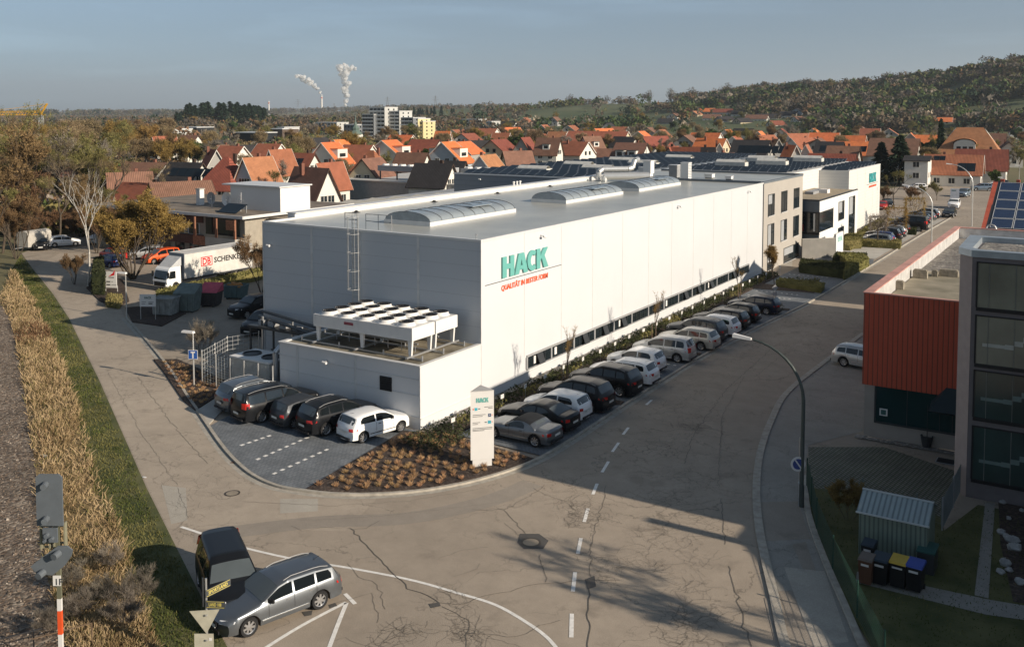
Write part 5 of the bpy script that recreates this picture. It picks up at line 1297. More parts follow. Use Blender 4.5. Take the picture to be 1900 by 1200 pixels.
def car(kind, color, x, y, head, label, group=None, cat='car', dirt=None):
    "centre (x,y), head = direction the nose points (radians from +X)"
    p = PROTO[kind]
    if kind in USED: r = copy_tree(p); kids = [o for o in bpy.data.objects if o.parent is r]
    else: r = p; USED.add(kind); kids = KIDS[p.name]
    L = T[kind]['L']
    # model nose at x=0 pointing -X
    a = head + math.pi
    r.rotation_euler = (0, 0, a); r.location = (x-math.cos(a)*L/2, y-math.sin(a)*L/2, .055 if color else 0)
    r['label'] = label; r['category'] = cat
    if group: r['group'] = group
    elif 'group' in r: del r['group']
    for c in kids:
        if c.name.startswith('body') and c.data.materials[0] in PAINTS.values():
            c.material_slots[0].link = 'OBJECT'; c.material_slots[0].material = PAINTS[color]
    return r
def kidsof(r): return [o for o in bpy.data.objects if o.parent is r]
def car2(kind, color, nose_px, tail_px, label, z=.0, group=None, cat='car'):
    a = at(*nose_px); b = at(*tail_px); h = math.atan2(a.y-b.y, a.x-b.x)
    r = car(kind, color, (a.x+b.x)/2, (a.y+b.y)/2, h, label, group, cat); r.location.z = z; return r
G_ROW = 'cars parked nose-in along the bright wall'
row = [('roadster','grey',43.0,-26.3,'silver-grey convertible with black soft top beside the totem sign'),
 ('sedan','black',45.3,-26.6,'black saloon with dusty boot lid between the convertible and a white hatchback'),
 ('hatch','white',47.4,-26.7,'white three-door hatchback between the black saloon and a black off-roader'),
 ('suv','black',49.6,-26.6,'black off-roader with dusty roof beside the first planted strip'),
 ('suv','black',53.3,-26.5,'black off-roader with chrome-edged windows just past the first planted strip'),
 ('estate','white',56.0,-26.6,'white estate directly behind the black off-roader with chrome-edged windows'),
 ('hatch','white',59.0,-27.0,'white sporty hatchback next to the free paved bay'),
 ('mpv','silver',62.7,-26.6,'silver people carrier by the free bay and second planted strip'),
 ('estate','beige',66.8,-26.4,'champagne estate just past the second planted strip'),
 ('suv','darkgrey',69.3,-26.8,'dark grey crossover between the champagne and white estates'),
 ('estate','white',71.9,-26.5,'white estate with roof rails between two dark cars in the far row'),
 ('estate','black',74.6,-26.6,'black estate with pale dusty bonnet in the far part of the row'),
 ('hatch','black',77.4,-26.3,'black hatchback beside the parking sign post'),
 ('estate','navy',81.6,-26.2,'farthest dark estate of the row, beyond the parking sign post')]
for k, c, y, x, lab in row:
    r = car(k, c, x+random.uniform(-.1,.1), y, math.pi + random.uniform(-.02,.02), lab, G_ROW); r.location.z = .055
G_FC = 'cars parked on the forecourt before the annex'
car2('hatch','white',(745,792),(640,822),'white three-door hatchback on the forecourt, nearest the annex corner',.055,G_FC)
def fc(kind, color, px, lab):
    p = at(*px); h = math.atan2(at(745,792).y-at(640,822).y, at(745,792).x-at(640,822).x)
    r = car(kind, color, p.x, p.y, h, lab, G_FC); r.location.z = .055
fc('suv','black',(628,793),'black car with large rear lamp next to the white hatchback')
fc('hatch','darkgrey',(568,781),'dark hatchback in the middle of the forecourt row')
fc('bigvan','black',(513,769),'large black people carrier on the forecourt with silver roof rails')
fc('suv','grey',(475,752),'grey car parked farthest left on the forecourt by the concrete ramp')
car2('estate','grey',(402,1178),(612,1098),'grey metallic estate parked at the bottom of the picture',.01)
r = car2('boxvan','black',(443,1158),(406,1062),'black boxy van nose-on beside the grass verge',.01, cat='van')
r.scale = (.98,1,.97)
car2('estate','silver',(1690,698),(1531,668),'silver estate half hidden by the red-clad wall',.02)
# left yard
car2('hatch','red',(192,478),(228,485),'bright red car beyond the birch tree',.01)
car2('hatch','white',(135,456),(105,458),'white small car at the top end of the side road',.01)
car2('hatch','black',(75,470),(76,455),'black car parked between the grey trailer and the white car',.01)
car2('hatch','blue',(188,491),(222,497),'dark blue car in the shade in front of the red car',.01)
car2('mpv','orange',(280,489),(318,484),'orange car behind the big ochre tree',.01)
car2('estate','silver',(252,480),(292,478),'pale silver car half hidden by the big ochre tree',.01)
car2('sedan','black',(315,490),(360,487),'black car in front of the brown-clad office',.01)
car2('suv','black',(442,590),(500,578),'black car in the deep shade behind the white hall corner',.01)
r = car2('boxvan','black',(462,625),(520,606),'dark van standing in the shade beside the white gable',.01, cat='van')
r = car2('bigvan','white',(180,452),(207,447),'white van behind bushes left of the birch',.01, cat='van')
# far car park by the entrance wing
G_FAR = 'cars parked in the sunny bays beyond the entrance wing'
far_row = [(1655,449,'estate','grey','grey estate nearest the clipped hedge in the far bays'),(1675,442,'hatch','blue','bright blue car second from the clipped hedge in the far bays'),(1690,434,'suv','black','black car third from the clipped hedge in the far bays'),
 (1703,428,'estate','dark','dark car fourth from the clipped hedge in the far bays'),(1713,422,'hatch','silver','silver car fifth from the clipped hedge in the far bays'),(1722,416,'hatch','dark','dark car with red lamp directly before the big black van')]
for i, (u, v, k, c, lab) in enumerate(far_row):
    p = at(u, v); r = car(k, c, -26.2, 131.5+i*2.9, math.pi, lab, G_FAR); r.location.z = .055
r = car('bigvan','black',-25.4,149.8,math.pi,'tall black van standing out among the far bays',G_FAR,'van'); r.scale = (1.08,1.05,1.25); r.location.z=.055
for i, (k, c, lab) in enumerate([('estate','white','white car just beyond the tall black van'),('suv','dark','dark off-roader second beyond the tall black van'),('estate','black','black car third beyond the tall black van'),('hatch','navy','navy car in the middle of the farthest bays'),('estate','grey','grey estate near the end of the farthest bays'),('suv','black','black car at the far end of the bays beside a white one'),('hatch','white','white car at the very end of the farthest bays')]):
    r = car(k, c, -25.9, 153.4+i*2.9, math.pi, lab, G_FAR); r.location.z = .055
car2('suv','white',(1765,391),(1775,381),'white off-roader driving on the sunny street behind the dark car',.02)
car2('sedan','black',(1752,408),(1770,397),'dark car driving on the shaded far street',.02)
car2('suv','lblue',(1778,368),(1798,362),'pale blue car in the shade beside the grey totem panel',.02)
car2('hatch','red',(1633,392),(1640,385),'small red car beside the far white hall corner',.02)
car2('hatch','black',(1655,388),(1640,381),'small black car beside the far white hall corner',.02)
for i,(u,v,k,c,lab) in enumerate([(1822,354,'suv','lblue','light blue car parked before the tiled house'),(1840,350,'hatch','white','white car behind the light blue one near the tiled house'),(1855,345,'hatch','dark','dark car parked in the shade of the garden hedge'),(1893,352,'estate','darkgrey','dark car at the right edge on the far street'),(1700,352,'estate','white','white car half hidden by hedges before the tiled house')]):
    p = at(u,v); r = car(k,c,p.x,p.y,R(200),lab); r.location.z=.02
# delivery lorry
tk = thing('delivery_lorry', 'white lorry with long box body reading DB SCHENKER on its side', 'lorry', (-78.4, 60.3, 0.01))
LX = 2.5
def lx(mb, name, mats, **k): return mb.obj(name, mats, tk, **k)
M_BOX = mat('lorry_box', (0.56,0.54,0.50), .5, var=.12, scale=1.3, detail=6)
m = MB(); m.box(-1.25,1.25,2.3,12.0,1.15,3.85); bx = lx(m, 'box_body', M_BOX)
m = MB(); m.box(-1.28,1.28,2.26,2.34,1.1,3.9); m.box(-1.28,1.28,11.98,12.04,1.1,3.9); m.box(1.24,1.29,2.35,11.97,1.1,1.2); m.box(1.24,1.29,2.35,11.97,3.8,3.9); m.box(-1.29,-1.24,2.35,11.97,3.8,3.9); m.obj('box_edging', M_BLIND, bx)
m = MB(); m.add([(-1.15,.15,.45),(1.15,.15,.45),(1.15,0,1.15),(-1.15,0,1.15),(-1.1,.35,2.35),(1.1,.35,2.35),(-1.1,.6,2.6),(1.1,.6,2.6),(-1.1,1.9,2.6),(1.1,1.9,2.6),(-1.15,1.9,.45),(1.15,1.9,.45)],
    [(0,1,2,3),(3,2,5,4),(4,5,7,6),(6,7,9,8),(8,9,11,10),(0,10,11,1),(1,11,9,7,5,2),(0,3,4,6,8,10)]); cb_ = lx(m, 'cab', PAINTS['white'])
m = MB(); m.add([(-1.0,.02,1.28),(1.0,.02,1.28),(1.0,.29,2.2),(-1.0,.29,2.2)],[(0,1,2,3)]); m.obj('windscreen', M_CGL, cb_)
for s in (-1,1):
    m = MB(); q = [(s*1.155,.35,1.35),(s*1.155,1.2,1.35),(s*1.12,1.2,2.15),(s*1.12,.5,2.15)]; m.add(q,[(0,1,2,3)] if s>0 else [(3,2,1,0)]); m.obj('side_window', M_CGL, cb_)
    m = MB(); m.box(s*1.2,s*1.38,.05,.2,1.5,2.1); m.obj('wing_mirror', M_BLACK, cb_)
    m = MB(); m.box(s*.75,s*1.05,-.02,.12,.6,.8); m.obj('headlight', M_HL, cb_)
m = MB(); m.add([(-1.0,.7,2.62),(1.0,.7,2.62),(1.1,2.0,3.6),(-1.1,2.0,3.6),(-1.1,2.0,2.62),(1.1,2.0,2.62)],[(0,1,2,3),(1,5,2),(0,3,4),(3,2,5,4)]); m.obj('wind_deflector', mat('deflector_grey',(0.45,0.46,0.47),.4), cb_)
m = MB(); m.box(-.9,.9,-.03,.1,.55,1.0); m.obj('grille', M_BLACK, cb_)
m = MB(); m.box(-.9,.9,2.0,11.9,.85,1.14); lx(m, 'chassis', M_DARKST)
for yy in (1.2, 9.2, 10.4):
    for s in (-1,1):
        m = MB(); m.lathe((s*1.02,yy,.5),[(.001,-.14),(.25,-.14),(.46,-.13),(.5,-.08),(.5,.08),(.46,.13),(.25,.14),(.001,.14)],16,'x'); lx(m,'wheel',M_TYRE)
M_DBR = mat('db_red', (0.55,0.01,0.015), .5); M_DBK = mat('db_black', (0.02,0.02,0.022), .5)
def tface(x, y, z): return Matrix(((0,0,1,x),(1,0,0,y),(0,1,0,z),(0,0,0,1)))
m = MB()
for y0,y1,z0,z1 in ((4.55,6.15,2.15,2.24),(4.55,6.15,3.11,3.20),(4.55,4.64,2.24,3.11),(6.06,6.15,2.24,3.11)): m.box(1.252,1.262,y0,y1,z0,z1)
m.obj('red_frame', M_DBR, bx)
q = lettering('lettering', 'DB', 1.05, M_DBR, tface(1.253, 4.78, 2.32), None, .006, 0, .03, 1.15); q.parent = bx
q = lettering('lettering', 'SCHENKER', .85, M_DBK, tface(1.253, 6.4, 2.38), None, .006, 0, .025, 4.3); q.parent = bx
tk.scale = (.9,.9,.9)
# grey box trailer
t = thing('box_trailer', 'pale grey box trailer with rounded roof at the end of the side road', 'trailer', (at(42,466).x, at(42,466).y, .02), R(10))
m = MB()
pr = [(-.95,.5),(-.95,2.0),(-.85,2.25),(-.5,2.42),(0,2.48),(.5,2.42),(.85,2.25),(.95,2.0),(.95,.5)]
n_ = len(pr); m.add([(a,0,b) for a,b in pr]+[(a,3.6,b) for a,b in pr],[tuple(range(n_)),tuple(range(n_,2*n_))[::-1]]+[(i,n_+i,n_+(i+1)%n_,(i+1)%n_) for i in range(n_)])
m.obj('tarpaulin_box', mat('trailer_grey',(0.40,0.38,0.34),.6), t)
m = MB(); m.box(-1,1,-.03,3.6,.35,.5); m.obj('chassis', M_DARKST, t)
for s in (-1,1):
    m = MB(); m.lathe((s*1.02,1.8,.3),[(.001,-.1),(.28,-.1),(.3,.0),(.28,.1),(.001,.1)],14,'x'); m.obj('wheel', M_TYRE, t)
m = MB(); m.tube((0,0,.42),(0,-1.2,.42),.05,n=6); m.obj('drawbar', M_STEEL, t)
# ------------------------------------------------------------------ totem sign
M_SIGN = mat('sign_white', (0.60,0.59,0.57), .45, var=.02)
M_SIGNB = mat('sign_blue', (0.02,0.08,0.30), .5)
M_INK = mat('sign_ink', (0.05,0.055,0.06), .6)
p = at(895,868)
tt = thing('totem_sign', 'tall white three-sided totem sign with teal HACK and arrows', 'sign', (p.x, p.y, .085), R(46))
w_ = 1.17; h_ = 3.75
m = MB(); tri = [(-w_/2,0),(w_/2,0),(.12,1.0)]
m.prism(tri, .35, h_); m.obj('body', M_SIGN, tt)
m = MB(); m.prism([(-w_/2+.1,.02),(w_/2-.1,.02),(.1,.85)], 0, .349); m.obj('foot', M_SIGN, tt)
m = MB(); m.prism([(-w_/2-.01,-.01),(w_/2+.01,-.01),(.12,1.01)], h_, h_+.03); m.obj('cap', mat('sign_cap', (0.42,0.41,0.39), .5), tt)
hack(tt, Matrix.Translation((0,0,0)) @ Matrix(((1,0,0,p.x),(0,1,0,p.y),(0,0,1,.085),(0,0,0,1))) @ Matrix.Rotation(R(46),4,'Z') @ face_my(-.3, 0, 3.2), .62, .23, .02, (M_TEAL, None))
def rl_(x0,x1,z0,z1,mt,nm):
    m = MB(); m.box(x0,x1,-.012,-.002,z0,z1); m.obj(nm, mt, tt)
rl_(-.47,-.43,2.84,2.93,M_ORG,'arrow_mark'); rl_(-.38,-.24,2.81,2.95,mat('icon_cyan',(0.05,0.35,0.45),.5),'icon_tile'); rl_(-.20,-.10,2.87,2.91,M_INK,'icon_tile')
rl_(.30,.44,2.46,2.62,mat('icon_navy',(0.03,0.06,0.14),.5),'icon_tile'); rl_(.48,.51,2.51,2.57,M_ORG,'arrow_mark')
q = lettering('lettering', 'P', .12, M_SIGN, face_my(.335,-.013,2.495), None, .002); q.parent = tt
rl_(.12,.22,2.18,2.22,M_INK,'icon_tile'); rl_(.28,.44,2.12,2.27,mat('icon_cyan',(0.05,0.35,0.45),.5),'icon_tile'); rl_(.48,.51,2.17,2.23,M_ORG,'arrow_mark')
for x0,x1,z in ((.1,.52,2.95),(.3,.52,2.88),(-.48,.16,2.58),(-.48,.02,2.50),(-.48,-.1,2.20),(-.48,-.22,2.12),(-.48,.50,1.92),(-.48,.5,1.85),(-.48,.1,1.79)): rl_(x0,x1,z,z+.022,M_INK,'text_line')
# ------------------------------------------------------------------ small signs along the facade planting
ys = [41.6+2.52*i for i in range(25)]
signs = []
def small_sign(x, y, lab, idx):
    if idx == 0:
        t = thing('bay_sign', lab, 'small sign', (x, y, .08), random.uniform(-.1,.1), 'small white bay signs in the facade planting')
        m = MB(); m.tube((0,0,0),(0,0,.62),.014,n=5); m.obj('stake', M_STEEL, t)
        m = MB(); m.box(-.01,.012,-.17,.17,.62,.86); m.obj('plate', M_SIGN, t)
        index_kids(); return t
    c = copy_tree(signs[0]); c.location = (x, y, .08); c.rotation_euler.z = random.uniform(-.12,.12); c['label'] = lab; return c
near = ['small white bay sign among shrubs behind the totem sign','small white bay sign in front of the black saloon bonnet','small white bay sign in front of the nearest white hatchback']
for i, y in enumerate(ys):
    lab = near[i] if i < 3 else 'small white bay sign on a thin stake in the shrubs along the bright wall'
    signs.append(small_sign(-29.95+random.uniform(-.1,.1), y, lab, i))
# signs on the sunny verge beyond
for i, (u, v) in enumerate([(1639,432),(1643,427),(1588,456),(1609,451),(1617,444),(1596,461),(1612,436)]):
    p = at(u, v); c = copy_tree(signs[0]); c.location = (p.x, p.y, .3); c['label'] = 'small white bay sign in the sunny clipped planting beyond the entrance wing'; c['group'] = 'small white bay signs beyond the entrance'
# ------------------------------------------------------------------ lamps
def slim_lamp(px, lab, hgt=3.4, sign=False):
    p = at(*px); t = thing('street_lamp', lab, 'street lamp', (p.x, p.y, 0))
    m = MB(); m.tube((0,0,0),(0,0,hgt),.055,.04,n=8); m.obj('pole', M_STEELL, t)
    m = MB(); m.add([(-.85,-.13,hgt-.04),(.08,-.13,hgt-.04),(.08,.13,hgt-.04),(-.85,.13,hgt-.04),(-.8,-.09,hgt+.09),(.04,-.09,hgt+.09),(.04,.09,hgt+.09),(-.8,.09,hgt+.09)],[(3,2,1,0),(4,5,6,7),(0,1,5,4),(1,2,6,5),(2,3,7,6),(3,0,4,7)]); h = m.obj('lamp_head', M_CW, t); h.rotation_euler.z = R(10)
    if sign:
        m = MB(); m.box(-.31,.31,-.075,-.06,1.75,2.35); s = m.obj('dead_end_sign', M_SIGN, t); s.rotation_euler.z = R(28)
        m = MB(); m.box(-.28,.28,-.083,-.076,1.78,2.32); m.obj('blue_field', M_SIGNB, s)
        m = MB(); m.box(-.045,.045,-.09,-.084,1.82,2.16); m.box(-.14,.14,-.09,-.084,2.161,2.25); m.obj('white_tee', M_SIGN, s)
    return t
slim_lamp((360,716), 'slim white street lamp carrying a blue dead-end sign', 3.45, True)
slim_lamp((235,592), 'slim white street lamp by the left yard entrance', 3.9)
def arc_lamp(px, lab, mt, hgt=7.3, reach=2.7, ang=R(180), sign=False):
    p = at(*px); t = thing('street_lamp', lab, 'street lamp', (p.x, p.y, 0))
    dx, dy = math.cos(ang), math.sin(ang); pts = [(0,0,0),(0,0,hgt*.66)]
    for i in range(1, 10):
        a = math.pi/2*i/9*.93; pts.append((dx*reach*(1-math.cos(a)), dy*reach*(1-math.cos(a)), hgt*.66 + hgt*.34*math.sin(a)))
    m = MB(); m.path(pts, [.085]*2+[.075-.003*i for i in range(9)], 8); m.obj('pole', mt, t, True, 60)
    m = MB(); m.tube((0,0,0),(0,0,1.0),.11,n=8); m.obj('base_sleeve', mt, t)
    e = Vector(pts[-1]); d = (e-Vector(pts[-2])).normalized(); n_ = Vector((-dy, dx, 0)); f = e + d*.1; g = f + Vector((dx*.85, dy*.85, .06))
    m = MB(); u = Vector((0,0,1))
    m.add([f-n_*.08-u*.04, f+n_*.08-u*.04, g+n_*.15-u*.06, g-n_*.15-u*.06, f-n_*.06+u*.06, f+n_*.06+u*.06, g+n_*.11+u*.10, g-n_*.11+u*.10],[(0,1,2,3),(7,6,5,4),(0,4,5,1),(1,5,6,2),(2,6,7,3),(3,7,4,0)])
    m.obj('lamp_head', M_CW, t)
    if sign:
        s = thing('no_parking_sign', 'round blue and white restricted-parking sign on the arched lamp', 'road sign', (p.x-.15, p.y-.12, 1.95), R(33))
        m = MB(); m.lathe((0,0,0),[(.001,-.02),(.33,-.02),(.33,.0),(.001,.0)],24,'y'); m.obj('rim', M_SIGN, s)
        m = MB(); m.lathe((0,0,0),[(.001,-.027),(.24,-.027),(.24,-.021),(.001,-.021)],24,'y'); m.obj('disc', mat('disc_blue',(0.04,0.06,0.22),.5), s)
        m = MB(); a = R(125); c_, s_ = math.cos(a), math.sin(a); q = [(-.235,-.03),(.235,-.03),(.235,.03),(-.235,.03)]; m.add([(c_*u_-s_*v_,-.032,s_*u_+c_*v_) for u_,v_ in q],[(0,1,2,3)]); m.obj('bar', M_SIGN, s)
    return t
M_LAMPG = mat('lamp_green_grey', (0.07,0.085,0.08), .5, .3)
arc_lamp((1487,940), 'tall dark arched street lamp bending over the road', M_LAMPG, 7.2, 2.6, R(178), True)
t = thing('sign_pole', 'short thin grey pole beside the arched lamp', 'pole', (at(1482,938).x, at(1482,938).y, 0)); m = MB(); m.tube((0,0,0),(0,0,3.1),.03,n=6); m.obj('tube', M_STEEL, t); m = MB(); m.lathe((0,0,1.0),[(.04,0),(.06,.05),(.04,.1)],8); m.obj('clamp', M_STEEL, t)
arc_lamp((1728,452), 'tall arched steel lamp in front of the sunny bays', M_STEELL, 7.6, 3.2, R(180))
arc_lamp((1803,420), 'farther arched steel lamp above the red-clad roof edge', M_STEELL, 9.4, 3.2, R(182))
slim_lamp((1859,368), 'slim white lamp near the tiled houses', 4.2)
slim_lamp((1890,366), 'tall slim lamp at the right edge of the far street', 6.5)
# parking sign post near the last cars
p = at(1437,584); t = thing('parking_sign', 'parking sign post with square tilted plate by the far planted strip', 'road sign', (p.x, p.y, .05), R(35))
m = MB(); m.tube((0,0,0),(0,0,2.5),.035,n=6); m.obj('post', M_STEELL, t)
m = MB(); m.add([(0,-.05,1.98+.05),(.28,-.05,2.31),(0,-.05,2.59),(-.28,-.05,2.31),(0,-.04,2.03),(.28,-.04,2.31),(0,-.04,2.59),(-.28,-.04,2.31)],[(0,1,2,3),(7,6,5,4),(0,4,5,1),(1,5,6,2),(2,6,7,3),(3,7,4,0)]); m.obj('diamond_plate', M_FRAME, t)
m = MB(); m.box(-.2,.2,-.055,-.04,1.6,1.95); m.obj('plate', M_FRAME, t)
# ------------------------------------------------------------------ boards at the left yard
def board(px, w, h0, h1, lab, rz, rows):
    p = at(*px); t = thing('company_board', lab, 'sign', (p.x, p.y, 0), rz)
    m = MB(); m.box(-w/2,w/2,-.04,.04,h0,h1); b = m.obj('panel', M_SIGN, t)
    for x in (-w/2+.08, w/2-.08):
        m = MB(); m.tube((x,.02 if rows else 0,0),(x,.02,h1 if rows is None else h0+.1),.045,n=6); m.obj('post', M_STEELL, t)
    return t, b
t, b = board((207,542), 1.4, .55, 2.5, 'white company board with red sail emblem by the yard hedge', R(22), True); b.scale = (.82,1,.8)
for q_ in kidsof(t):
    if q_.name.startswith('post'): q_.scale = (1,1,1)
m = MB(); m.add([(-.35,-.045,1.9),(.45,-.045,2.1),(.55,-.045,2.75),(.2,-.045,2.3)],[(0,1,2,3)]); m.obj('red_emblem', M_DBR, b)
m = MB(); m.box(-.3,.4,-.05,-.041,1.76,1.86); m.obj('caption', M_INK, b)
for x0,x1,z0,z1 in ((-.7,-.62,2.1,2.5),(-.6,-.1,1.22,1.36),(.05,.25,1.26,1.31),(-.6,-.1,.85,.99),(.05,.7,.89,.94),(-.7,.1,2.9,2.95)):
    m = MB(); m.box(x0,x1,-.05,-.041,z0,z1); m.obj('text_line', M_INK, b)
t, b = board((275,594), 2.0, 1.35, 2.55, 'small white HACK board on two posts at the shaded bed', R(30), None); t.scale = (.68,.8,.86)
q = lettering('lettering', 'HACK', .32, M_TEALD, face_my(-.42,-.045,2.12), None, .005, 0, .01); q.parent = b
for x0,x1,z0,z1 in ((-.75,-.2,1.78,1.82),(.1,.75,1.78,1.82),(.1,.6,1.6,1.7),(-.75,-.3,1.6,1.64)):
    m = MB(); m.box(x0,x1,-.05,-.041,z0,z1); m.obj('text_line', M_INK, b)
mb = MB(); slab(mb, [G(232,572), G(246,598), G(300,606), G(345,582), G(300,566)], 0, .08); struct('planting_bed', mb, M_SOIL)
mb = MB(); slab(mb, [G(160,535), G(186,560), G(215,572), G(240,560), G(228,520), G(180,505)], 0, .08); struct('planting_bed', mb, M_SOIL)
# ------------------------------------------------------------------ skips by the yard
def skip_bin(px, w, d, h, mt, lab, rz=0, kind='open', cat='skip'):
    p = at(*px); t = thing('waste_container', lab, cat, (p.x, p.y, .01), rz)
    m = MB(); b = .12
    m.add([(-w/2+b,-d/2+b,.12),(w/2-b,-d/2+b,.12),(w/2-b,d/2-b,.12),(-w/2+b,d/2-b,.12),(-w/2,-d/2,h),(w/2,-d/2,h),(w/2,d/2,h),(-w/2,d/2,h)],[(3,2,1,0),(0,1,5,4),(1,2,6,5),(2,3,7,6),(3,0,4,7)] + ([(4,5,6,7)] if kind != 'open' else []))
    if kind == 'open': m.add([(-w/2+.08,-d/2+.08,h-.02),(w/2-.08,-d/2+.08,h-.02),(w/2-.08,d/2-.08,h-.02),(-w/2+.08,d/2-.08,h-.02),(-w/2+.2,-d/2+.2,.5),(w/2-.2,-d/2+.2,.5),(w/2-.2,d/2-.2,.5),(-w/2+.2,d/2-.2,.5)],[(4,5,6,7),(0,4,5,1),(1,5,6,2),(2,6,7,3),(3,7,4,0)])
    m.obj('body', mt, t)
    m = MB()
    for a in (-1,1): m.box(-w/2-.05,w/2+.05,a*d/2-.05,a*d/2+.05,h-.0,h+.1); m.box(a*w/2-.05,a*w/2+.05,-d/2+.051,d/2-.051,h,h+.1)
    m.obj('rim', mt, t)
    for i in range(4):
        x = -w/2+.2+(w-.4)*i/3; m = MB(); m.box(x-.05,x+.05,-d/2-.04,-d/2+.06,.2,h-.02); m.obj('rib', mt, t)
    if kind == 'lid':
        m = MB(); m.add([(-w/2-.05,-d/2-.05,h+.1),(w/2+.05,-d/2-.05,h+.1),(w/2+.05,d/2,h+.75),(-w/2-.05,d/2,h+.75),(-w/2-.05,d/2,h+.1),(w/2+.05,d/2,h+.1)],[(0,1,2,3),(3,2,5,4),(1,5,2),(0,3,4)]); m.obj('lid', mt if 'pink' not in lab else M_PINKL, t)
    for a in (-1,1):
        m = MB(); m.box(a*(w/2-.35)-.08,a*(w/2-.35)+.08,-d/2+.1,d/2-.1,0,.119); m.obj('skid', M_DARKST, t)
M_PINKL = mat('red_lid', (0.50,0.08,0.12), .6, var=.2)
skip_bin((308,584), 1.9, 1.5, 1.45, mat('skip_weathered', (0.24,0.25,0.24), .75, var=.35, scale=2), 'weathered grey waste container next to the small white board', R(25), 'closed', 'waste container')
skip_bin((349,577), 1.9, 1.5, 1.6, mat('skip_green', (0.14,0.17,0.16), .7, var=.25, scale=2), 'big grey-green container with raised lid left of the red one', R(25), 'lid', 'waste container')
skip_bin((391,567), 1.7, 1.5, 1.2, mat('skip_dark', (0.05,0.045,0.045), .7), 'container with a bright pink-red sloping lid', R(25), 'lid red', 'waste container')
t_ = [o for o in bpy.data.objects if o.name.startswith('waste_container')][-1]
m = MB(); m.add([(-.9,-.8,1.31),(.9,-.8,1.31),(.9,.75,2.0),(-.9,.75,2.0),(.9,.75,1.3),(-.9,.75,1.3)],[(0,1,2,3),(3,2,4,5),(1,4,2),(0,3,5)]); m.obj('lid', M_PINKL, t_)
skip_bin((438,553), 2.0, 1.4, 1.2, mat('skip_blue_grey', (0.10,0.15,0.15), .7), 'dark teal open skip with timber scraps beside the lorry', R(25), 'open')
t_ = [o for o in bpy.data.objects if o.name.startswith('waste_container')][-1]
for a in range(3):
    t2 = thing('timber_scrap', ['leftmost','middle','rightmost'][a]+' orange timber scrap lying on top of the dark teal skip', 'timber', (t_.location.x-.6+a*.6, t_.location.y, 1.15), R(20+50*a), 'timber scraps on the skip'); m = MB(); m.obox((0,0),(1,.1),.55,.12,0,.12); m.obox((.2,.3),(1,-.5),.4,.15,.1,.24); m.obj('plank', mat('timber_orange',(0.42,0.2,0.06),.8), t2)
# ------------------------------------------------------------------ garden shed and bins
SH = at(1598,1078)
gs = thing('garden_shed', 'green ribbed metal shed with pale corrugated saddle roof', 'shed', (at(1655,1040).x, at(1655,1040).y+.9, .036), R(0))
M_SHW = wave_mat('shed_green', (0.17,0.215,0.175), (0.08,0.105,0.09), .17, 'X', rough=.55, sharp=.3, bump=.4)
M_SHR = wave_mat('shed_roof', (0.30,0.35,0.35), (0.13,0.16,0.17), .19, 'X', rough=.5, sharp=.3, bump=.5)
m = MB(); m.add([(-1.25,-1.0,0),(1.25,-1.0,0),(1.25,1.0,0),(-1.25,1.0,0),(-1.25,-1.0,1.75),(1.25,-1.0,1.75),(1.25,1.0,1.75),(-1.25,1.0,1.75),(-1.25,0,2.2),(1.25,0,2.2)],[(0,1,5,4),(1,2,6,9,5),(2,3,7,6),(3,0,4,8,7),(4,5,9,8),(6,7,8,9)]); m.obj('wall', M_SHW, gs)
m = MB(); m.add([(-1.33,-1.12,1.72),(1.33,-1.12,1.72),(1.33,0,2.26),(-1.33,0,2.26),(1.33,1.12,1.72),(-1.33,1.12,1.72),(-1.33,-1.12,1.68),(1.33,-1.12,1.68),(1.33,0,2.22),(-1.33,0,2.22),(1.33,1.12,1.68),(-1.33,1.12,1.68)],[(0,1,2,3),(3,2,4,5),(7,6,9,8),(8,9,11,10),(0,6,7,1),(5,4,10,11),(1,7,8,2),(2,8,10,4),(0,3,9,6),(3,5,11,9)]); rf = m.obj('roof', M_SHR, gs)
m = MB(); m.box(-1.34,1.34,-.05,.05,2.25,2.29); m.box(-1.35,1.35,-1.15,-1.11,1.68,1.74); m.obj('ridge_trim', mat('trim_pale',(0.45,0.48,0.48),.5), rf)
def wheelie(px, body, lid, lab, s=1.0, rz=0):
    p = at(*px, .08); t = thing('wheelie_bin', lab, 'wheelie bin', (p.x, p.y, .05), R(-4)+rz); t.scale = (s,s,1.0)
    m = MB(); m.add([(-.24,-.3,.08),(.24,-.3,.08),(.24,.22,.08),(-.24,.22,.08),(-.29,-.36,.95),(.29,-.36,.95),(.29,.36,.98),(-.29,.36,.98)],[(3,2,1,0),(4,5,6,7),(0,1,5,4),(1,2,6,5),(2,3,7,6),(3,0,4,7)]); m.obj('body', body, t)
    m = MB(); m.add([(-.31,-.40,.96),(.31,-.40,.96),(.31,.34,1.0),(-.31,.34,1.0),(-.28,-.36,1.03),(.28,-.36,1.03),(.29,.28,1.09),(-.29,.28,1.09)],[(3,2,1,0),(4,5,6,7),(0,1,5,4),(1,2,6,5),(2,3,7,6),(3,0,4,7)]); m.obj('lid', lid, t)
    for a in (-1,1):
        m = MB(); m.lathe((a*.25,.26,.1),[(.001,-.03),(.1,-.03),(.1,.03),(.001,.03)],12,'x'); m.obj('wheel', M_TYRE, t)
    m = MB(); m.tube((-.26,.40,1.0),(.26,.40,1.0),.02,n=6); m.obj('handle', body, t)
    m = MB(); m.box(-.16,.16,-.364,-.352,.76,.84) if 'brown' in lab or 'blue' in lab else m.box(-.18,.18,-.364,-.352,.78,.84); m.obj('sticker', M_SIGN, t)
M_BB = mat('bin_black',(0.008,0.009,0.011),.5)
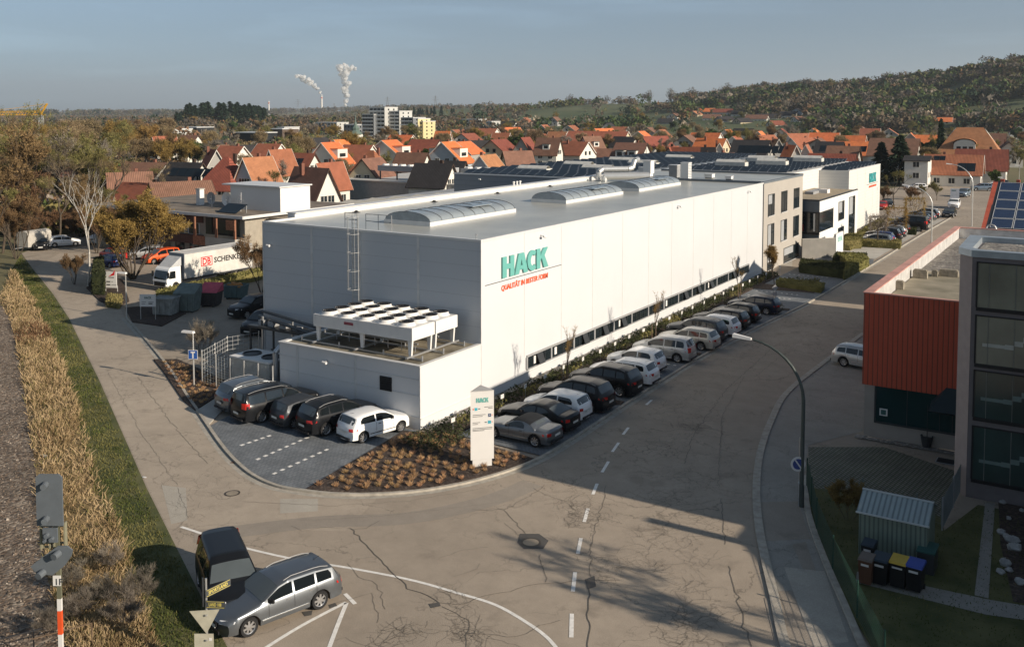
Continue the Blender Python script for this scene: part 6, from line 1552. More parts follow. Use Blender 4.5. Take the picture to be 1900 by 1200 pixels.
wheelie((1608,1080), mat('bin_brown',(0.10,0.045,0.025),.6), mat('bin_lid_brown',(0.14,0.11,0.09),.6), 'small brown wheelie bin at the left end before the shed', .85)
wheelie((1635,1080), M_BB, mat('bin_lid_dark',(0.02,0.035,0.05),.5), 'black wheelie bin with black lid between brown and yellow-lidded bins')
wheelie((1668,1085), M_BB, mat('bin_lid_yellow',(0.50,0.33,0.04),.5), 'black wheelie bin with bright yellow lid')
wheelie((1698,1092), M_BB, mat('bin_lid_blue',(0.04,0.07,0.30),.5), 'black wheelie bin with blue lid at the right end')
wheelie((1612,1052), M_BB, mat('bin_lid_dark',(0.02,0.035,0.05),.5), 'dark bin standing behind the small brown bin', .8)
t = thing('compost_box', 'dark box standing right of the green shed', 'garden box', (at(1718,1062).x, at(1718,1062).y+.3, .036)); m = MB(); m.box(-.3,.3,-.5,.5,0,.8); m.obj('body', M_DARKST, t); m = MB(); m.box(-.33,.33,-.53,.53,.8,.86); m.obj('lid', M_TEALD, t)
M_FG = mat('fence_green', (0.015,0.055,0.04), .5)
mesh_fence([G(1497,905), G(1515,985), G(1545,1060), G(1590,1150), G(1640,1250)], 1.25, 'dark green mesh fence curving along the pavement', M_FG, M_FG, vert=.11, wires=10, r=.006, base=.1)
mesh_fence([G(1502,905), G(1600,932), G(1700,962), G(1747,975)], 1.0, 'thin grey wire fence between the turf pavers and the lawn', mat('wire_dull',(0.10,0.12,0.11),.6), mat('post_dull',(0.12,0.15,0.14),.6), vert=.3, wires=4, r=.004, base=.03)
mesh_fence([G(1748,985), G(1786,905)], 1.35, 'dense grey fence panel running towards the stair tower', mat('fence_grey',(0.16,0.19,0.20),.5,.3), M_FRAME, vert=.07, wires=12, r=.009, base=.03)
t = thing('garden_gate', 'open silver mesh gate leaf beside the stair tower', 'gate', (at(1789,897).x, at(1789,897).y, .05), R(-12))
m = MB()
for a, b_ in (((0,0,.15),(1.35,0,.15)),((0,0,1.55),(1.35,0,1.55)),((0,0,.15),(0,0,1.55)),((1.35,0,.15),(1.35,0,1.55))): m.tube(a, b_, .025, n=6)
m.obj('frame', M_STEELL, t)
m = MB()
for i in range(1,10): m.tube((0,0,.15+.14*i),(1.35,0,.15+.14*i),.008,n=3)
for i in range(1,8): m.tube((.17*i,0,.15),(.17*i,0,1.55),.005,n=3)
m.obj('wire_mesh', M_STEEL, t)
t = thing('entrance_mat', 'dark doormat grid on the paving beside the stair tower', 'grating', (at(1755,857).x, at(1755,857).y, .05)); m = MB(); m.box(-.45,.45,-.4,.4,-.015,.01); m.obj('frame', M_FRAME, t); m = MB(); m.box(-.4,.4,-.35,.35,.01,.02); m.obj('grid', M_BLACK, t)
# pale boulders in the dark bed at the right edge
M_STONE = mat('pale_stone', (0.36,0.36,0.35), .85, var=.25, scale=4, bump=.5)
def rock(m, c, r, rnd_):
    vs = []; fs = []; n = 7; k = 4
    for i in range(k+1):
        ph = math.pi*i/k
        for j in range(n):
            th = 2*math.pi*j/n; q = r*(.75+.5*rnd_.random()); vs.append((c[0]+q*math.sin(ph)*math.cos(th), c[1]+q*math.sin(ph)*math.sin(th)*.8, c[2]+q*.7*math.cos(ph)))
    for i in range(k):
        for j in range(n): fs.append((i*n+j,(i+1)*n+j,(i+1)*n+(j+1)%n,i*n+(j+1)%n))
    m.add(vs, fs)
mb = MB(); sheet(mb, [G(1850,880), G(1960,890), G(1960,1130), G(1880,1118), G(1856,1010)], .05); struct('planting_bed', mb, M_SOIL)
rr = random.Random(3)
for i, (u, v, r_) in enumerate([(1853,902,.16),(1860,935,.14),(1872,965,.12),(1858,992,.2),(1868,1000,.18),(1878,1008,.26),(1882,1022,.28),(1866,1050,.24),(1872,1062,.15),(1856,1065,.16),(1890,903,.15),(1893,1085,.2),(1885,930,.12),(1895,950,.12)]):
    p = at(u, v); m = MB(); rock(m, (0,0,r_*.4), r_, rr); o = m.obj('boulder', M_STONE); o.location = (p.x,p.y,.05); tag(o, 'pale boulder among the dark plants at the right edge', 'boulder', 'pale boulders in the shaded bed')
# ------------------------------------------------------------------ railway signal seen from behind
def atDep(x, y, dep):
    d = ray(x, y); return CP + d*(dep/F)
b = atDep(113,1190,28.0)
sgl = thing('railway_signal', 'grey railway signal seen from behind on a red and white mast', 'railway signal', (b.x, b.y, 0), YAW)
M_SG = mat('signal_grey', (0.10,0.115,0.13), .55, var=.08, scale=3)
k = 28.0/F
def zz(y): return H-(y-207)*k
def xx(x): return (x-113)*k
for y0, y1, mt in ((1320,1262,'w'),(1262,1172,'w'),(1172,1128,'r'),(1128,1106,'w'),(1106,1080,'g')):
    pass
for z0, z1, c in ((0,zz(1230),M_STEELL),(zz(1230),zz(1173),M_SIGN),(zz(1173),zz(1128),mat('mast_red',(0.62,0.08,0.02),.55)),(zz(1128),zz(1105),M_SIGN),(zz(1105),zz(872),mat('mast_olive',(0.12,0.12,0.08),.6))):
    m = MB(); m.box(-.06,.06,-.045,.045,z0,z1-.002); m.obj('mast', c, sgl)
def rplate(x0, x1, z0, z1, y, mt, nm, par, cut=.12, th=.05):
    m = MB(); pr = [(x0,z0),(x1,z0),(x1,z1-cut),(x1-cut,z1),(x0+cut,z1),(x0,z1-cut)]; n_ = 6
    m.add([(a,y,c) for a,c in pr]+[(a,y+th,c) for a,c in pr],[tuple(range(n_)),tuple(range(n_,2*n_))[::-1]]+[(i,n_+i,n_+(i+1)%n_,(i+1)%n_) for i in range(n_)]); return m.obj(nm, mt, par)
rplate(xx(82),xx(130),zz(962),zz(866),-.22,M_SG,'upper_board',sgl,.09)
rplate(xx(92),xx(119),zz(993),zz(966),-.22,M_SG,'middle_board',sgl,.02)
m = MB(); pts = [(-.68,0),(-.50,-.22),(-.05,-.26),(.30,.02),(.50,.30),(.54,.48),(.40,.60),(.12,.60),(-.30,.30)]; zc = zz(1028)-.15
m.add([(a-.02,-.24,zc+c) for a,c in pts]+[(a-.02,-.19,zc+c) for a,c in pts],[tuple(range(9)),tuple(range(9,18))[::-1]]+[(i,9+i,9+(i+1)%9,(i+1)%9) for i in range(9)]); m.obj('lower_board', M_SG, sgl)
for (u, v) in ((100,884),(100,948)):
    m = MB(); m.tube((xx(u),-.23,zz(v)),(xx(u+2),-.42,zz(v)-.02),.10,.09,n=12); m.obj('lamp_hood', M_SG, sgl)
for (u, v, r_) in ((101,978,.06),(110,985,.06),(98,988,.05)):
    m = MB(); m.tube((xx(u),-.22,zz(v)),(xx(u),-.34,zz(v)),r_,n=8); m.obj('small_lamp', M_SG, sgl)
for (u, v) in ((121,1012),(92,1048)):
    m = MB(); m.tube((xx(u),-.24,zz(v)),(xx(u-3),-.45,zz(v)-.03),.11,.10,n=12); m.obj('lamp_hood', M_SG, sgl)
m = MB()
for v in (968,1000,1008): m.box(xx(84),xx(128),.0,.05,zz(v)-.03,zz(v)+.02)
for u in (84,128,100,108): m.box(xx(u)-.02,xx(u)+.02,-.1,.05,zz(1010),zz(960))
m.obj('bracket_frame', mat('bracket_olive',(0.20,0.19,0.13),.7), sgl)
m = MB(); m.box(xx(104),xx(118),-.08,-.05,zz(1079),zz(1060)); pl_ = m.obj('number_board', M_SIGN, sgl)
q = lettering('lettering', '1F', .26, M_INK, face_my(xx(105)+.02,-.082,zz(1077)), None, .002, 0, .006); q.parent = pl_
# handrail by the track
t = thing('track_handrail', 'low black handrail at the bottom left corner', 'handrail', (at(60,1190).x, at(60,1190).y, 0)); m = MB(); o_ = t.location
def rel(x,y,z): p = at(x,y,z); return p-o_
m.path([rel(0,1185,.9),rel(78,1165,.9)], .03, 6); m.obj('rail', M_BLACK, t)
m = MB(); a_ = rel(62,1171,.9); m.tube(a_, (a_.x,a_.y,0), .025, n=6); m.obj('post', M_BLACK, t)
t = thing('wire_rail', 'thin rusty rail on a post in the dry grass', 'handrail', (at(168,1195).x, at(168,1195).y, 0)); m = MB(); o_ = t.location
m.tube(rel(60,1185,.9), rel(170,1155,.9), .018, n=5); m.obj('rail', mat('rusty',(0.12,0.08,0.05),.8), t); m = MB(); a_ = rel(170,1155,.9); m.tube(a_, (a_.x,a_.y,0), .022, n=5); m.obj('post', MATS['rusty'], t)
# ------------------------------------------------------------------ sign post in the foreground
b = atDep(385,1230,30.0); k = 30.0/F
sp_ = thing('road_sign_post', 'grey post with yellow-lettered direction signs and sign backs', 'sign post', (b.x, b.y, 0), YAW)
def X_(x): return (x-385)*k
zt_ = H-(1066-207)*k
m = MB(); m.tube((0,0,0),(0,0,zt_),.035,n=8); m.obj('post', M_STEEL, sp_)
m = MB(); m.tube((-.10,0,zt_-.9),(-.10,0,zt_+.02),.03,n=8); m.obj('post', M_DARKST, sp_)
M_YEL = mat('sign_yellow', (0.50,0.42,0.10), .5); M_SGREY = mat('sign_back', (0.40,0.38,0.30), .5, var=.1, scale=5)
def fold_sign(z, ang, txt, w=.95):
    e = bpy.data.objects.new('direction_sign', None)
    m = MB(); m.box(0,w,-.012,.0,-.12,.12); o = m.obj('direction_sign', M_INK, sp_); o.location = (.0,-.05,z); o.rotation_euler = (0, 0, ang)
    m = MB()
    for q in ((.03,w-.03,.085,.10),(.03,w-.03,-.10,-.085)): m.box(q[0],q[1],-.016,-.0125,q[2],q[3])
    m.obj('yellow_border', M_YEL, o)
    t_ = lettering('lettering', txt, .15, M_YEL, face_my(.10,-.014,-.05), None, .002, 0, .004, w-.22); t_.parent = o
fold_sign(zt_-.48, R(55), 'SPORTLAND', .95); fold_sign(zt_-.80, R(-4), 'LAND 108', .62)
m = MB(); zc = H-(1140-207)*k
m.add([(-.52,-.045,zc+.22),(.42,-.045,zc+.28),(-.0,-.045,zc-.5),(-.52,-.035,zc+.22),(.42,-.035,zc+.28),(-.0,-.035,zc-.5)],[(0,2,1),(3,4,5),(0,3,5,2),(0,1,4,3),(1,2,5,4)]); m.obj('give_way_back', M_SGREY, sp_)
m = MB(); m.box(-.38,.22,-.05,-.04,zc-.95,zc-.50); o = m.obj('plate_back', M_SGREY, sp_)
m = MB(); m.box(.08,.17,-.056,-.051,zc-.72,zc-.63); m.obj('sticker', M_SIGN, o)
for z in (zc+.1,zc-.7):
    m = MB(); m.tube((0,-.05,z-.02),(0,-.05,z+.02),.05,n=8); m.obj('clamp', M_STEEL, sp_)
# litter on the verge
for (u,v,lab) in ((79,846,'white crumpled litter on the railway ballast'),(268,886,'small white litter on the road edge by the verge')):
    p = at(u,v); m = MB(); rock(m,(0,0,.03),.22 if u<100 else .1,rr); o = m.obj('litter', M_SIGN); o.location=(p.x,p.y,.02); o.scale=(1.4,.8,.4); tag(o,lab,'litter')
# grey totem far, on the far street
p = at(1771,382); t = thing('totem_sign', 'grey-blue upright totem panel at the far street corner', 'sign', (p.x,p.y,0), R(8)); m = MB(); m.box(-.75,.75,-.15,.15,.1,3.2); m.obj('panel', mat('totem_grey',(0.42,0.45,0.5),.4), t); m = MB(); m.box(-.5,.2,-.17,-.151,2.8,2.95); m.obj('lettering_band', M_TEALD, t); m = MB(); m.box(-.6,.6,-.2,.2,0,.099); m.obj('foot', M_DARKST, t)
# ------------------------------------------------------------------ the town
def tile(name, c, s=.30): return wave_mat(name, c, tuple(v*.55 for v in c), s, 'X', rough=.85, sharp=.4, bump=.5, var=.22, scale=.9, rnd=.12)
ROOFS = dict(orange=tile('roof_orange',(0.72,0.21,0.07)), red=tile('roof_red',(0.36,0.13,0.07)), brown=tile('roof_brown',(0.21,0.11,0.075)), dark=tile('roof_dark',(0.035,0.033,0.035)), ochre=tile('roof_ochre',(0.42,0.19,0.09)), deep=tile('roof_deep',(0.26,0.08,0.05)))
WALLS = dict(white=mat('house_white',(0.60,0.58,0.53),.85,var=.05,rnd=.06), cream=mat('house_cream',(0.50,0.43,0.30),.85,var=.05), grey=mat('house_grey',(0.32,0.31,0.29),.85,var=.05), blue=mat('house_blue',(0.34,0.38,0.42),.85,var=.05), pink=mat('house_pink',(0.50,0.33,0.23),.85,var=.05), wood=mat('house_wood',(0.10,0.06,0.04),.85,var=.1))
M_WOODT = mat('timber_dark', (0.05,0.03,0.022), .8)
WINME = MB().box(-.5,.5,-.03,.03,0,1).mesh('window', M_GLASS)
def _fr():
    m = MB(); m.box(-.56,-.5,-.05,.05,-.05,1.05); m.box(.5,.56,-.05,.05,-.05,1.05); m.box(-.5,.5,-.05,.05,1,1.05); m.box(-.5,.5,-.05,.05,-.05,0); m.box(-.03,.03,-.045,.045,0,1); return m.mesh('window_frame', WALLS['white'])
FRME = _fr()
def add_win(par, x, y, z, w, h, rz, frame=True):
    o = bpy.data.objects.new('window', WINME); COL.objects.link(o); o.parent = par; o.location = (x, y, z); o.scale = (w, 1, h); o.rotation_euler.z = rz
    if frame:
        f = bpy.data.objects.new('window_frame', FRME); COL.objects.link(f); f.parent = o
    return o
def house(u, yr, W, L, hw_, hr, roof, wall, ang, label, chim=1, pv=0, dormer=0, wins=2, z0=None, cat='house', tim=False, dist=None, name='house', group=None, hip=0):
    """u, yr = survey pixel of the ridge middle; W gable width; L ridge length; ang = ridge direction in degrees from +X"""
    tot = hw_+hr
    if dist is None:
        p = at(u, yr, tot); 
    else: p = atD(u, yr, dist)
    zb = terr(p.x, p.y)-.1 if z0 is None else z0
    if dist: zb = p.z - tot
    t = thing(name, label, cat, (p.x, p.y, zb), R(ang), group)
    hl, hwid = L/2, W/2
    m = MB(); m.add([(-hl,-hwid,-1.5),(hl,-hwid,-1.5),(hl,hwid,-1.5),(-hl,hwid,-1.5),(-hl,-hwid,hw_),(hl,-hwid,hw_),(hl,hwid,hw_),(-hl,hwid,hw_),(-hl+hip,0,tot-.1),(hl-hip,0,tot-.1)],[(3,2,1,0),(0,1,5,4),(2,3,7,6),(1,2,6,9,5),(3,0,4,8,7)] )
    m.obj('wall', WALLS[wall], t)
    ov = .45; e = hr*ov/hwid; th = .16
    a, b = -hl-ov, hl+ov
    def slope(s):
        q = [(a,s*(hwid+ov),hw_-e),(b,s*(hwid+ov),hw_-e),(b-hip*1.15,0,tot),(a+hip*1.15,0,tot)]
        q2 = [(x,y,z-th) for x,y,z in q]
        fs = [(0,1,2,3),(7,6,5,4),(0,4,5,1),(1,5,6,2),(3,7,4,0)]
        if s > 0: fs = [f[::-1] for f in fs]
        return q+q2, fs
    m = MB()
    for s in (-1,1): m.add(*slope(s))
    if hip:
        for s_ in (-1,1): x_ = (b if s_>0 else a); m.add([(x_,-(hwid+ov),hw_-e),(x_,hwid+ov,hw_-e),(x_-s_*hip*1.15,0,tot)],[(0,1,2) if s_>0 else (2,1,0)])
    rf = m.obj('roof', ROOFS[roof], t)
    if not hip:
        m = MB()
        for x_ in (a-.02, b-.02):
            for s in (-1,1):
                m.add([(x_,s*(hwid+ov),hw_-e-.02),(x_+.06,s*(hwid+ov),hw_-e-.02),(x_+.06,0,tot+.02),(x_,0,tot+.02),(x_,s*(hwid+ov),hw_-e-.28),(x_+.06,s*(hwid+ov),hw_-e-.28),(x_+.06,0,tot-.24),(x_,0,tot-.24)],[(0,1,2,3),(7,6,5,4),(0,4,5,1),(1,5,6,2),(3,7,4,0)])
        m.obj('bargeboard', M_WOODT if roof in ('dark','deep','brown') else WALLS['white'], rf)
    if chim:
        m = MB(); cx = hl*.35*(1 if chim == 1 else -1); m.box(cx-.27,cx+.27,.5,1.0,tot-1.2,tot+.55); c = m.obj('chimney', M_REDT if roof=='x' else M_WOODT if roof in ('dark','deep') else MATS['brick_red'], rf)
    sl = hr/hwid
    if pv:
        for s in ((-1,) if pv > 0 else (1,)):
            for j in range(abs(pv)):
                x0 = -hl*.6+j*1.9; y0, y1 = .35*hwid, .8*hwid
                z_ = lambda y: tot-sl*y+.07
                m = MB(); m.add([(x0,s*y1,z_(y1)),(x0+1.75,s*y1,z_(y1)),(x0+1.75,s*y0,z_(y0)),(x0,s*y0,z_(y0))],[(0,1,2,3) if s<0 else (3,2,1,0)]); m.obj('solar_panel', M_PV, rf)
    if dormer:
        for s in ((-1,) if dormer < 9 else (-1,1)):
            for j in range(dormer if dormer < 9 else 1):
                cx = (j-(dormer-1)/2)*3.2 if dormer < 9 else 0; wd = 1.1 if dormer < 9 else 2.2
                y0 = s*hwid*.78; zt_ = hw_+hr*.22; m = MB(); hh = 1.5 if dormer < 9 else 2.3
                yb = s*max(.1, (hwid-(hh+zt_-hw_)/sl))
                m.add([(cx-wd,y0,zt_-.6),(cx+wd,y0,zt_-.6),(cx+wd,y0,zt_+hh),(cx-wd,y0,zt_+hh),(cx-wd,yb,zt_+hh),(cx+wd,yb,zt_+hh),(cx-wd,yb,zt_-.6),(cx+wd,yb,zt_-.6)],[(0,1,2,3),(3,2,5,4),(1,7,5,2),(0,3,4,6)])
                d = m.obj('dormer', WALLS['white'], t)
                add_win(d, cx, y0-.02*(-s)*-1, zt_+.3, wd*1.2, .9, 0, False)
                m = MB(); m.box(cx-wd-.15,cx+wd+.15,min(y0+s*.15,yb),max(y0+s*.15,yb),zt_+hh,zt_+hh+.14); m.obj('dormer_roof', M_DARKST if roof != 'orange' else ROOFS['orange'], d)
    if tim:
        m = MB()
        for x_ in (-hl-.02, hl+.02):
            for z_ in (hw_, hw_*.5): m.box(x_-.05,x_+.05,-hwid,hwid,z_-.12,z_+.12)
            for y_ in (-hwid*.6,0,hwid*.6): m.box(x_-.045,x_+.045,y_-.1,y_+.1,0,hw_+hr*(1-abs(y_)/hwid)-.3)
        m.obj('timber_frame', M_WOODT, t)
    fr = wins > 1
    for gx, rz in ((-hl, R(90)), (hl, R(90))):
        if hip: continue
        for yy, zz_ in ((-hwid*.42, hw_*.45),(hwid*.42, hw_*.45),(-hwid*.25, hw_+.25),(hwid*.25, hw_+.25))[:(4 if wins else 0)]:
            if hr < 2.5 and zz_ > hw_: continue
            add_win(t, gx, yy, zz_-.6, 1.1, 1.2, rz, fr)
    if wins:
        n = max(1, int(L/3.4))
        for j in range(n):
            xx_ = (j-(n-1)/2)*3.2
            for s in (-1,1):
                add_win(t, xx_, s*hwid, max(.4, hw_*.45-.6), 1.3, 1.2, 0, fr)
                if hw_ > 4.8: add_win(t, xx_, s*hwid, hw_-1.6, 1.3, 1.2, 0, fr)
    return t
# near and middle distance houses, left to right
HS = [
 (352,250,11,58,6,5.5,'brown','white',5,'big house with brown saddle roof and white gable beneath the pine wood',dict(dormer=1)),
 (305,252,10,45,6,5,'red','white',70,'brown-roofed house with bright stepped gable left of the big one under the wood',{}),
 (418,268,7,22,4,4,'brown','white',100,'small white gabled house behind the row of red roofs on the left',{}),
 (345,300,10,68,5.5,3,'dark','white',8,'black-roofed house with solar panels and bright white gable left of the red ones',dict(pv=5)),
 (240,318,9,48,3.6,3.4,'brown','white',62,'low white gable among brown trees left of the black solar roof',{}),
 (420,290,13,88,5.5,5.5,'deep','white',12,'wide dark red hipped house with white walls in front of the orange rows',dict(hip=3)),
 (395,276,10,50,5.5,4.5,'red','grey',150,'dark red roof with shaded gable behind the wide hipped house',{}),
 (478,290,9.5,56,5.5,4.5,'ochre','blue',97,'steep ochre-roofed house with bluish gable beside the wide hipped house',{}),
 (520,276,10,40,5.5,4.5,'red','white',100,'red-roofed house with white gable just left of the dark fir',dict(chim=2)),
 (430,270,10,75,5.5,4,'red','white',3,'long faded red roof at the back of the left housing group',{}),
 (500,266,10,75,5.5,4,'red','white',5,'long red roof behind the fir on the left',{}),
 (612,263,14,80,6,6.5,'orange','white',98,'orange-roofed terrace with tall white dormer right of the fir',dict(dormer=9)),
 (560,283,11,56,4.5,3.6,'deep','white',5,'dark red roof with skylight panels below the orange terrace',dict(pv=2)),
 (578,309,10,74,4.8,4.8,'brown','white',172,'brown-roofed white house with little dormer behind the shed roofs',dict(dormer=1)),
 (612,300,9,40,4.5,4,'red','white',95,'orange-red house tucked behind the brown-roofed white one',{}),
 (690,292,10,80,4.6,4,'brown','cream',100,'brown-roofed cream house with chimney behind the cooler trays',dict(chim=2)),
 (722,259,14,105,6,6.5,'orange','white',98,'broad orange-roofed terrace in the middle with white stair dormer',dict(dormer=9)),
 (690,278,10,60,5,4,'red','white',5,'red hipped roof in front of the broad orange terrace',dict(hip=3)),
 (765,282,9,56,5,3.6,'brown','white',8,'brown roof with sunny white gable between orange terraces',{}),
 (832,262,13,92,6,6.5,'orange','blue',98,'orange-roofed terrace with bluish glazed gable and flat white dormer',dict(dormer=9)),
 (790,258,12,90,6,5,'deep','white',4,'long deep red roof behind the orange terraces',{}),
 (805,302,10,68,4.8,3.6,'dark','white',7,'black-roofed house with narrow white gable nearest the grey solar hall',{}),
 (830,297,9,66,4.8,3.8,'dark','white',7,'second black roof just behind the nearest black-roofed house',{}),
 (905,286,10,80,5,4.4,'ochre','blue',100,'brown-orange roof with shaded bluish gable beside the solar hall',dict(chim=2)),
 (960,279,10,42,4.5,4,'brown','cream',60,'brown roof half hidden by ochre trees behind the solar hall',{}),
 (975,254,10,44,5.5,5,'deep','grey',100,'dark red A-shaped roof left of the long barn roofs',{}),
 (1018,255,10,38,5.5,4.6,'brown','white',8,'dark roof with sunny white gable beside the A-shaped roof',dict(dormer=1)),
 (930,246,10,30,5,4,'red','white',10,'red roof with small white gable right of the cream tower block',{}),
 (900,238,10,60,5,3.5,'red','white',4,'long red roof in front of the white flats',{}),
 (822,243,9,22,5,4,'orange','white',8,'small orange roof right of the cream tower block',{}),
 (1110,243,11,124,5.5,4,'red','cream',4,'very long red-brown barn roof in the middle distance',{}),
 (1098,252,9,38,6,4.6,'brown','white',70,'white gabled house with dormer in front of the long barn roof',dict(dormer=1)),
 (1035,244,9,50,5,4,'ochre','white',3,'long faded brown roof left of the barn roof',{}),
 (1172,264,11,88,5.5,4.4,'brown','white',4,'long dark timbered house with red edges behind the solar field',dict(tim=True,dormer=2)),
 (1135,275,7,26,4.2,3.6,'brown','white',20,'tiny white gable standing before the timbered house',{}),
 (1250,271,9,42,5,4.6,'deep','white',95,'red-roofed house with pale gable left of the solar roofs on the right',{}),
 (1268,272,8,30,5,4.6,'deep','white',8,'red roof with bright triangular gable above the far solar field',{}),
 (1298,272,9,38,5,4,'dark','white',8,'dark roof with white gable right of the red triangular one',{}),
 (1335,264,10,44,5,4.5,'ochre','white',110,'orange-roofed white house with steep gable among trees on the right',{}),
 (1338,283,8,32,4.2,4,'brown','blue',60,'small bluish gabled house just over the solar field',{}),
 (1395,259,11,90,5,4.5,'dark','grey',3,'long black solar-covered roof right of the orange steep one',dict(pv=8)),
 (1300,283,8,44,4.2,3.5,'dark','grey',4,'dark solar roof low behind the solar field',dict(pv=4)),
 (1440,257,9,30,5,4,'ochre','grey',120,'orange slope facing the sun beside the long black roof',{}),
 (1468,268,9,36,5,4.4,'orange','grey',125,'bright orange slope with blue wall above the far office',{}),
 (1497,267,9,34,5,4,'red','white',100,'red-brown roof with white dormer right of the bright orange slope',{}),
 (1530,246,10,66,5,4,'orange','cream',3,'long orange roof with pale gable end on the right',{}),
 (1540,262,10,70,5,3.6,'dark','grey',3,'long black roof with solar rows under the long orange one',dict(pv=7)),
 (1545,284,10,112,4.6,4.2,'deep','pink',3,'long deep red roof with salmon gable directly behind the white hall',{}),
 (1565,270,10,82,5,4,'brown','grey',3,'long brown roof behind the deep red one',{}),
 (1660,256,12,108,5.5,5,'brown','white',3,'long brown roof with tall white gable between the firs',{}),
 (1845,247,12,40,6,6,'brown','white',3,'brown-roofed house with white gable right of the big orange hip roof',{}),
]
for (u, yr, W, wpx, a, b, rf, wl, ang, lab, kw) in HS:
    tot_ = a+b
    if tot_ > 9.8: a *= 9.8/tot_; b *= 9.8/tot_; tot_ = 9.8
    k_ = (H-tot_)/(yr-207)
    W = min(W, wpx*k_*.9)
    L = (wpx*k_-W*.5)/.85 if (ang < 40 or ang > 160) else (wpx*k_-W*.85)/.5
    L = max(7, min(34, L))
    house(u, yr, W, L, a, b, rf, wl, ang, lab, **kw)
# big hipped house with arched dormer
hh = house(1800,236,15,18,4.9,7.8,'ochre','white',3,'big orange hipped house with arched dormer window',hip=5,chim=0,name='house')
m = MB(); pr = [(-3,5.0),(3,5.0),(3,7.6)] + [(3*math.cos(a),7.6+1.5*math.sin(a)) for a in [math.pi*i/8 for i in range(1,8)]] + [(-3,7.6)]; n_=len(pr)
m.add([(a-1,-6.3,c) for a,c in pr]+[(a-1,-2.0,c) for a,c in pr],[tuple(range(n_)),tuple(range(n_,2*n_))[::-1]]+[(i,n_+i,n_+(i+1)%n_,(i+1)%n_) for i in range(n_)]); d_ = m.obj('arched_dormer', WALLS['white'], hh)
for x_ in (-2.6,-.9,.8): add_win(d_, x_, -6.32, 5.7, 1.2, 1.3, 0, False)
m = MB(); pr2 = [(a*1.12,7.6+(c-7.6)*1.15+.12) for a,c in pr[2:]]; n_=len(pr2); m.add([(a-1,-6.6,c) for a,c in pr2]+[(a-1,-2.4,c) for a,c in pr2],[(i,i+1,n_+i+1,n_+i)[::-1] for i in range(n_-1)]); m.obj('dormer_roof', ROOFS['ochre'], d_)
house(1822,276,9.5,11,3.8,4.6,'deep','white',3,'red pantiled house with bright gable behind the solar-panelled house',dist=None)
kk = house(1770,286,9.5,12.2,3.2,4.2,'red','white',3,'tiled white house with two sets of solar panels near the far street',chim=2,wins=2)
kp = kk
for (x0,x1,y0,y1) in ((-4.2,-3.0,-1.6,-.5),(-2.9,-1.7,-1.6,-.5),(1.2,3.0,-4.2,-2.2),(3.05,4.9,-4.2,-2.2)):
    z_ = lambda y: 7.4-4.2/4.75*abs(y)+.08
    m = MB(); m.add([(x0,y0,z_(y0)),(x1,y0,z_(y0)),(x1,y1,z_(y1)),(x0,y1,z_(y1))],[(0,1,2,3)]); m.obj('solar_panel', M_PV, kp)
house(1704,288,8,5,6.4,.9,'dark','white',3,'plain white house with dark flat roof beside the tall fir',chim=0)
# hillside houses
HH = [(1252,212,'brown','white','leftmost pale house on the wooded slope'),(1290,208,'ochre','cream','tan-roofed house second from the left on the slope'),(1313,203,'orange','white','orange-roofed house highest on the left of the slope'),(1322,214,'brown','white','bright white gabled house in the middle of the slope settlement'),(1342,204,'deep','white','dark red roof right of the highest orange house'),(1372,207,'dark','white','white house with dark roof in the centre of the slope'),(1345,218,'dark','grey','low dark-roofed house beneath the bright white gable'),(1378,221,'dark','cream','broad grey-roofed house low on the slope'),(1405,215,'brown','white','small brown-roofed house right of the broad grey one'),(1425,213,'dark','white','dark roof beside a tall hedge on the slope'),(1463,209,'dark','white','white house with dark gables farther right on the slope'),(1480,203,'dark','blue','bluish gabled house highest on the right of the slope'),(1484,218,'brown','white','small bright gable at the right end of the slope settlement'),(1236,222,'dark','grey','dark low house at the foot of the slope'),(1440,226,'deep','white','red-roofed house at the foot of the slope')]
def hill_at(u, v, lo=700, hi=2600):
    "march along the survey ray until it meets the terrain"
    d = ray(u, v).normalized(); s = lo
    while s < hi:
        p = CP + d*s
        if p.z <= terr(p.x, p.y): return p
        s += 10
    return CP + d*1100
rr = random.Random(5)
for i, (u, v, rf, wl, lab) in enumerate(HH):
    p = hill_at(u, v+9)
    t = house(u, v-2, 10, rr.choice([13,15,18]), 4.0, 3.2, rf, wl, rr.choice([4,8,95,60]), lab, wins=1, dist=math.hypot(p.x,p.y)); 
for (u, v, L, rf, lab) in ((1745,221,16,'orange','orange-roofed part of the pale long building below the vineyard slope'),(1766,222,24,'brown','long white building with dark window band below the right hillside')):
    p = hill_at(u, v+8); house(u, v-3, 11, L, 6, 3, rf, 'white', 3, lab, wins=1, dist=math.hypot(p.x,p.y))
# more small roofs scattered in the middle distance
PAT = [('red','brick red roof'),('brown','brown roof'),('dark','slate-dark roof'),('orange','bright orange roof'),('deep','deep red roof')]
SC = [(850,240),(868,247),(950,236),(985,240),(1060,233),(1085,236),(1150,235),(1190,243),(1215,252),(1228,240),(1275,250),(1310,246),(1350,240),(1380,238),(1410,243),(1450,238),(1480,247),(1600,236),(1625,246),(1580,251),(1650,238),(1690,246),(1890,236),(1870,262),(880,260),(1130,230),(1010,232),(1160,253),(1560,233),(975,226),(1420,250),(1510,238),(590,255),(640,258),(545,262),(665,268),(745,250),(860,262),(925,258),(1005,262),(1065,262),(1080,244),(1145,247),(1205,236),(1320,256),(1365,252),(1490,255),(1520,256),(1590,262),(1615,238),(1640,262),(1715,250),(1000,248),(945,228),(1030,226),(1120,238),(400,260),(470,268)]
AFT = ['left of the barn roofs','beside bare trees','among hedges','near the foot of the hill']
done = {}
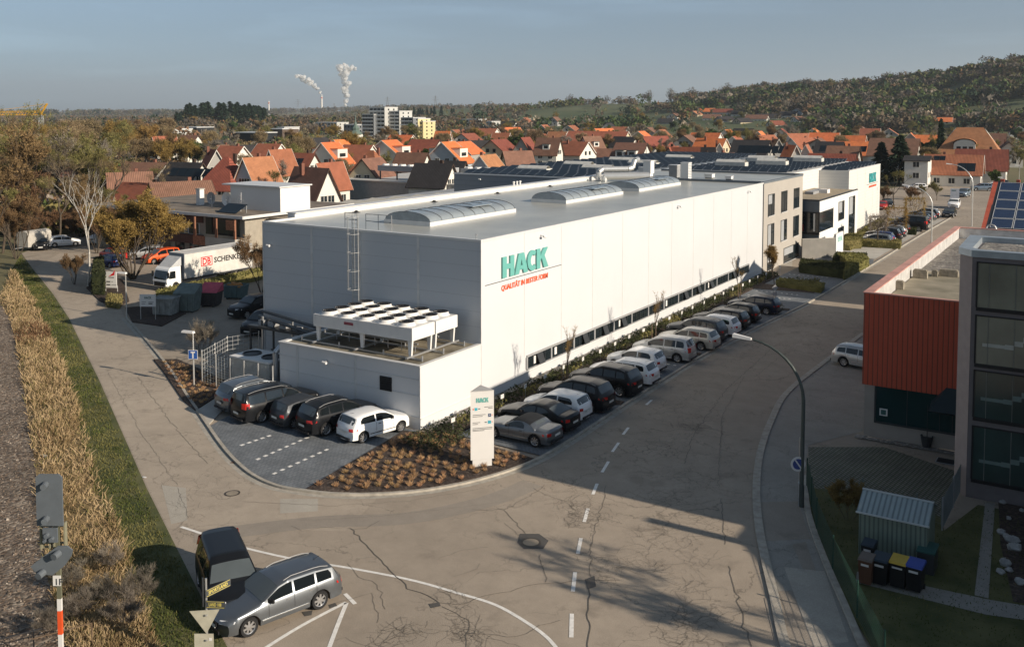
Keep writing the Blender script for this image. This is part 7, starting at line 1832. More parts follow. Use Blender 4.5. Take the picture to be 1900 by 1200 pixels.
for i, (u, v) in enumerate(sorted(SC)):
    rf, d0 = rr.choice(PAT+PAT[3:4]*2+PAT[:1]); wl = rr.choice(['white','cream','grey','white'])
    where = 'left of the church tower' if u < 655 else 'among the orange terraces' if u < 900 else 'right of the flats' if u < 1040 else 'around the long barn roof' if u < 1240 else 'below the slope settlement' if u < 1500 else 'left of the firs' if u < 1700 else 'beyond the hipped house'
    key = (d0, wl, where); done[key] = done.get(key, 0)+1
    lab = 'small %s and %s wall %s' % (d0, wl, where)
    if done[key] > 1: lab += ', %s from left' % ['second','third','fourth','fifth','sixth'][done[key]-2]
    house(u, v, rr.uniform(8,10), rr.uniform(9,14), 4.4, rr.uniform(3.0,4.2), rf, wl, rr.choice([3,98,98,175,100,60]), lab, wins=1, chim=rr.choice([0,1]))
# left woods: a few roofs among trees
house(122,300,9,10,4.5,2.6,'brown','grey',20,'low brown-roofed house with pale windows deep in the left trees',wins=2)
house(160,298,9,9,4.5,2.6,'deep','pink',60,'salmon-coloured house in the left trees',wins=2)
house(270,300,9,10,4,3.4,'brown','grey',10,'wide brown roof in trees left of the white gable',wins=1)
house(268,338,8,9,2.8,2.6,'deep','grey',8,'low tiled roof just behind the brown-clad office',wins=1)
house(335,335,8,9,3.4,3,'brown','white',65,'pale gable behind the flat office roof',wins=1)
# blocks of flats and large far buildings
def block(u, yt, wpx, hgt, lab, wallm, dep=14, rows=6, cols=6, ang=3, name='apartment_block', cat='apartment block', base=None, roofb=True, glassy=True, balc=False):
    yb = base or (258 if yt < 228 and 650 < u < 800 else yt+22)
    g = at(u, yb, 0); D_ = math.hypot(g.x, g.y); k = H/(yb-207); p = atD(u, yt, D_); hgt = p.z+.5; w = wpx*k*1.02; p = g
    t = thing(name, lab, cat, (p.x, p.y, -.5), R(ang))
    m = MB(); m.box(-w/2,w/2,0,dep,0,hgt); m.obj('wall', wallm, t)
    m = MB(); m.box(-w/2-.2,w/2+.2,-.2,dep+.2,hgt,hgt+.4); m.obj('roof', M_TRIM, t)
    if glassy:
        fh_ = hgt/rows
        for r_ in range(rows):
            for c in range(cols):
                xw = -w/2+w*(c+.5)/cols
                o = add_win(t, xw, -.02, r_*fh_+fh_*.3, w/cols*(.75 if balc else .5), fh_*.5, 0, False)
            if balc:
                m = MB(); m.box(-w/2+.3,w/2-.3,-1.1,-.95,r_*fh_+.1,r_*fh_+fh_*.32); m.obj('balcony', M_TRIM, t)
        for r_ in range(rows):
            for c in range(2): add_win(t, w/2+.02, dep*(.3+.4*c), r_*fh_+fh_*.3, 1.4, fh_*.45, R(90), False)
    return t
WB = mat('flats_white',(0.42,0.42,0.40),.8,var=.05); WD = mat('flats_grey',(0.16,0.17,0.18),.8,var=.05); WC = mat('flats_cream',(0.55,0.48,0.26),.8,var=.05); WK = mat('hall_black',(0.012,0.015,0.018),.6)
block(683,213,26,19,'grey lower flats stepping up to the white tower',WD,rows=7,cols=4,balc=True)
block(700,200,34,25,'tall pale stepped tower block left of the cream gable',WB,rows=8,cols=4,balc=True)
block(728,207,32,22.5,'white tower block part with light boxy roof',WB,rows=8,cols=3,balc=True)
block(738,219,68,17,'dark balcony flats in front of the white tower',WD,rows=6,cols=7,balc=True)
block(769,221,16,16.5,'bright cream windowless gable of the flats',WC,rows=5,cols=1)
block(781,226,10,14.5,'narrow yellowish stair block at the right end of the flats',WC,rows=5,cols=1)
block(605,228,50,13,'low white flats far left of the tower blocks',WB,rows=4,cols=7)
block(873,222,34,12,'white flats on the meadow slope with flat roof',WB,rows=4,cols=5)
block(905,226,16,11,'small white flats right of the meadow flats',WB,rows=3,cols=3)
block(650,232,30,11,'dim grey flats behind the church tower',WD,rows=3,cols=4)
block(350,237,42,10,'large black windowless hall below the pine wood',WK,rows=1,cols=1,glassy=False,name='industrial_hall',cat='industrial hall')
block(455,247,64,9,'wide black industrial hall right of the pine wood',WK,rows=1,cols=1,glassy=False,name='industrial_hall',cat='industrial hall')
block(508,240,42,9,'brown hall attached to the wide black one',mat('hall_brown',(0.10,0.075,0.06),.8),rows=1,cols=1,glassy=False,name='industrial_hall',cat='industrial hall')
block(521,237,17,12,'small white block rising behind the brown hall',WB,rows=3,cols=2,name='office_block',cat='office building')
block(312,240,32,11,'pale stepped block left of the black hall',WB,rows=3,cols=4,name='office_block',cat='office building')
block(100,281,70,7,'flat teal-grey commercial building among the left trees',mat('hall_teal',(0.20,0.25,0.25),.7),rows=1,cols=5,name='commercial_building',cat='building')
# church tower
p = at(660,290,0); t = thing('church_tower', 'white church tower with slender pointed green spire', 'church tower', (p.x,p.y,0), R(3))
m = MB(); m.box(-2.0,2.0,-2.0,2.0,0,8.6); m.obj('tower_wall', WALLS['white'], t)
m = MB(); m.lathe((0,0,8.6),[(2.9,0),(1.9,1.1),(1.4,1.6),(1.6,2.4),(.8,3.4),(.3,4.8),(.06,8)],8); m.obj('spire', mat('spire_patina',(0.10,0.14,0.12),.6), t)
add_win(t,0,-2.02,5.2,.8,1.6,0,False); add_win(t,2.02,0,5.2,.8,1.6,R(90),False)
m = MB(); m.lathe((0,-2.05,7.7),[(.001,0),(.6,0)],16,'y'); m.obj('clock_face', M_INK, t)
# crane
p = atD(78,285,420); t = thing('tower_crane', 'yellow-topped tower crane on a grey mast above the left trees', 'crane', (p.x,p.y,0), R(32)); kx = 420/F
m = MB()
H1 = 17.5-(212-207)*kx; hb_ = H1
for a in (-.6,.6):
    for b_ in (-.6,.6): m.tube((a,b_,0),(a,b_,hb_),.16,n=4)
for i in range(int(hb_/1.2)):
    z = i*1.2; m.tube((-.6,-.6,z),(.6,-.6,z+1.2),.09,n=3); m.tube((.6,.6,z),(.6,-.6,z+1.2),.09,n=3); m.tube((-.6,.6,z+1.2),(-.6,-.6,z),.09,n=3)
m.obj('mast', M_STEELL, t)
M_CRY = mat('crane_yellow',(0.55,0.30,0.03),.5)
m = MB(); z = hb_
for yy in (-.5,.5): m.tube((-26,yy,z-.2),(1.5,yy,z-.2),.22,n=4)
m.tube((-26,0,z+1.1),(0,0,z+1.3),.2,n=4)
for i in range(24): m.tube((-26+i*1.1,-.5,z-.2),(-25.4+i*1.1,0,z+1.1),.1,n=3); m.tube((-25.4+i*1.1,0,z+1.1),(-24.9+i*1.1,.5,z-.2),.1,n=3)
m.obj('jib', M_CRY, t)
m = MB()
m.tube((0,-.3,z),(2.6,-.3,z+4.2),.25,n=4); m.tube((0,.3,z),(2.6,.3,z+4.2),.25,n=4); m.tube((-2.5,0,z+.6),(2.6,0,z+4.2),.2,n=4)
m.obj('apex_frame', M_CRY, t)
m = MB(); m.tube((2.6,0,z+4.2),(-12,0,z+2.2),.1,n=4); m.tube((-12,0,z+2.2),(-26,0,z+1.1),.1,n=4); m.obj('stay_cable', M_CRY, t)
# power station chimneys with steam
def stack_(u, v0, v1, wpx, D, lab):
    b = atD(u, v1, D); tp = atD(u, v0, D); k = D/F; t = thing('power_chimney', lab, 'chimney', (b.x,b.y,b.z-15)); h = tp.z-b.z+15; r = wpx*k/2
    m = MB(); m.lathe((0,0,0),[(r*1.25,0),(r,h),(r*.8,h),(.001,h-2)],14); m.obj('shaft', mat('stack_white',(0.6,0.58,0.55),.8), t)
    m = MB(); m.lathe((0,0,h*.86),[(r*1.10,0),(r*1.07,h*.06)],14); m.obj('band', M_REDT, t)
    return t
stack_(499,188,213,2.6,3600,'thin pale chimney without smoke right of the pine wood')
stack_(597,178,206,3.2,4200,'tall pale power station chimney with steam blowing left')
def plume(D, pts, lab):
    m = bpy.data.materials.get('steam')
    if not m:
        m = mat('steam', (.82,.82,.81), 1, var=.04, scale=.02, spec=0, trans=.35); l = m.node_tree.links; o = m.node_tree.nodes['Material Output']; x = N(m,'ShaderNodeMixShader'); t = N(m,'ShaderNodeBsdfTransparent'); x.inputs[0].default_value = .5; src = o.inputs[0].links[0].from_socket; l.new(t.outputs[0], x.inputs[1]); l.new(src, x.inputs[2]); l.new(x.outputs[0], o.inputs[0])
    k = D/F; rr_ = random.Random(9); verts = MB(); c0 = atD(pts[0][0], pts[0][1], D)
    rv = Vector((c0.x, c0.y, 0)).normalized()
    for (u, v, r) in pts:
        for q in range(5):
            c = atD(u+rr_.uniform(-.7,.7)*r, v+rr_.uniform(-.7,.7)*r*.8, D) + rv*rr_.uniform(-1,1)*r*k
            R_ = r*k*rr_.uniform(.45,.8); n_, kq = 10, 7
            vs = []; fs = []
            for i in range(kq+1):
                ph = math.pi*i/kq
                for j in range(n_):
                    th = 2*math.pi*j/n_; w = Vector((math.sin(ph)*math.cos(th), math.sin(ph)*math.sin(th), math.cos(ph)))
                    rad = R_*(1+.35*noise.noise(w*1.7+Vector((u*.3,v*.3,q)))); vs.append(c+w*rad-c0)
            for i in range(kq):
                for j in range(n_): fs.append((i*n_+j,(i+1)*n_+j,(i+1)*n_+(j+1)%n_,i*n_+(j+1)%n_))
            verts.add(vs, fs)
    o = verts.obj('steam_plume', m); o.location = c0; tag(o, lab, 'steam'); o['kind'] = 'stuff'; return o
PL = [plume(4200,[(597,177,1.6),(594,172,2.4),(590,166,3.4),(584,160,4.4),(577,155,5),(570,150,5.5),(563,146,5.5),(556,143,4.5),(550,142,3)],'white steam blowing left from the tall power station chimney'),
      plume(5200,[(641,196,3.2),(642,188,4.4),(645,180,5),(642,172,5.6),(640,164,6),(644,157,6.5),(640,149,6.5),(636,141,6.5),(641,134,7.5),(650,128,6),(632,126,7),(640,121,5),(658,128,3)],'upright white steam cloud over the far horizon')]
# pylons
for i, (u, v0, v1, D) in enumerate([(357,195,214,3000),(378,193,212,3200),(553,185,206,3600),(719,180,200,3300),(808,178,198,2900),(620,192,206,4500),(566,196,208,4800)]):
    b = atD(u, v1, D); h = (v1-v0)*D/F+12; t = thing('power_pylon', ['lattice pylon left of the pine wood','lattice pylon just over the pine wood edge','lattice pylon between the two chimneys','lattice pylon above the white tower block','lattice pylon above the dark tree clump','faint pylon right of the tall chimney','faint pylon left of the tall chimney'][i], 'pylon', (b.x,b.y,b.z-12), R(30+i*7))
    m = MB(); s = h*.11
    for a in (-1,1):
        for b_ in (-1,1): m.tube((a*s,b_*s,0),(a*.4,b_*.4,h),.35,n=3)
    for q in range(8):
        z0_, z1_ = h*q/8, h*(q+1)/8; s0, s1 = s+(.4-s)*q/8, s+(.4-s)*(q+1)/8; m.tube((-s0,-s0,z0_),(s1,-s1,z1_),.22,n=3); m.tube((s0,-s0,z0_),(-s1,-s1,z1_),.22,n=3)
    m.obj('lattice', M_FRAME, t)
    for z_, w in ((.72,.26),(.84,.2),(.95,.13)):
        m = MB(); m.tube((-h*w,0,h*z_),(h*w,0,h*z_),.4,n=3); m.obj('cross_arm', M_FRAME, t)
# ------------------------------------------------------------------ vegetation
M_BARK = mat('bark', (0.075,0.058,0.042), .95, var=.3, scale=3, bump=.5)
M_BARKP = mat('birch_bark', (0.42,0.40,0.36), .8, var=.35, scale=5)
def leafm(name, c, c2, rnd=.22, tr=.2): return mat(name, c, .85, var=0, scale=.8, col2=c2, rnd=rnd, trans=tr, spec=.15)
HZONE = []
LF = dict(brown=leafm('twigs_brown',(0.15,0.11,0.065),(0.31,0.23,0.13)), ochre=leafm('buds_ochre',(0.15,0.10,0.03),(0.34,0.23,0.075)), olive=leafm('buds_olive',(0.11,0.105,0.035),(0.25,0.22,0.085)),
    grey=leafm('twigs_grey',(0.14,0.12,0.10),(0.29,0.25,0.20)), rust=leafm('twigs_rust',(0.13,0.078,0.04),(0.26,0.165,0.085)), green=leafm('leaves_green',(0.035,0.065,0.02),(0.09,0.125,0.04)),
    fir=leafm('needles',(0.010,0.024,0.015),(0.030,0.050,0.028),.2,.1), blossom=leafm('blossom',(0.25,0.21,0.15),(0.45,0.38,0.29)), hbrown=leafm('wood_brown',(0.075,0.060,0.042),(0.155,0.122,0.08)), hgrey=leafm('wood_grey',(0.09,0.08,0.066),(0.175,0.155,0.125)), holive=leafm('wood_olive',(0.07,0.073,0.032),(0.15,0.145,0.06)),
    hedge=leafm('hedge_leaves',(0.024,0.032,0.015),(0.07,0.078,0.032),.2,.15), tan=leafm('grass_tuft',(0.34,0.20,0.10),(0.62,0.42,0.24),.2), straw=leafm('straw',(0.28,0.20,0.10),(0.56,0.43,0.25),.1), blade=leafm('blade_green',(0.045,0.06,0.012),(0.13,0.145,0.04),.1))
def sliver(m, p, d, L, w, rg):
    d = d.normalized(); s = d.cross(Vector((rg.gauss(0,1), rg.gauss(0,1), rg.gauss(0,1))))
    if s.length < 1e-4: return
    s = s.normalized()*w; q = p + d*L
    b = len(m.v); m.v += [tuple(p-s*.5), tuple(p+s*.5), tuple(q+s*.2), tuple(q-s*.2)]; m.f.append([b,b+1,b+2,b+3]); m.m.append(m.mi)
def fleck(m, c, r, rg, up=0.0):
    a = Vector((rg.gauss(0,1), rg.gauss(0,1), rg.gauss(0,1))); 
    if a.length < 1e-4: a = Vector((0,0,1))
    a.normalize(); b_ = a.orthogonal().normalized(); c_ = a.cross(b_); k = rg.random()*3
    b = len(m.v)
    for i in range(3):
        t = k+2.1*i+rg.uniform(-.4,.4); q = r*rg.uniform(.6,1.2); m.v.append((c[0]+(b_.x*math.cos(t)+c_.x*math.sin(t))*q, c[1]+(b_.y*math.cos(t)+c_.y*math.sin(t))*q, c[2]+(b_.z*math.cos(t)+c_.z*math.sin(t))*q))
    m.f.append([b,b+1,b+2]); m.m.append(m.mi)
def grow(seed, h, r, depth, spread=.55, stems=1, up=.35, trunk=.25, ratio=.68, kids_=3, rt=.02, clear=.25):
    rg = random.Random(seed); segs = []; tips = []
    def rec(p, d, L, rad, n):
        k = 2; q = p
        for i in range(k):
            d = (d + Vector((rg.gauss(0,.10), rg.gauss(0,.10), rg.gauss(0,.05)+up*.08))).normalized(); q2 = q + d*L/k; r2 = rad*(1-.22*(i+1)/k)
            segs.append((q, q2, rad*(1-.22*i/k), r2, n)); q = q2
            if n <= 2: tips.append((q, d, n))
        if n == 0: tips.append((q, d, 0)); return
        for j in range(kids_ + (rg.random() < .4)):
            a = d.orthogonal().normalized(); a = Matrix.Rotation(rg.uniform(0, 6.28), 3, d) @ a
            nd = (d*(1-spread*rg.uniform(.5,1.1)) + a*spread*rg.uniform(.6,1.2) + Vector((0,0,up))).normalized()
            pp = q if j < 2 else p + (q-p)*rg.uniform(.45,.9)
            rec(pp, nd, L*ratio*rg.uniform(.75,1.15), rad*.62, n-1)
    for s in range(stems):
        a = 6.28*s/stems + rg.uniform(-.4,.4); tl = .0 if stems == 1 else rg.uniform(.22,.5)
        rec(Vector((math.cos(a)*.15*(stems>1), math.sin(a)*.15*(stems>1), 0)), Vector((math.cos(a)*tl, math.sin(a)*tl, 1)).normalized(), h*clear*(1 if stems == 1 else rg.uniform(.8,1.2)), h*rt*(1 if stems == 1 else .6), depth)
    zm = max(q.z for _, q, _, _, _ in segs); xm = max(math.hypot(q.x, q.y) for _, q, _, _, _ in segs)
    sz = h/zm; sx = r/xm if r else sz
    S = lambda v: Vector((v.x*sx, v.y*sx, v.z*sz))
    return [(S(a), S(b), c, d, n) for a, b, c, d, n in segs], [(S(a), b, n) for a, b, n in tips]
TREES = {}
def tree_proto(key, seed, h, r, depth, leaf, bark=None, ntw=4, tl=.5, tw=.03, fl=0, flr=.08, merge=False, tubes=5, minrad=.006, **kw):
    rg = random.Random(seed+100); segs, tips = grow(seed, h, r, depth, **kw)
    t = MB(); c = MB()
    for a, b, r0, r1, n in segs:
        if n >= 1 or tubes > 3: t.tube(a, b, max(minrad, r0), max(minrad, r1), n=tubes if n > 1 else 3, cap=False)
    for p, d, n in tips:
        for i in range(ntw if n == 0 else max(1, ntw//2)):
            dd = (d + Vector((rg.gauss(0,.6), rg.gauss(0,.6), rg.gauss(.15,.5)))).normalized(); L = tl*rg.uniform(.5,1.3)
            sliver(c, p, dd, L, tw, rg)
            for j in range(fl): q = p + dd*L*rg.uniform(.2,1.1) + Vector((rg.gauss(0,.1),rg.gauss(0,.1),rg.gauss(0,.1)))*tl; fleck(c, q, flr*rg.uniform(.6,1.5), rg)
    bm_ = M_BARKP if bark == 'birch' else M_BARK
    if merge:
        c.mi = 0; n = len(c.v)
        for f in t.f: c.f.append([i+n for i in f]); c.m.append(1)
        c.v += t.v
        TREES[key] = (c.mesh('tree', [LF[leaf], bm_]), None)
    else: TREES[key] = (t.mesh('trunk', bm_, True), c.mesh('crown', LF[leaf]))
def fir_proto(key, seed, h, r, n, tl, leaf='fir', merge=True):
    rg = random.Random(seed); c = MB()
    for i in range(n):
        z = (rg.random()**.8)*h*.93+h*.04; a = rg.uniform(0,6.28); rr_ = r*(1-z/h)**.85*rg.uniform(.35,1.05)*(1+.2*math.sin(a*3+seed)+.12*math.sin(z*4)); p = Vector((rr_*math.cos(a), rr_*math.sin(a), z))
        d = Vector((math.cos(a), math.sin(a), -.35+rg.uniform(-.3,.3))); sliver(c, p-d*tl*.4, d, tl*rg.uniform(.6,1.3), tl*.42, rg)
    t = MB(); t.tube((0,0,0),(0,0,h), h*.016, .02, n=5)
    n0 = len(c.v)
    for f in t.f: c.f.append([k+n0 for k in f]); c.m.append(1)
    c.v += t.v; TREES[key] = (c.mesh('fir', [LF[leaf], M_BARK]), None)
# near prototypes
tree_proto('ochre_big', 11, 10.0, 4.3, 4, 'ochre', ntw=6, tl=.6, tw=.03, fl=5, flr=.062, stems=9, up=.55, spread=.36, clear=.30, ratio=.72, rt=.013, minrad=.012)
tree_proto('birch', 29, 12.5, 4.3, 5, 'grey', bark='birch', ntw=2, tl=.4, tw=.015, up=.34, spread=.50, clear=.25, ratio=.76, kids_=2, rt=.0095, minrad=.011)
tree_proto('near_bare', 31, 12, 4.8, 5, 'brown', ntw=5, tl=.65, tw=.026, fl=0, flr=.06, up=.32, spread=.55, clear=.22, kids_=2, rt=.015)
tree_proto('near_olive', 37, 11, 4.5, 5, 'olive', ntw=5, tl=.6, tw=.028, fl=1, flr=.075, up=.40, spread=.48, clear=.2, kids_=2, rt=.015)
tree_proto('near_rust', 41, 9, 4.2, 4, 'rust', ntw=5, tl=.5, tw=.03, fl=2, flr=.07, stems=5, up=.42, spread=.45, clear=.25, rt=.013)
tree_proto('tall_bare', 43, 18, 5.5, 5, 'olive', ntw=4, tl=.7, tw=.035, fl=1, flr=.08, up=.5, spread=.42, clear=.24, kids_=2, rt=.014)
tree_proto('sapling', 47, 4.2, .75, 3, 'ochre', ntw=3, tl=.22, tw=.012, fl=1, flr=.022, up=.8, spread=.30, clear=.42, rt=.009, minrad=.007)
tree_proto('round_sapling', 48, 3.2, .8, 4, 'ochre', ntw=5, tl=.2, tw=.02, fl=2, flr=.035, up=.5, spread=.45, clear=.40, rt=.011, minrad=.008)
tree_proto('shrub_bare', 51, 2.6, 1.7, 3, 'grey', ntw=3, tl=.3, tw=.012, stems=12, up=.3, spread=.35, clear=.35, rt=.006)
tree_proto('shrub_yellow', 53, 2.4, 1.3, 3, 'ochre', ntw=5, tl=.22, tw=.02, fl=3, flr=.035, stems=7, up=.5, spread=.3, clear=.3, rt=.007)
tree_proto('shade_caster', 59, 11.5, 5.0, 6, 'brown', ntw=5, tl=.6, tw=.03, up=.25, spread=.6, clear=.2, kids_=2, rt=.014, minrad=.012)
# middle distance (one mesh each)
MIDK = []
for i, (lf, h, r, st) in enumerate([('brown',10,4.2,1),('olive',9,4.0,1),('ochre',8,3.8,3),('rust',8,3.6,4),('grey',11,4.4,1),('brown',7,3.4,4),('olive',12,4.0,1),('ochre',10,3.6,1)]):
    tree_proto('mid%d' % i, 70+i, h, r, 3, lf, ntw=13, tl=1.25, tw=.06, fl=2, flr=.12, merge=True, tubes=3, minrad=.05, stems=st, up=.35, spread=.5, clear=.26); MIDK.append('mid%d' % i)
tree_proto('mid_green', 91, 7, 3.8, 3, 'green', ntw=5, tl=.8, tw=.15, fl=7, flr=.3, merge=True, tubes=3, minrad=.05, stems=3)
fir_proto('fir_near', 5, 12, 3.0, 2600, .75); fir_proto('fir_wide', 6, 11, 3.6, 2600, .8); fir_proto('fir_slim', 8, 15, 1.9, 2000, .7)
# far prototypes: coarse clumps
FARK = []
for i, (lf, h, r) in enumerate([('hbrown',11,5.5),('hgrey',12,6),('holive',10,5.5),('rust',9,5),('hbrown',14,6.5),('green',9,5),('blossom',8,4.5),('hgrey',16,6.5)]):
    rg = random.Random(200+i); c = MB()
    lob = [(Vector((rg.uniform(-.5,.5)*r, rg.uniform(-.5,.5)*r, h*rg.uniform(.42,.80))), r*rg.uniform(.40,.65)) for _ in range(6)]
    for k in range(330):
        o, q = rg.choice(lob); w = Vector((rg.gauss(0,1), rg.gauss(0,1), rg.gauss(0,.9))).normalized()*q*rg.uniform(.5,1.08)
        fleck(c, o+w, rg.uniform(.35,.85), rg)
    t = MB(); t.tube((0,0,-1),(0,0,h*.55), h*.02, .1, n=4)
    for _ in range(5): o, q = rg.choice(lob); t.tube((0,0,h*.3), o, .14, .06, n=3)
    n0 = len(c.v)
    for f in t.f: c.f.append([k+n0 for k in f]); c.m.append(1)
    c.v += t.v; TREES['far%d' % i] = (c.mesh('tree', [LF[lf], M_BARK]), None); FARK.append('far%d' % i)
fir_proto('far_fir', 17, 20, 4.2, 420, 2.0)
CNT = {}
def plant(key, x, y, z, s, label, group=None, cat='tree', name='tree', rz=None, sz=None):
    a, b = TREES[key]
    o = bpy.data.objects.new(name, a); COL.objects.link(o); o.location = (x, y, z); o.scale = (s, s, sz or s); o.rotation_euler.z = random.uniform(0, 6.28) if rz is None else rz
    tag(o, label, cat, group)
    if b:
        e = bpy.data.objects.new(name, None); COL.objects.link(e); e.location = o.location; e.scale = o.scale; e.rotation_euler = o.rotation_euler; tag(e, label, cat, group); e.empty_display_size = .1
        for k in ('label','category','group'):
            if k in o: del o[k]
        o.name = 'trunk'; o.parent = e; o.location = (0,0,0); o.scale = (1,1,1); o.rotation_euler = (0,0,0)
        c = bpy.data.objects.new('crown', b); COL.objects.link(c); c.parent = e; return e
    return o
HT = dict(ochre_big=10,birch=12.5,near_bare=12,near_olive=11,near_rust=9,tall_bare=18,sapling=4.2,round_sapling=3.2,shrub_bare=2.6,shrub_yellow=2.4,mid0=10,mid1=9,mid2=8,mid3=8,mid4=11,mid5=7,mid6=12,mid7=10,mid_green=7,fir_near=12,fir_wide=11,fir_slim=15)
def pt(key, u, vb, vt, label, group=None, cat='tree', name='tree', wide=1.0):
    p = at(u, vb); k = H/(vb-207); h = (vb-vt)*k; s = h/HT[key]; return plant(key, p.x, p.y, terr(p.x,p.y), s*wide, label, group, cat, name, sz=s)
def stuff_trees(name, label, places, cat='woodland'):
    out = MB(); lm = []
    for key, x, y, z, sc_ in places:
        me = TREES[key][0]; a = random.uniform(0, 6.28); ca, sa = math.cos(a)*sc_, math.sin(a)*sc_; n0 = len(out.v)
        for m_ in me.materials:
            if m_ not in lm: lm.append(m_)
        idx = [lm.index(m_) for m_ in me.materials]
        for v in me.vertices: c = v.co; out.v.append((x+c.x*ca-c.y*sa, y+c.x*sa+c.y*ca, z+c.z*sc_))
        for f in me.polygons: out.f.append([n0+i for i in f.vertices]); out.m.append(idx[f.material_index])
    o = out.obj(name, lm); return tag(o, label, cat, None, 'stuff')
# singled-out trees
pt('ochre_big', 246, 518, 352, 'broad ochre budding tree with many upright stems in the left yard', wide=1.35)
pt('birch', 163, 532, 312, 'white-barked bare birch beside the left yard')
pt('near_rust', 486, 545, 438, 'rust-brown budding tree beside the white gable corner')
pt('near_rust', 138, 528, 470, 'low brown bush on the island before the birch', cat='shrub', name='shrub'); pt('shrub_bare', 375, 655, 592, 'bare twiggy shrub by the plant yard fence', cat='shrub', name='shrub')
pt('shrub_yellow', 1575, 965, 890, 'yellow-budding shrub beside the green shed', cat='shrub', name='shrub')
pt('tall_bare', 18, 445, 196, 'tallest budding tree at the left edge reaching above the horizon')
pt('fir_wide', 542, 322, 250, 'dark fir beside the orange terraces', cat='conifer', name='conifer'); pt('fir_near', 1668, 342, 249, 'tall dark fir right of the solar hall', cat='conifer', name='conifer', wide=1.35); pt('fir_near', 1634, 340, 262, 'second dark fir just left of the tall one by the solar hall', cat='conifer', name='conifer', wide=1.3); pt('fir_slim', 1744, 312, 218, 'slim dark spruce beside the big orange hipped house', cat='conifer', name='conifer')
pt('mid_green', 362, 385, 320, 'dense dark green bushy tree behind the flat office roof'); pt('mid_green', 1712, 322, 300, 'green shrub by the white house near the firs', cat='shrub', name='shrub')
pt('near_olive', 1658, 388, 318, 'rounded olive-green tree just beyond the far white hall'); pt('near_rust', 1690, 382, 345, 'rust-brown bush right of the rounded olive tree', cat='shrub', name='shrub'); pt('near_rust', 1640, 380, 345, 'rust-brown bush close to the far hall corner', cat='shrub', name='shrub'); pt('mid1', 1738, 372, 340, 'ochre hedge bush before the tiled house', cat='shrub', name='shrub'); pt('mid_green', 1842, 345, 318, 'clipped dark evergreen in the garden right of the tiled house', cat='shrub', name='shrub'); pt('mid1', 1712, 368, 345, 'olive bush at the street corner', cat='shrub', name='shrub')
pt('near_olive', 520, 400, 318, 'grey-green tree behind the sawtooth sheds left'); pt('mid3', 560, 372, 338, 'brown bush behind the sawtooth sheds', cat='shrub', name='shrub'); pt('mid2', 635, 352, 330, 'ochre bush at the low hall', cat='shrub', name='shrub')
# left wood
LW = [(40,400,235,'tall_bare'),(75,420,270,'near_bare'),(5,470,300,'near_olive'),(30,480,360,'near_rust'),(70,440,330,'near_olive'),(110,455,300,'near_bare'),(150,440,330,'near_rust'),(190,430,300,'near_bare'),(120,420,250,'tall_bare'),(215,450,350,'near_olive'),(60,385,245,'near_bare'),(95,392,262,'near_olive'),(140,395,262,'near_bare'),(175,398,285,'near_olive'),(208,405,275,'near_bare'),(285,400,305,'near_bare'),(20,370,225,'near_bare'),(340,372,300,'near_rust'),(-20,440,250,'near_bare'),(-15,520,330,'near_olive'),(10,410,215,'near_bare'),(50,430,320,'near_rust'),(180,470,380,'near_rust'),(225,468,385,'near_rust'),(385,372,318,'near_bare'),(-30,480,240,'near_rust'),(95,446,385,'near_rust'),(135,448,392,'near_rust'),(160,452,395,'near_olive'),(60,458,400,'near_rust'),(28,462,390,'near_olive')]
LW += [(235,374,305,'near_bare'),(298,372,312,'near_olive'),(332,364,318,'near_bare'),(398,352,292,'near_bare'),(500,348,300,'near_bare'),(205,372,290,'near_olive'),(455,345,296,'near_olive'),(270,352,292,'near_bare')]
LK = {'tall_bare':'tall budding tree','near_bare':'bare brown tree','near_olive':'olive budding tree','near_rust':'low rust-brown tree'}
for u, vb, vt, k in LW: pt(k, u, vb, vt, '%s %s' % (LK[k], 'in the dense wood at the left' if u < 230 else 'among the roofs beyond the flat-roofed office'), 'trees of the dense wood at the left' if u < 230 else 'trees among the left roofs')
rg = random.Random(77)
PL_ = []
for i in range(130):
    u = rg.uniform(-40, 330); vb = rg.uniform(262, 390) if i > 40 else rg.uniform(300, 400); k = rg.choice(MIDK); hp = rg.uniform(8, 13)/ (H/(vb-207))
    if u > 195 and vb > 325: continue
    if i % 3: p = at(u, vb); PL_.append((k, p.x, p.y, 0, hp*H/(vb-207)/HT[k])); continue
    pt(k, u, vb, vb-hp, 'bare or budding tree in the wide wood behind the left yard', 'trees of the wood behind the left yard')
stuff_trees('left_woodland', 'mass of bare and budding trees behind the left yard', PL_)
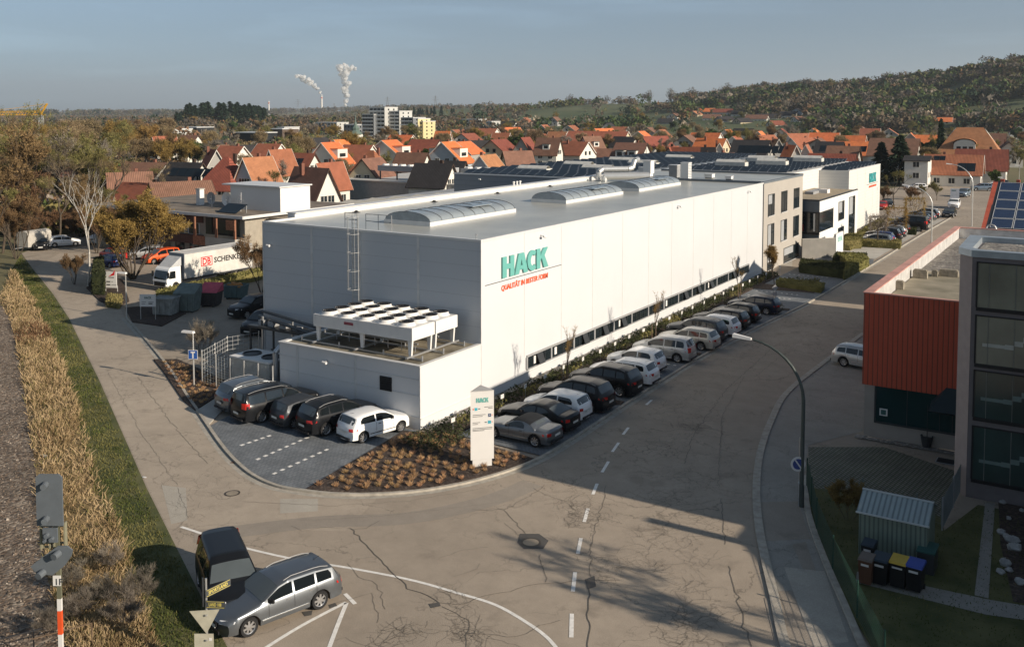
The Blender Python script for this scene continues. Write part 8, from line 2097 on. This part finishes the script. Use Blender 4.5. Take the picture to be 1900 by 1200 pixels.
# between the houses
def tk_(u): return 'bare or budding garden tree between the houses'
PL_ = []
for i in range(300):
    u = rg.uniform(330, 1900); vb = 236 + (rg.random()**1.5)*95
    if 820 < u < 1640 and vb > 296: vb = 296 - rg.random()*40
    k = rg.choice(MIDK+['mid_green']); kk_ = H/(vb-207); hp = rg.uniform(5.5, 9.5)/kk_
    if vb-hp < 214: hp = vb-216
    if i % 4: p = at(u, vb); PL_.append((k, p.x, p.y, terr(p.x, p.y), hp*kk_/HT[k])); continue
    pt(k, u, vb, vb-hp, 'bare or budding garden tree between the houses', 'garden trees between the houses')
stuff_trees('town_greenery', 'mass of bare garden trees between the more distant houses', PL_)
for (u, vb, vt, k, lab) in [(985,305,262,'mid2','ochre tree crown right behind the solar hall roof'),(1010,302,258,'mid0','brown tree behind the solar hall roof'),(1050,303,255,'mid4','tall brown tree group behind the solar field'),(1085,302,262,'mid0','brown tree right of the tall group behind the solar field'),(1110,302,268,'mid1','olive tree left of the tiny white gable'),(1200,300,268,'mid7','yellow willow-like tree beside the timbered house'),(1225,298,272,'mid2','small ochre tree next to the willow-like one'),(1420,296,262,'mid7','golden tree left of the bright orange slope'),(1455,300,278,'mid3','rust-coloured bush before the solar hall on the right'),(1380,290,268,'mid1','pale green-yellow tree among the right houses'),(515,368,300,'mid4','bare tree before the dark red hipped house'),(455,352,290,'mid0','bare tree crown before the wide hipped house'),(640,345,300,'mid5','brown bush by the cream gable'),(600,350,318,'mid3','rusty bushes before the brown-roofed house'),(760,330,298,'mid5','low brown tree between roofs'),(1185,262,232,'mid4','brown tree over the barn roof'),(870,300,268,'mid0','bare tree before the red roofs')]:
    pt(k, u, vb, vt, lab)
# pine wood: individuals
gP = 'pines of the dark wood on the low mound'
for i in range(150):
    t_ = rg.random(); u = 322+172*t_; vb = rg.uniform(226, 243)
    env = 207-2-8*math.sin(math.pi*min(1,max(0,(t_*1.05))))**.6 + (16 if t_ < .15 else 0)*(1-t_/.15)
    p = at(u, vb); k = H/(vb-207); z = terr(p.x,p.y); h = min(22, max(9, (vb-env)*k*rg.uniform(.82,1.05) - z*.3)); plant('far_fir', p.x, p.y, z-.5, h/20, 'dark pine in the wood on the low mound', gP, 'conifer', 'conifer', sz=h/20).scale.xy = (h/14,h/14)
for i, (u, v) in enumerate([(768,190),(776,188),(784,190),(792,189),(800,191),(780,193),(806,192),(819,190),(838,190),(842,192),(756,193),(735,196)]):
    p = hill_at(u, 207); d_ = 1500; p = atD(u, 205, 1300); z = terr(p.x,p.y); plant('far_fir', p.x, p.y, z-1, rg.uniform(.75,1.0), 'dark conifer of the clump on the left skyline of the ridge', 'dark conifers on the ridge skyline', 'conifer', 'conifer')
# the wooded hill: largest individually
HZONE = []
for o_ in bpy.data.objects:
    if o_.name.startswith('house') and not o_.parent and math.hypot(o_.location.x, o_.location.y) > 560: HZONE.append((ucol(o_.location.x, o_.location.y), math.hypot(o_.location.x, o_.location.y)))
def dens(u, x, y):
    r_ = math.hypot(x, y)
    if any(abs(u-a) < 17 and b-300 < r_ < b+8 for a, b in HZONE): return False
    n = noise.noise(Vector((x*.008, y*.008, 1)))*.5+.5
    if u > 1250: b = .66
    elif u > 950: b = .36
    else: b = .26
    return n*1.1 < b
placed = 0; gH = 'trees on the wooded hillside'
HL = {'far0':'round brown tree on the wooded hillside','far1':'grey bare tree on the wooded hillside','far2':'olive tree on the wooded hillside','far3':'rust-brown tree on the wooded hillside','far4':'big brown tree on the wooded hillside','far5':'dark green tree on the wooded hillside','far6':'pale blossoming tree on the wooded hillside','far7':'tall grey bare tree on the wooded hillside','far_fir':'dark conifer on the wooded hillside'}
while placed < 125:
    u = rg.uniform(960, 1990); r = rg.uniform(780, interp(RDI, u)+20)
    if placed < 75: u = rg.uniform(1050, 1930); r = interp(RDI, u)*rg.uniform(.96,1.02)
    d = ray(u, 300); a = math.atan2(d.y, d.x); x, y = math.cos(a)*r, math.sin(a)*r
    if not dens(u, x, y) and placed >= 75: continue
    k = rg.choices(FARK+['far_fir'], [5,5,4,3,4,2,1.2,3,1])[0]; s = rg.uniform(.75,1.2)*(1.15 if placed < 75 else 1)*( .6 if k == 'far_fir' else 1)
    plant(k, x, y, terr(x, y)-.5, s, HL[k], gH + (' with dark needles' if k == 'far_fir' else ''), 'conifer' if k == 'far_fir' else 'tree', 'conifer' if k == 'far_fir' else 'tree'); placed += 1
# uncountable woodland: one object
def wood(name, label, n, fu, mats_, cat='woodland'):
    c = MB(); i = 0; guard = 0
    while i < n and guard < n*20:
        guard += 1; q = fu()
        if q is None: continue
        x, y, h, mi = q; z = terr(x, y); c.mi = mi; r = h*.5; i += 1
        for k in range(30):
            w = Vector((rg.gauss(0,1), rg.gauss(0,1), rg.gauss(0,1))).normalized()*rg.uniform(.6,1); fleck(c, (x+w.x*r, y+w.y*r, z+h*(.55+.42*w.z)), h*rg.uniform(.10,.22), rg)
    o = c.obj(name, [LF[k] for k in mats_]); tag(o, label, cat, None, 'stuff'); return o
def f_hill():
    u = rg.uniform(880, 2050); rr0 = interp(RDI, u); r = rg.uniform(700, rr0+60); d = ray(u, 300); a = math.atan2(d.y, d.x); x, y = math.cos(a)*r, math.sin(a)*r
    if not dens(u, x, y) and (rg.random() > .10 or any(abs(u-a) < 17 for a, _ in HZONE)): return None
    q_ = noise.noise(Vector((x*.011, y*.011, 6)))
    return x, y, rg.uniform(4, 13), rg.choices([0,1,2,3,4,5,6], [6,2,1,.6,2,.1,1.5] if q_ < -.12 else [1,6,3,.3,3,.3,1] if q_ < .1 else [2,1,3,.3,7,.1,8])[0]
wood('hillside_woodland', 'mixed brown and olive woodland and hedges covering the hillside', 4300, f_hill, ['hbrown','hgrey','holive','rust','green','blossom','fir'])
def f_plain():
    u = rg.uniform(-60, 980); r = 450+2600*rg.random()**1.5; d = ray(u, 300); a = math.atan2(d.y, d.x); x, y = math.cos(a)*r, math.sin(a)*r
    n = noise.noise(Vector((x*.004, y*.004, 8)))*.5+.5
    if n > .50 and rg.random() > .08: return None
    if u > 430 and r < 700: return None
    return x, y, rg.uniform(5, 10), rg.choices([0,1,2,3,4], [5,4,3,2,2])[0]
wood('plain_woodland', 'brown hedges and woods scattered over the far plain', 3000, f_plain, ['hbrown','hgrey','holive','rust','fir'])
def f_town():
    u = rg.uniform(330, 1950); vb = rg.uniform(226, 300); p = at(u, vb)
    if 820 < u < 1640 and vb > 292: return None
    return p.x, p.y, rg.uniform(2, 4.6), rg.choices([0,1,2,3,4], [5,3,4,4,3])[0]
wood('garden_bushes', 'brown and green garden bushes filling the gaps between the houses', 2600, f_town, ['brown','grey','olive','rust','green'], 'bushes')
def f_left():
    u = rg.uniform(-60, 335); vb = rg.uniform(262, 440)
    if vb > 398 and u > 200: return None
    p = at(u, vb); return p.x, p.y, rg.uniform(1.8, 4.5), rg.choices([0,1,2,3,4], [5,3,4,4,2])[0]
wood('wood_understorey', 'low brown and olive scrub beneath the trees of the left wood', 1500, f_left, ['brown','grey','olive','rust','green'], 'scrub')
# far skyline woods of the plain
def f_sky():
    u = rg.uniform(-80, 1150); r = rg.uniform(3200, 6800); d = ray(u, 300); a = math.atan2(d.y, d.x); x, y = math.cos(a)*r, math.sin(a)*r
    if noise.noise(Vector((x*.0009, y*.0009, 4))) < -.05: return None
    return x, y, rg.uniform(14, 26), rg.choices([0,1,2,4], [4,4,2,2])[0]
wood('horizon_woods', 'hazy blue-grey woods along the far horizon', 1800, f_sky, ['hbrown','hgrey','holive','rust','fir'])
# ---- street trees, hedges, beds
for i, (y, x, k, lab) in enumerate([(51.1,-28.2,'sapling','slender staked sapling in the first planted strip between parked cars'),(64.6,-28.2,'sapling','slender ochre sapling in the second planted strip by the people carrier'),(83.6,-28.2,'sapling','slender sapling in the third planted strip near the parking sign'),(93.6,-28.0,'round_sapling','young tree with round ochre crown near the grey office block')]):
    plant(k, x, y, .08, 1.0 if k == 'sapling' else 1.25, lab, None, 'young tree', 'young_tree')
    if k == 'sapling':
        st = MB()
        for dy in (-.35,.35): st.tube((0,dy,0),(0,dy,1.9),.03,n=5)
        o = st.obj('tree_stake', mat('stake_wood',(0.16,0.11,0.07),.8)); o.location = (x,y,.08); tag(o,'pair of wooden stakes holding the sapling in the %s planted strip' % ['first','second','third'][i],'tree stakes')
def hedge(poly, h, leaf, label, cat='hedge', n=None, sz=.10, name='hedge'):
    "clipped hedge: solid dark core and a skin of leaves"
    t = thing(name, label, cat, (poly[0][0], poly[0][1], .05)); c = MB(); slab(c, [(x-poly[0][0], y-poly[0][1]) for x, y in poly], 0, h-.06); c.obj('core', LF['hedge'] if leaf != 'olive' else LF['olive'], t)
    l = MB(); P_ = [Vector((x-poly[0][0], y-poly[0][1])) for x, y in poly]; A = 0
    xs = [p.x for p in P_]; ys_ = [p.y for p in P_]
    def inside(x, y):
        c_ = False; j = len(P_)-1
        for i in range(len(P_)):
            if (P_[i].y > y) != (P_[j].y > y) and x < (P_[j].x-P_[i].x)*(y-P_[i].y)/(P_[j].y-P_[i].y)+P_[i].x: c_ = not c_
            j = i
        return c_
    area = (max(xs)-min(xs))*(max(ys_)-min(ys_)); n = n or int(min(9000, area*70/sz*.1*1.6+400))
    for _ in range(n):
        x = rg.uniform(min(xs), max(xs)); y = rg.uniform(min(ys_), max(ys_))
        if inside(x, y): fleck(l, (x, y, h+rg.gauss(0,.045)), sz*rg.uniform(.5,1.2), rg)
    for i in range(len(P_)):
        a, b = P_[i], P_[(i+1) % len(P_)]; L = (b-a).length
        for _ in range(int(L*h*60*(.1/sz))): q = a+(b-a)*rg.random(); fleck(l, (q.x+rg.gauss(0,.05), q.y+rg.gauss(0,.05), rg.uniform(.05,h)), sz*rg.uniform(.5,1.2), rg)
    l.obj('leaves', LF[leaf], t); return t
hedge([G(1483,507), G(1486,496), G(1573,505), G(1570,519)], 1.0, 'hedge', 'dark evergreen hedge before the concrete garden wall')
hedge([G(1566,521), G(1570,500), G(1555,487), G(1600,487), G(1612,496)], 1.05, 'olive', 'clipped olive hedge at the street corner by the concrete wall')
hedge([G(1545,490), G(1552,480), G(1608,482), G(1606,489)], .8, 'hedge', 'low dark hedge behind the clipped corner hedge')
hedge([G(1567,464), G(1567,452), G(1600,448), G(1598,462)], 1.2, 'olive', 'square clipped olive hedge beside the sign wall')
hedge([G(1600,459), G(1602,453), G(1672,456), G(1670,463)], .8, 'olive', 'long low clipped hedge before the sunny bays')
hedge([(-29.4,124),(-27.6,124),(-28.6,160),(-31.3,160),(-30.2,139)], .5, 'olive', 'broad low ochre planting along the far white hall', 'planting', sz=.16, n=7000)
hedge([G(1684,436), G(1686,431), G(1700,432), G(1699,437)], .7, 'hedge', 'small square dark hedge between the sunny bays')
hedge([G(1440,533), G(1447,526), G(1530,536), G(1524,545)], .55, 'olive', 'low ragged hedge strip around the shaded bay near the office')
def f_hl(): return None
hedge([G(292,566), G(292,558), G(330,548), G(440,524), G(492,511), G(492,518), G(440,531), G(335,557)], .95, 'olive', 'long clipped hedge between the lorry and the waste containers', sz=.14)
hedge([G(172,548), G(176,518), G(192,514), G(194,549)], 2.2, 'hedge', 'dark ivy-clad hedge behind the sail-emblem board', sz=.14)
hedge([G(197,570), G(200,556), G(227,558), G(222,574)], .55, 'olive', 'low clipped brownish hedge under the sail-emblem board', sz=.12)
def pleached(u, vb, vt, vt2, wpx, leaf, label):
    p = at(u, vb); k = H/(vb-207)*1.05; h0, h1, w = (vb-vt2)*k, (vb-vt)*k, wpx*k; t = thing('clipped_tree', label, 'clipped tree', (p.x, p.y, .05), R(25))
    m = MB(); m.tube((0,0,0),(0,0,h0+.4), .09, .06, n=6)
    for i in range(16): a = rg.uniform(-w/2,w/2); m.tube((0,0,h0+.2),(a,rg.uniform(-.3,.3),rg.uniform(h0,h1)), .03, .015, n=3, cap=False)
    m.obj('trunk', M_BARK, t); c = MB()
    for i in range(520): 
        a = rg.uniform(-w/2,w/2); z = rg.uniform(h0,h1); e = rg.random()
        if e < .4: a = math.copysign(w/2, a)*rg.uniform(.92,1)
        elif e < .7: z = h1 if rg.random() < .6 else h0
        sliver(c, Vector((a,rg.uniform(-.4,.4),z)), Vector((rg.gauss(0,1),rg.gauss(0,.5),rg.gauss(0,1))), .5, .05, rg); fleck(c, (a,rg.uniform(-.4,.4),z), .10, rg)
    c.obj('crown', LF[leaf], t)
pleached(1663,438,389,424,34,'ochre','square clipped bare tree before the far white hall'); pleached(1697,424,371,404,33,'ochre','second square clipped tree with golden twigs farther on'); pleached(1628,458,405,428,28,'grey','thin clipped frame tree nearest the entrance')
# tan grass tufts in the corner bed
def tuft_mesh(seed, n, r, h, w=.022):
    g = random.Random(seed); c = MB()
    for i in range(n):
        a = g.uniform(0,6.28); q = g.random()**.7; d = Vector((math.cos(a)*q*.85, math.sin(a)*q*.85, 1.0-.4*q)); sliver(c, Vector((math.cos(a)*r*q*.4, math.sin(a)*r*q*.4, 0)), d, h*g.uniform(.6,1.2), w, g)
    return c.mesh('grass_tuft', LF['tan'])
TM = [tuft_mesh(i, 75, .16, .20, .018) for i in range(4)]
def in_poly(P_, x, y):
    c_ = False; j = len(P_)-1
    for i in range(len(P_)):
        if (P_[i][1] > y) != (P_[j][1] > y) and x < (P_[j][0]-P_[i][0])*(y-P_[i][1])/(P_[j][1]-P_[i][1])+P_[i][0]: c_ = not c_
        j = i
    return c_
def tufts(poly, sp, label, group, lim, m_=.25):
    xs = [p[0] for p in poly]; ys_ = [p[1] for p in poly]; n = 0; j = 0; y = min(ys_)
    while y < max(ys_):
        x = min(xs) + (sp/2 if j % 2 else 0)
        while x < max(xs):
            a, b = x+rg.uniform(-.13,.13), y+rg.uniform(-.13,.13)
            if all(in_poly(poly, a+da, b+db) for da, db in ((-m_,0),(m_,0),(0,-m_),(0,m_))) and n < lim and rg.random() > .06 and a < -24.6:
                o = bpy.data.objects.new('grass_tuft', rg.choice(TM)); COL.objects.link(o); o.location = (a, b, .085); s = rg.uniform(.75,1.2); o.scale = (s,s,s); o.rotation_euler.z = rg.uniform(0,6.28); tag(o, label, 'ornamental grass', group); n += 1
            x += sp
        y += sp*.86; j += 1
    return n
print('tufts', tufts(beds[1], .56, 'low tan grass tuft in the dark mulch bed around the totem sign', 'tan grass tufts in the corner bed', 280), tufts(beds[0], .62, 'low tan grass tuft in the small bed by the slim lamp', 'tan grass tufts in the bed by the slim lamp', 60))
# shrub planting along the facade
c = MB()
for i in range(9000):
    y = rg.uniform(41.6,101); x = rg.uniform(-30.9,-29.75); hh_ = .45+.25*noise.noise(Vector((x*1.5,y*1.1,0))); c.mi = 1 if noise.noise(Vector((y*.35,x,5))) > .12 else 0
    fleck(c, (x, y, .1+rg.random()**.6*max(.12,hh_)), rg.uniform(.05,.12), rg)
for yc, xe in cross:
    for i in range(700): c.mi = 0; fleck(c, (rg.uniform(-29.7,xe-.5), yc+rg.uniform(-.55,.55), .1+rg.random()*.32), rg.uniform(.05,.11), rg)
for i in range(900): c.mi = rg.choice([0,1]); q = G(rg.uniform(1440,1520), rg.uniform(523,533)); fleck(c, (q[0], q[1], .1+rg.random()*.4), rg.uniform(.07,.14), rg)
for i in range(1300): c.mi = 0; q = (rg.uniform(-31.3,-28.6), rg.uniform(38.6,41.8)); fleck(c, (q[0], q[1], .1+rg.random()*.35), rg.uniform(.04,.09), rg)
o = c.obj('shrub_planting', [LF['hedge'], LF['olive']]); tag(o, 'low dark and olive ground-cover shrubs along the foot of the bright wall', 'ground cover', None, 'stuff')
# railway side: dry grass, green verge blades, ballast stones
def inter_band(A, B, t, s):   # A,B lists of xy of equal count
    f = t*(len(A)-1); i = min(int(f), len(A)-2); f -= i
    a = (A[i][0]+(A[i+1][0]-A[i][0])*f, A[i][1]+(A[i+1][1]-A[i][1])*f); b = (B[i][0]+(B[i+1][0]-B[i][0])*f, B[i][1]+(B[i+1][1]-B[i][1])*f)
    return a[0]+(b[0]-a[0])*s, a[1]+(b[1]-a[1])*s
def resample(L_, n=12):
    L_ = [Vector(p) for p in L_]; d = [0]
    for a, b in zip(L_, L_[1:]): d.append(d[-1]+(b-a).length)
    out = []
    for i in range(n):
        t = d[-1]*i/(n-1)
        for j in range(len(d)-1):
            if d[j] <= t <= d[j+1]+1e-6: f = (t-d[j])/(d[j+1]-d[j]); out.append(tuple(L_[j]+(L_[j+1]-L_[j])*f)); break
    return out
VM, BL, EL = resample(vm, 14), resample(BLP, 14), resample(edgeL, 14)
c = MB(); c2 = MB()
for i in range(38000):
    t = rg.random()**1.7; s = rg.random(); x, y = inter_band(BL, VM, t, s*1.12-.02); D = math.hypot(x, y)
    n_ = noise.noise(Vector((x*.35, y*.35, 0))); n2 = noise.noise(Vector((x*.12, y*.12, 4)))
    if s < .12 and rg.random() > .35: continue
    if n_ < -.12 and rg.random() > .35: continue
    hh_ = (.22+.38*max(0,n_)+.22*rg.random())*(1 if D < 60 else 1.25); lean = Vector((rg.gauss(.3,.65), rg.gauss(0,.65), 1)); c.mi = 1 if n2*1.6-.35 > rg.random() else (2 if rg.random() < .16 else 0)
    sliver(c, Vector((x,y,0)), lean, hh_*.85, .011+.0006*D, rg)
o = c.obj('dry_grass', [LF['straw'], LF['rust'], LF['olive']]); tag(o, 'tall tufted golden dry grass on the railway embankment', 'dry grass', None, 'stuff')
for i in range(26000):
    t = rg.random()**1.6; s = rg.random(); x, y = inter_band(VM, EL, t, s*1.0-.06); D = math.hypot(x, y)
    if s > .9 and noise.noise(Vector((x*1.3,y*1.3,2))) > 0: continue
    c2.mi = 1 if noise.noise(Vector((x*.4,y*.4,7))) > .05 or rg.random() < .2 else 0
    sliver(c2, Vector((x,y,0)), Vector((rg.gauss(0,.4), rg.gauss(0,.4), 1)), rg.uniform(.04,.13), .012+.0006*D, rg)
for i in range(9000):
    q = (rg.uniform(-11,4), rg.uniform(29,46)); 
    if not in_poly([G(1500,905), G(1600,915), G(1745,960), G(1752,985), (-4.6,46.4), (8,46.4), (8,28), G(1640,1240), G(1567,1120), G(1503,960)], *q): continue
    c2.mi = 1 if noise.noise(Vector((q[0]*.6,q[1]*.6,2))) > .15 else 0
    sliver(c2, Vector((q[0],q[1],.03)), Vector((rg.gauss(0,.5), rg.gauss(0,.5), 1)), rg.uniform(.04,.10), .035, rg)
o = c2.obj('grass_blades', [LF['blade'], LF['olive']]); tag(o, 'short green grass on the verge and the shaded lawn', 'grass', None, 'stuff')
c = MB()
for i in range(9000):
    t = rg.random()**1.8; x, y = inter_band(BL, [(p[0]-9, p[1]-4) for p in BL], t, rg.random()**1.3-.05); r_ = rg.uniform(.025,.06)
    if rg.random() > .97: r_ *= 1.5
    b = len(c.v); h_ = r_*rg.uniform(.7,1.1); c.mi = rg.choices([0,1,2],[6,3,1])[0]
    for k in range(4): a = k*1.57+rg.random(); c.v.append((x+math.cos(a)*r_*rg.uniform(.7,1.2), y+math.sin(a)*r_*rg.uniform(.7,1.2), .01+h_*rg.uniform(0,.5)))
    c.v.append((x+rg.gauss(0,.01), y+rg.gauss(0,.01), .015+h_))
    for k in range(4): c.f.append([b+k, b+(k+1) % 4, b+4]); c.m.append(c.mi)
o = c.obj('ballast_stones', [mat('stone_brown',(0.15,0.115,0.085),.9,rnd=.1,var=.4,scale=9,coord='P'), mat('stone_dark',(0.075,0.062,0.05),.9), mat('stone_light',(0.34,0.29,0.24),.9)]); tag(o, 'loose brown ballast stones beside the railway track', 'ballast', None, 'stuff')
# bare tree beyond the right edge that throws branch shadows over the junction
plant('shade_caster', 4.6, 29.8, 0, .86, 'bare tree just beyond the right edge of the picture', None, 'tree', rz=1.0)
for i, (u, v) in enumerate([(150,1150),(190,1120),(230,1170),(130,1100),(255,1130),(205,1060),(95,1180)]):
    p = at(u, v); plant('shrub_bare', p.x, p.y, 0, rg.uniform(.4,.62), 'thorny bare bramble in the dry grass at the bottom left', 'brambles in the dry grass', 'bramble', 'bramble')
# ------------------------------------------------------------------ air
m = bpy.data.materials.new('haze'); m.use_nodes = True; n = m.node_tree.nodes; n.clear()
o = n.new('ShaderNodeOutputMaterial'); v = n.new('ShaderNodeVolumePrincipled'); v.inputs['Color'].default_value = (.80,.88,.96,1); v.inputs['Density'].default_value = 0.00009; v.inputs['Anisotropy'].default_value = 0.2
m.node_tree.links.new(v.outputs[0], o.inputs['Volume'])
S = 12800
hz = MB().box(-S, S, -S, S, -1.5-0, 420).obj('haze', m); tag(hz, 'thin blue-grey air over the whole valley', 'haze', None, 'stuff')
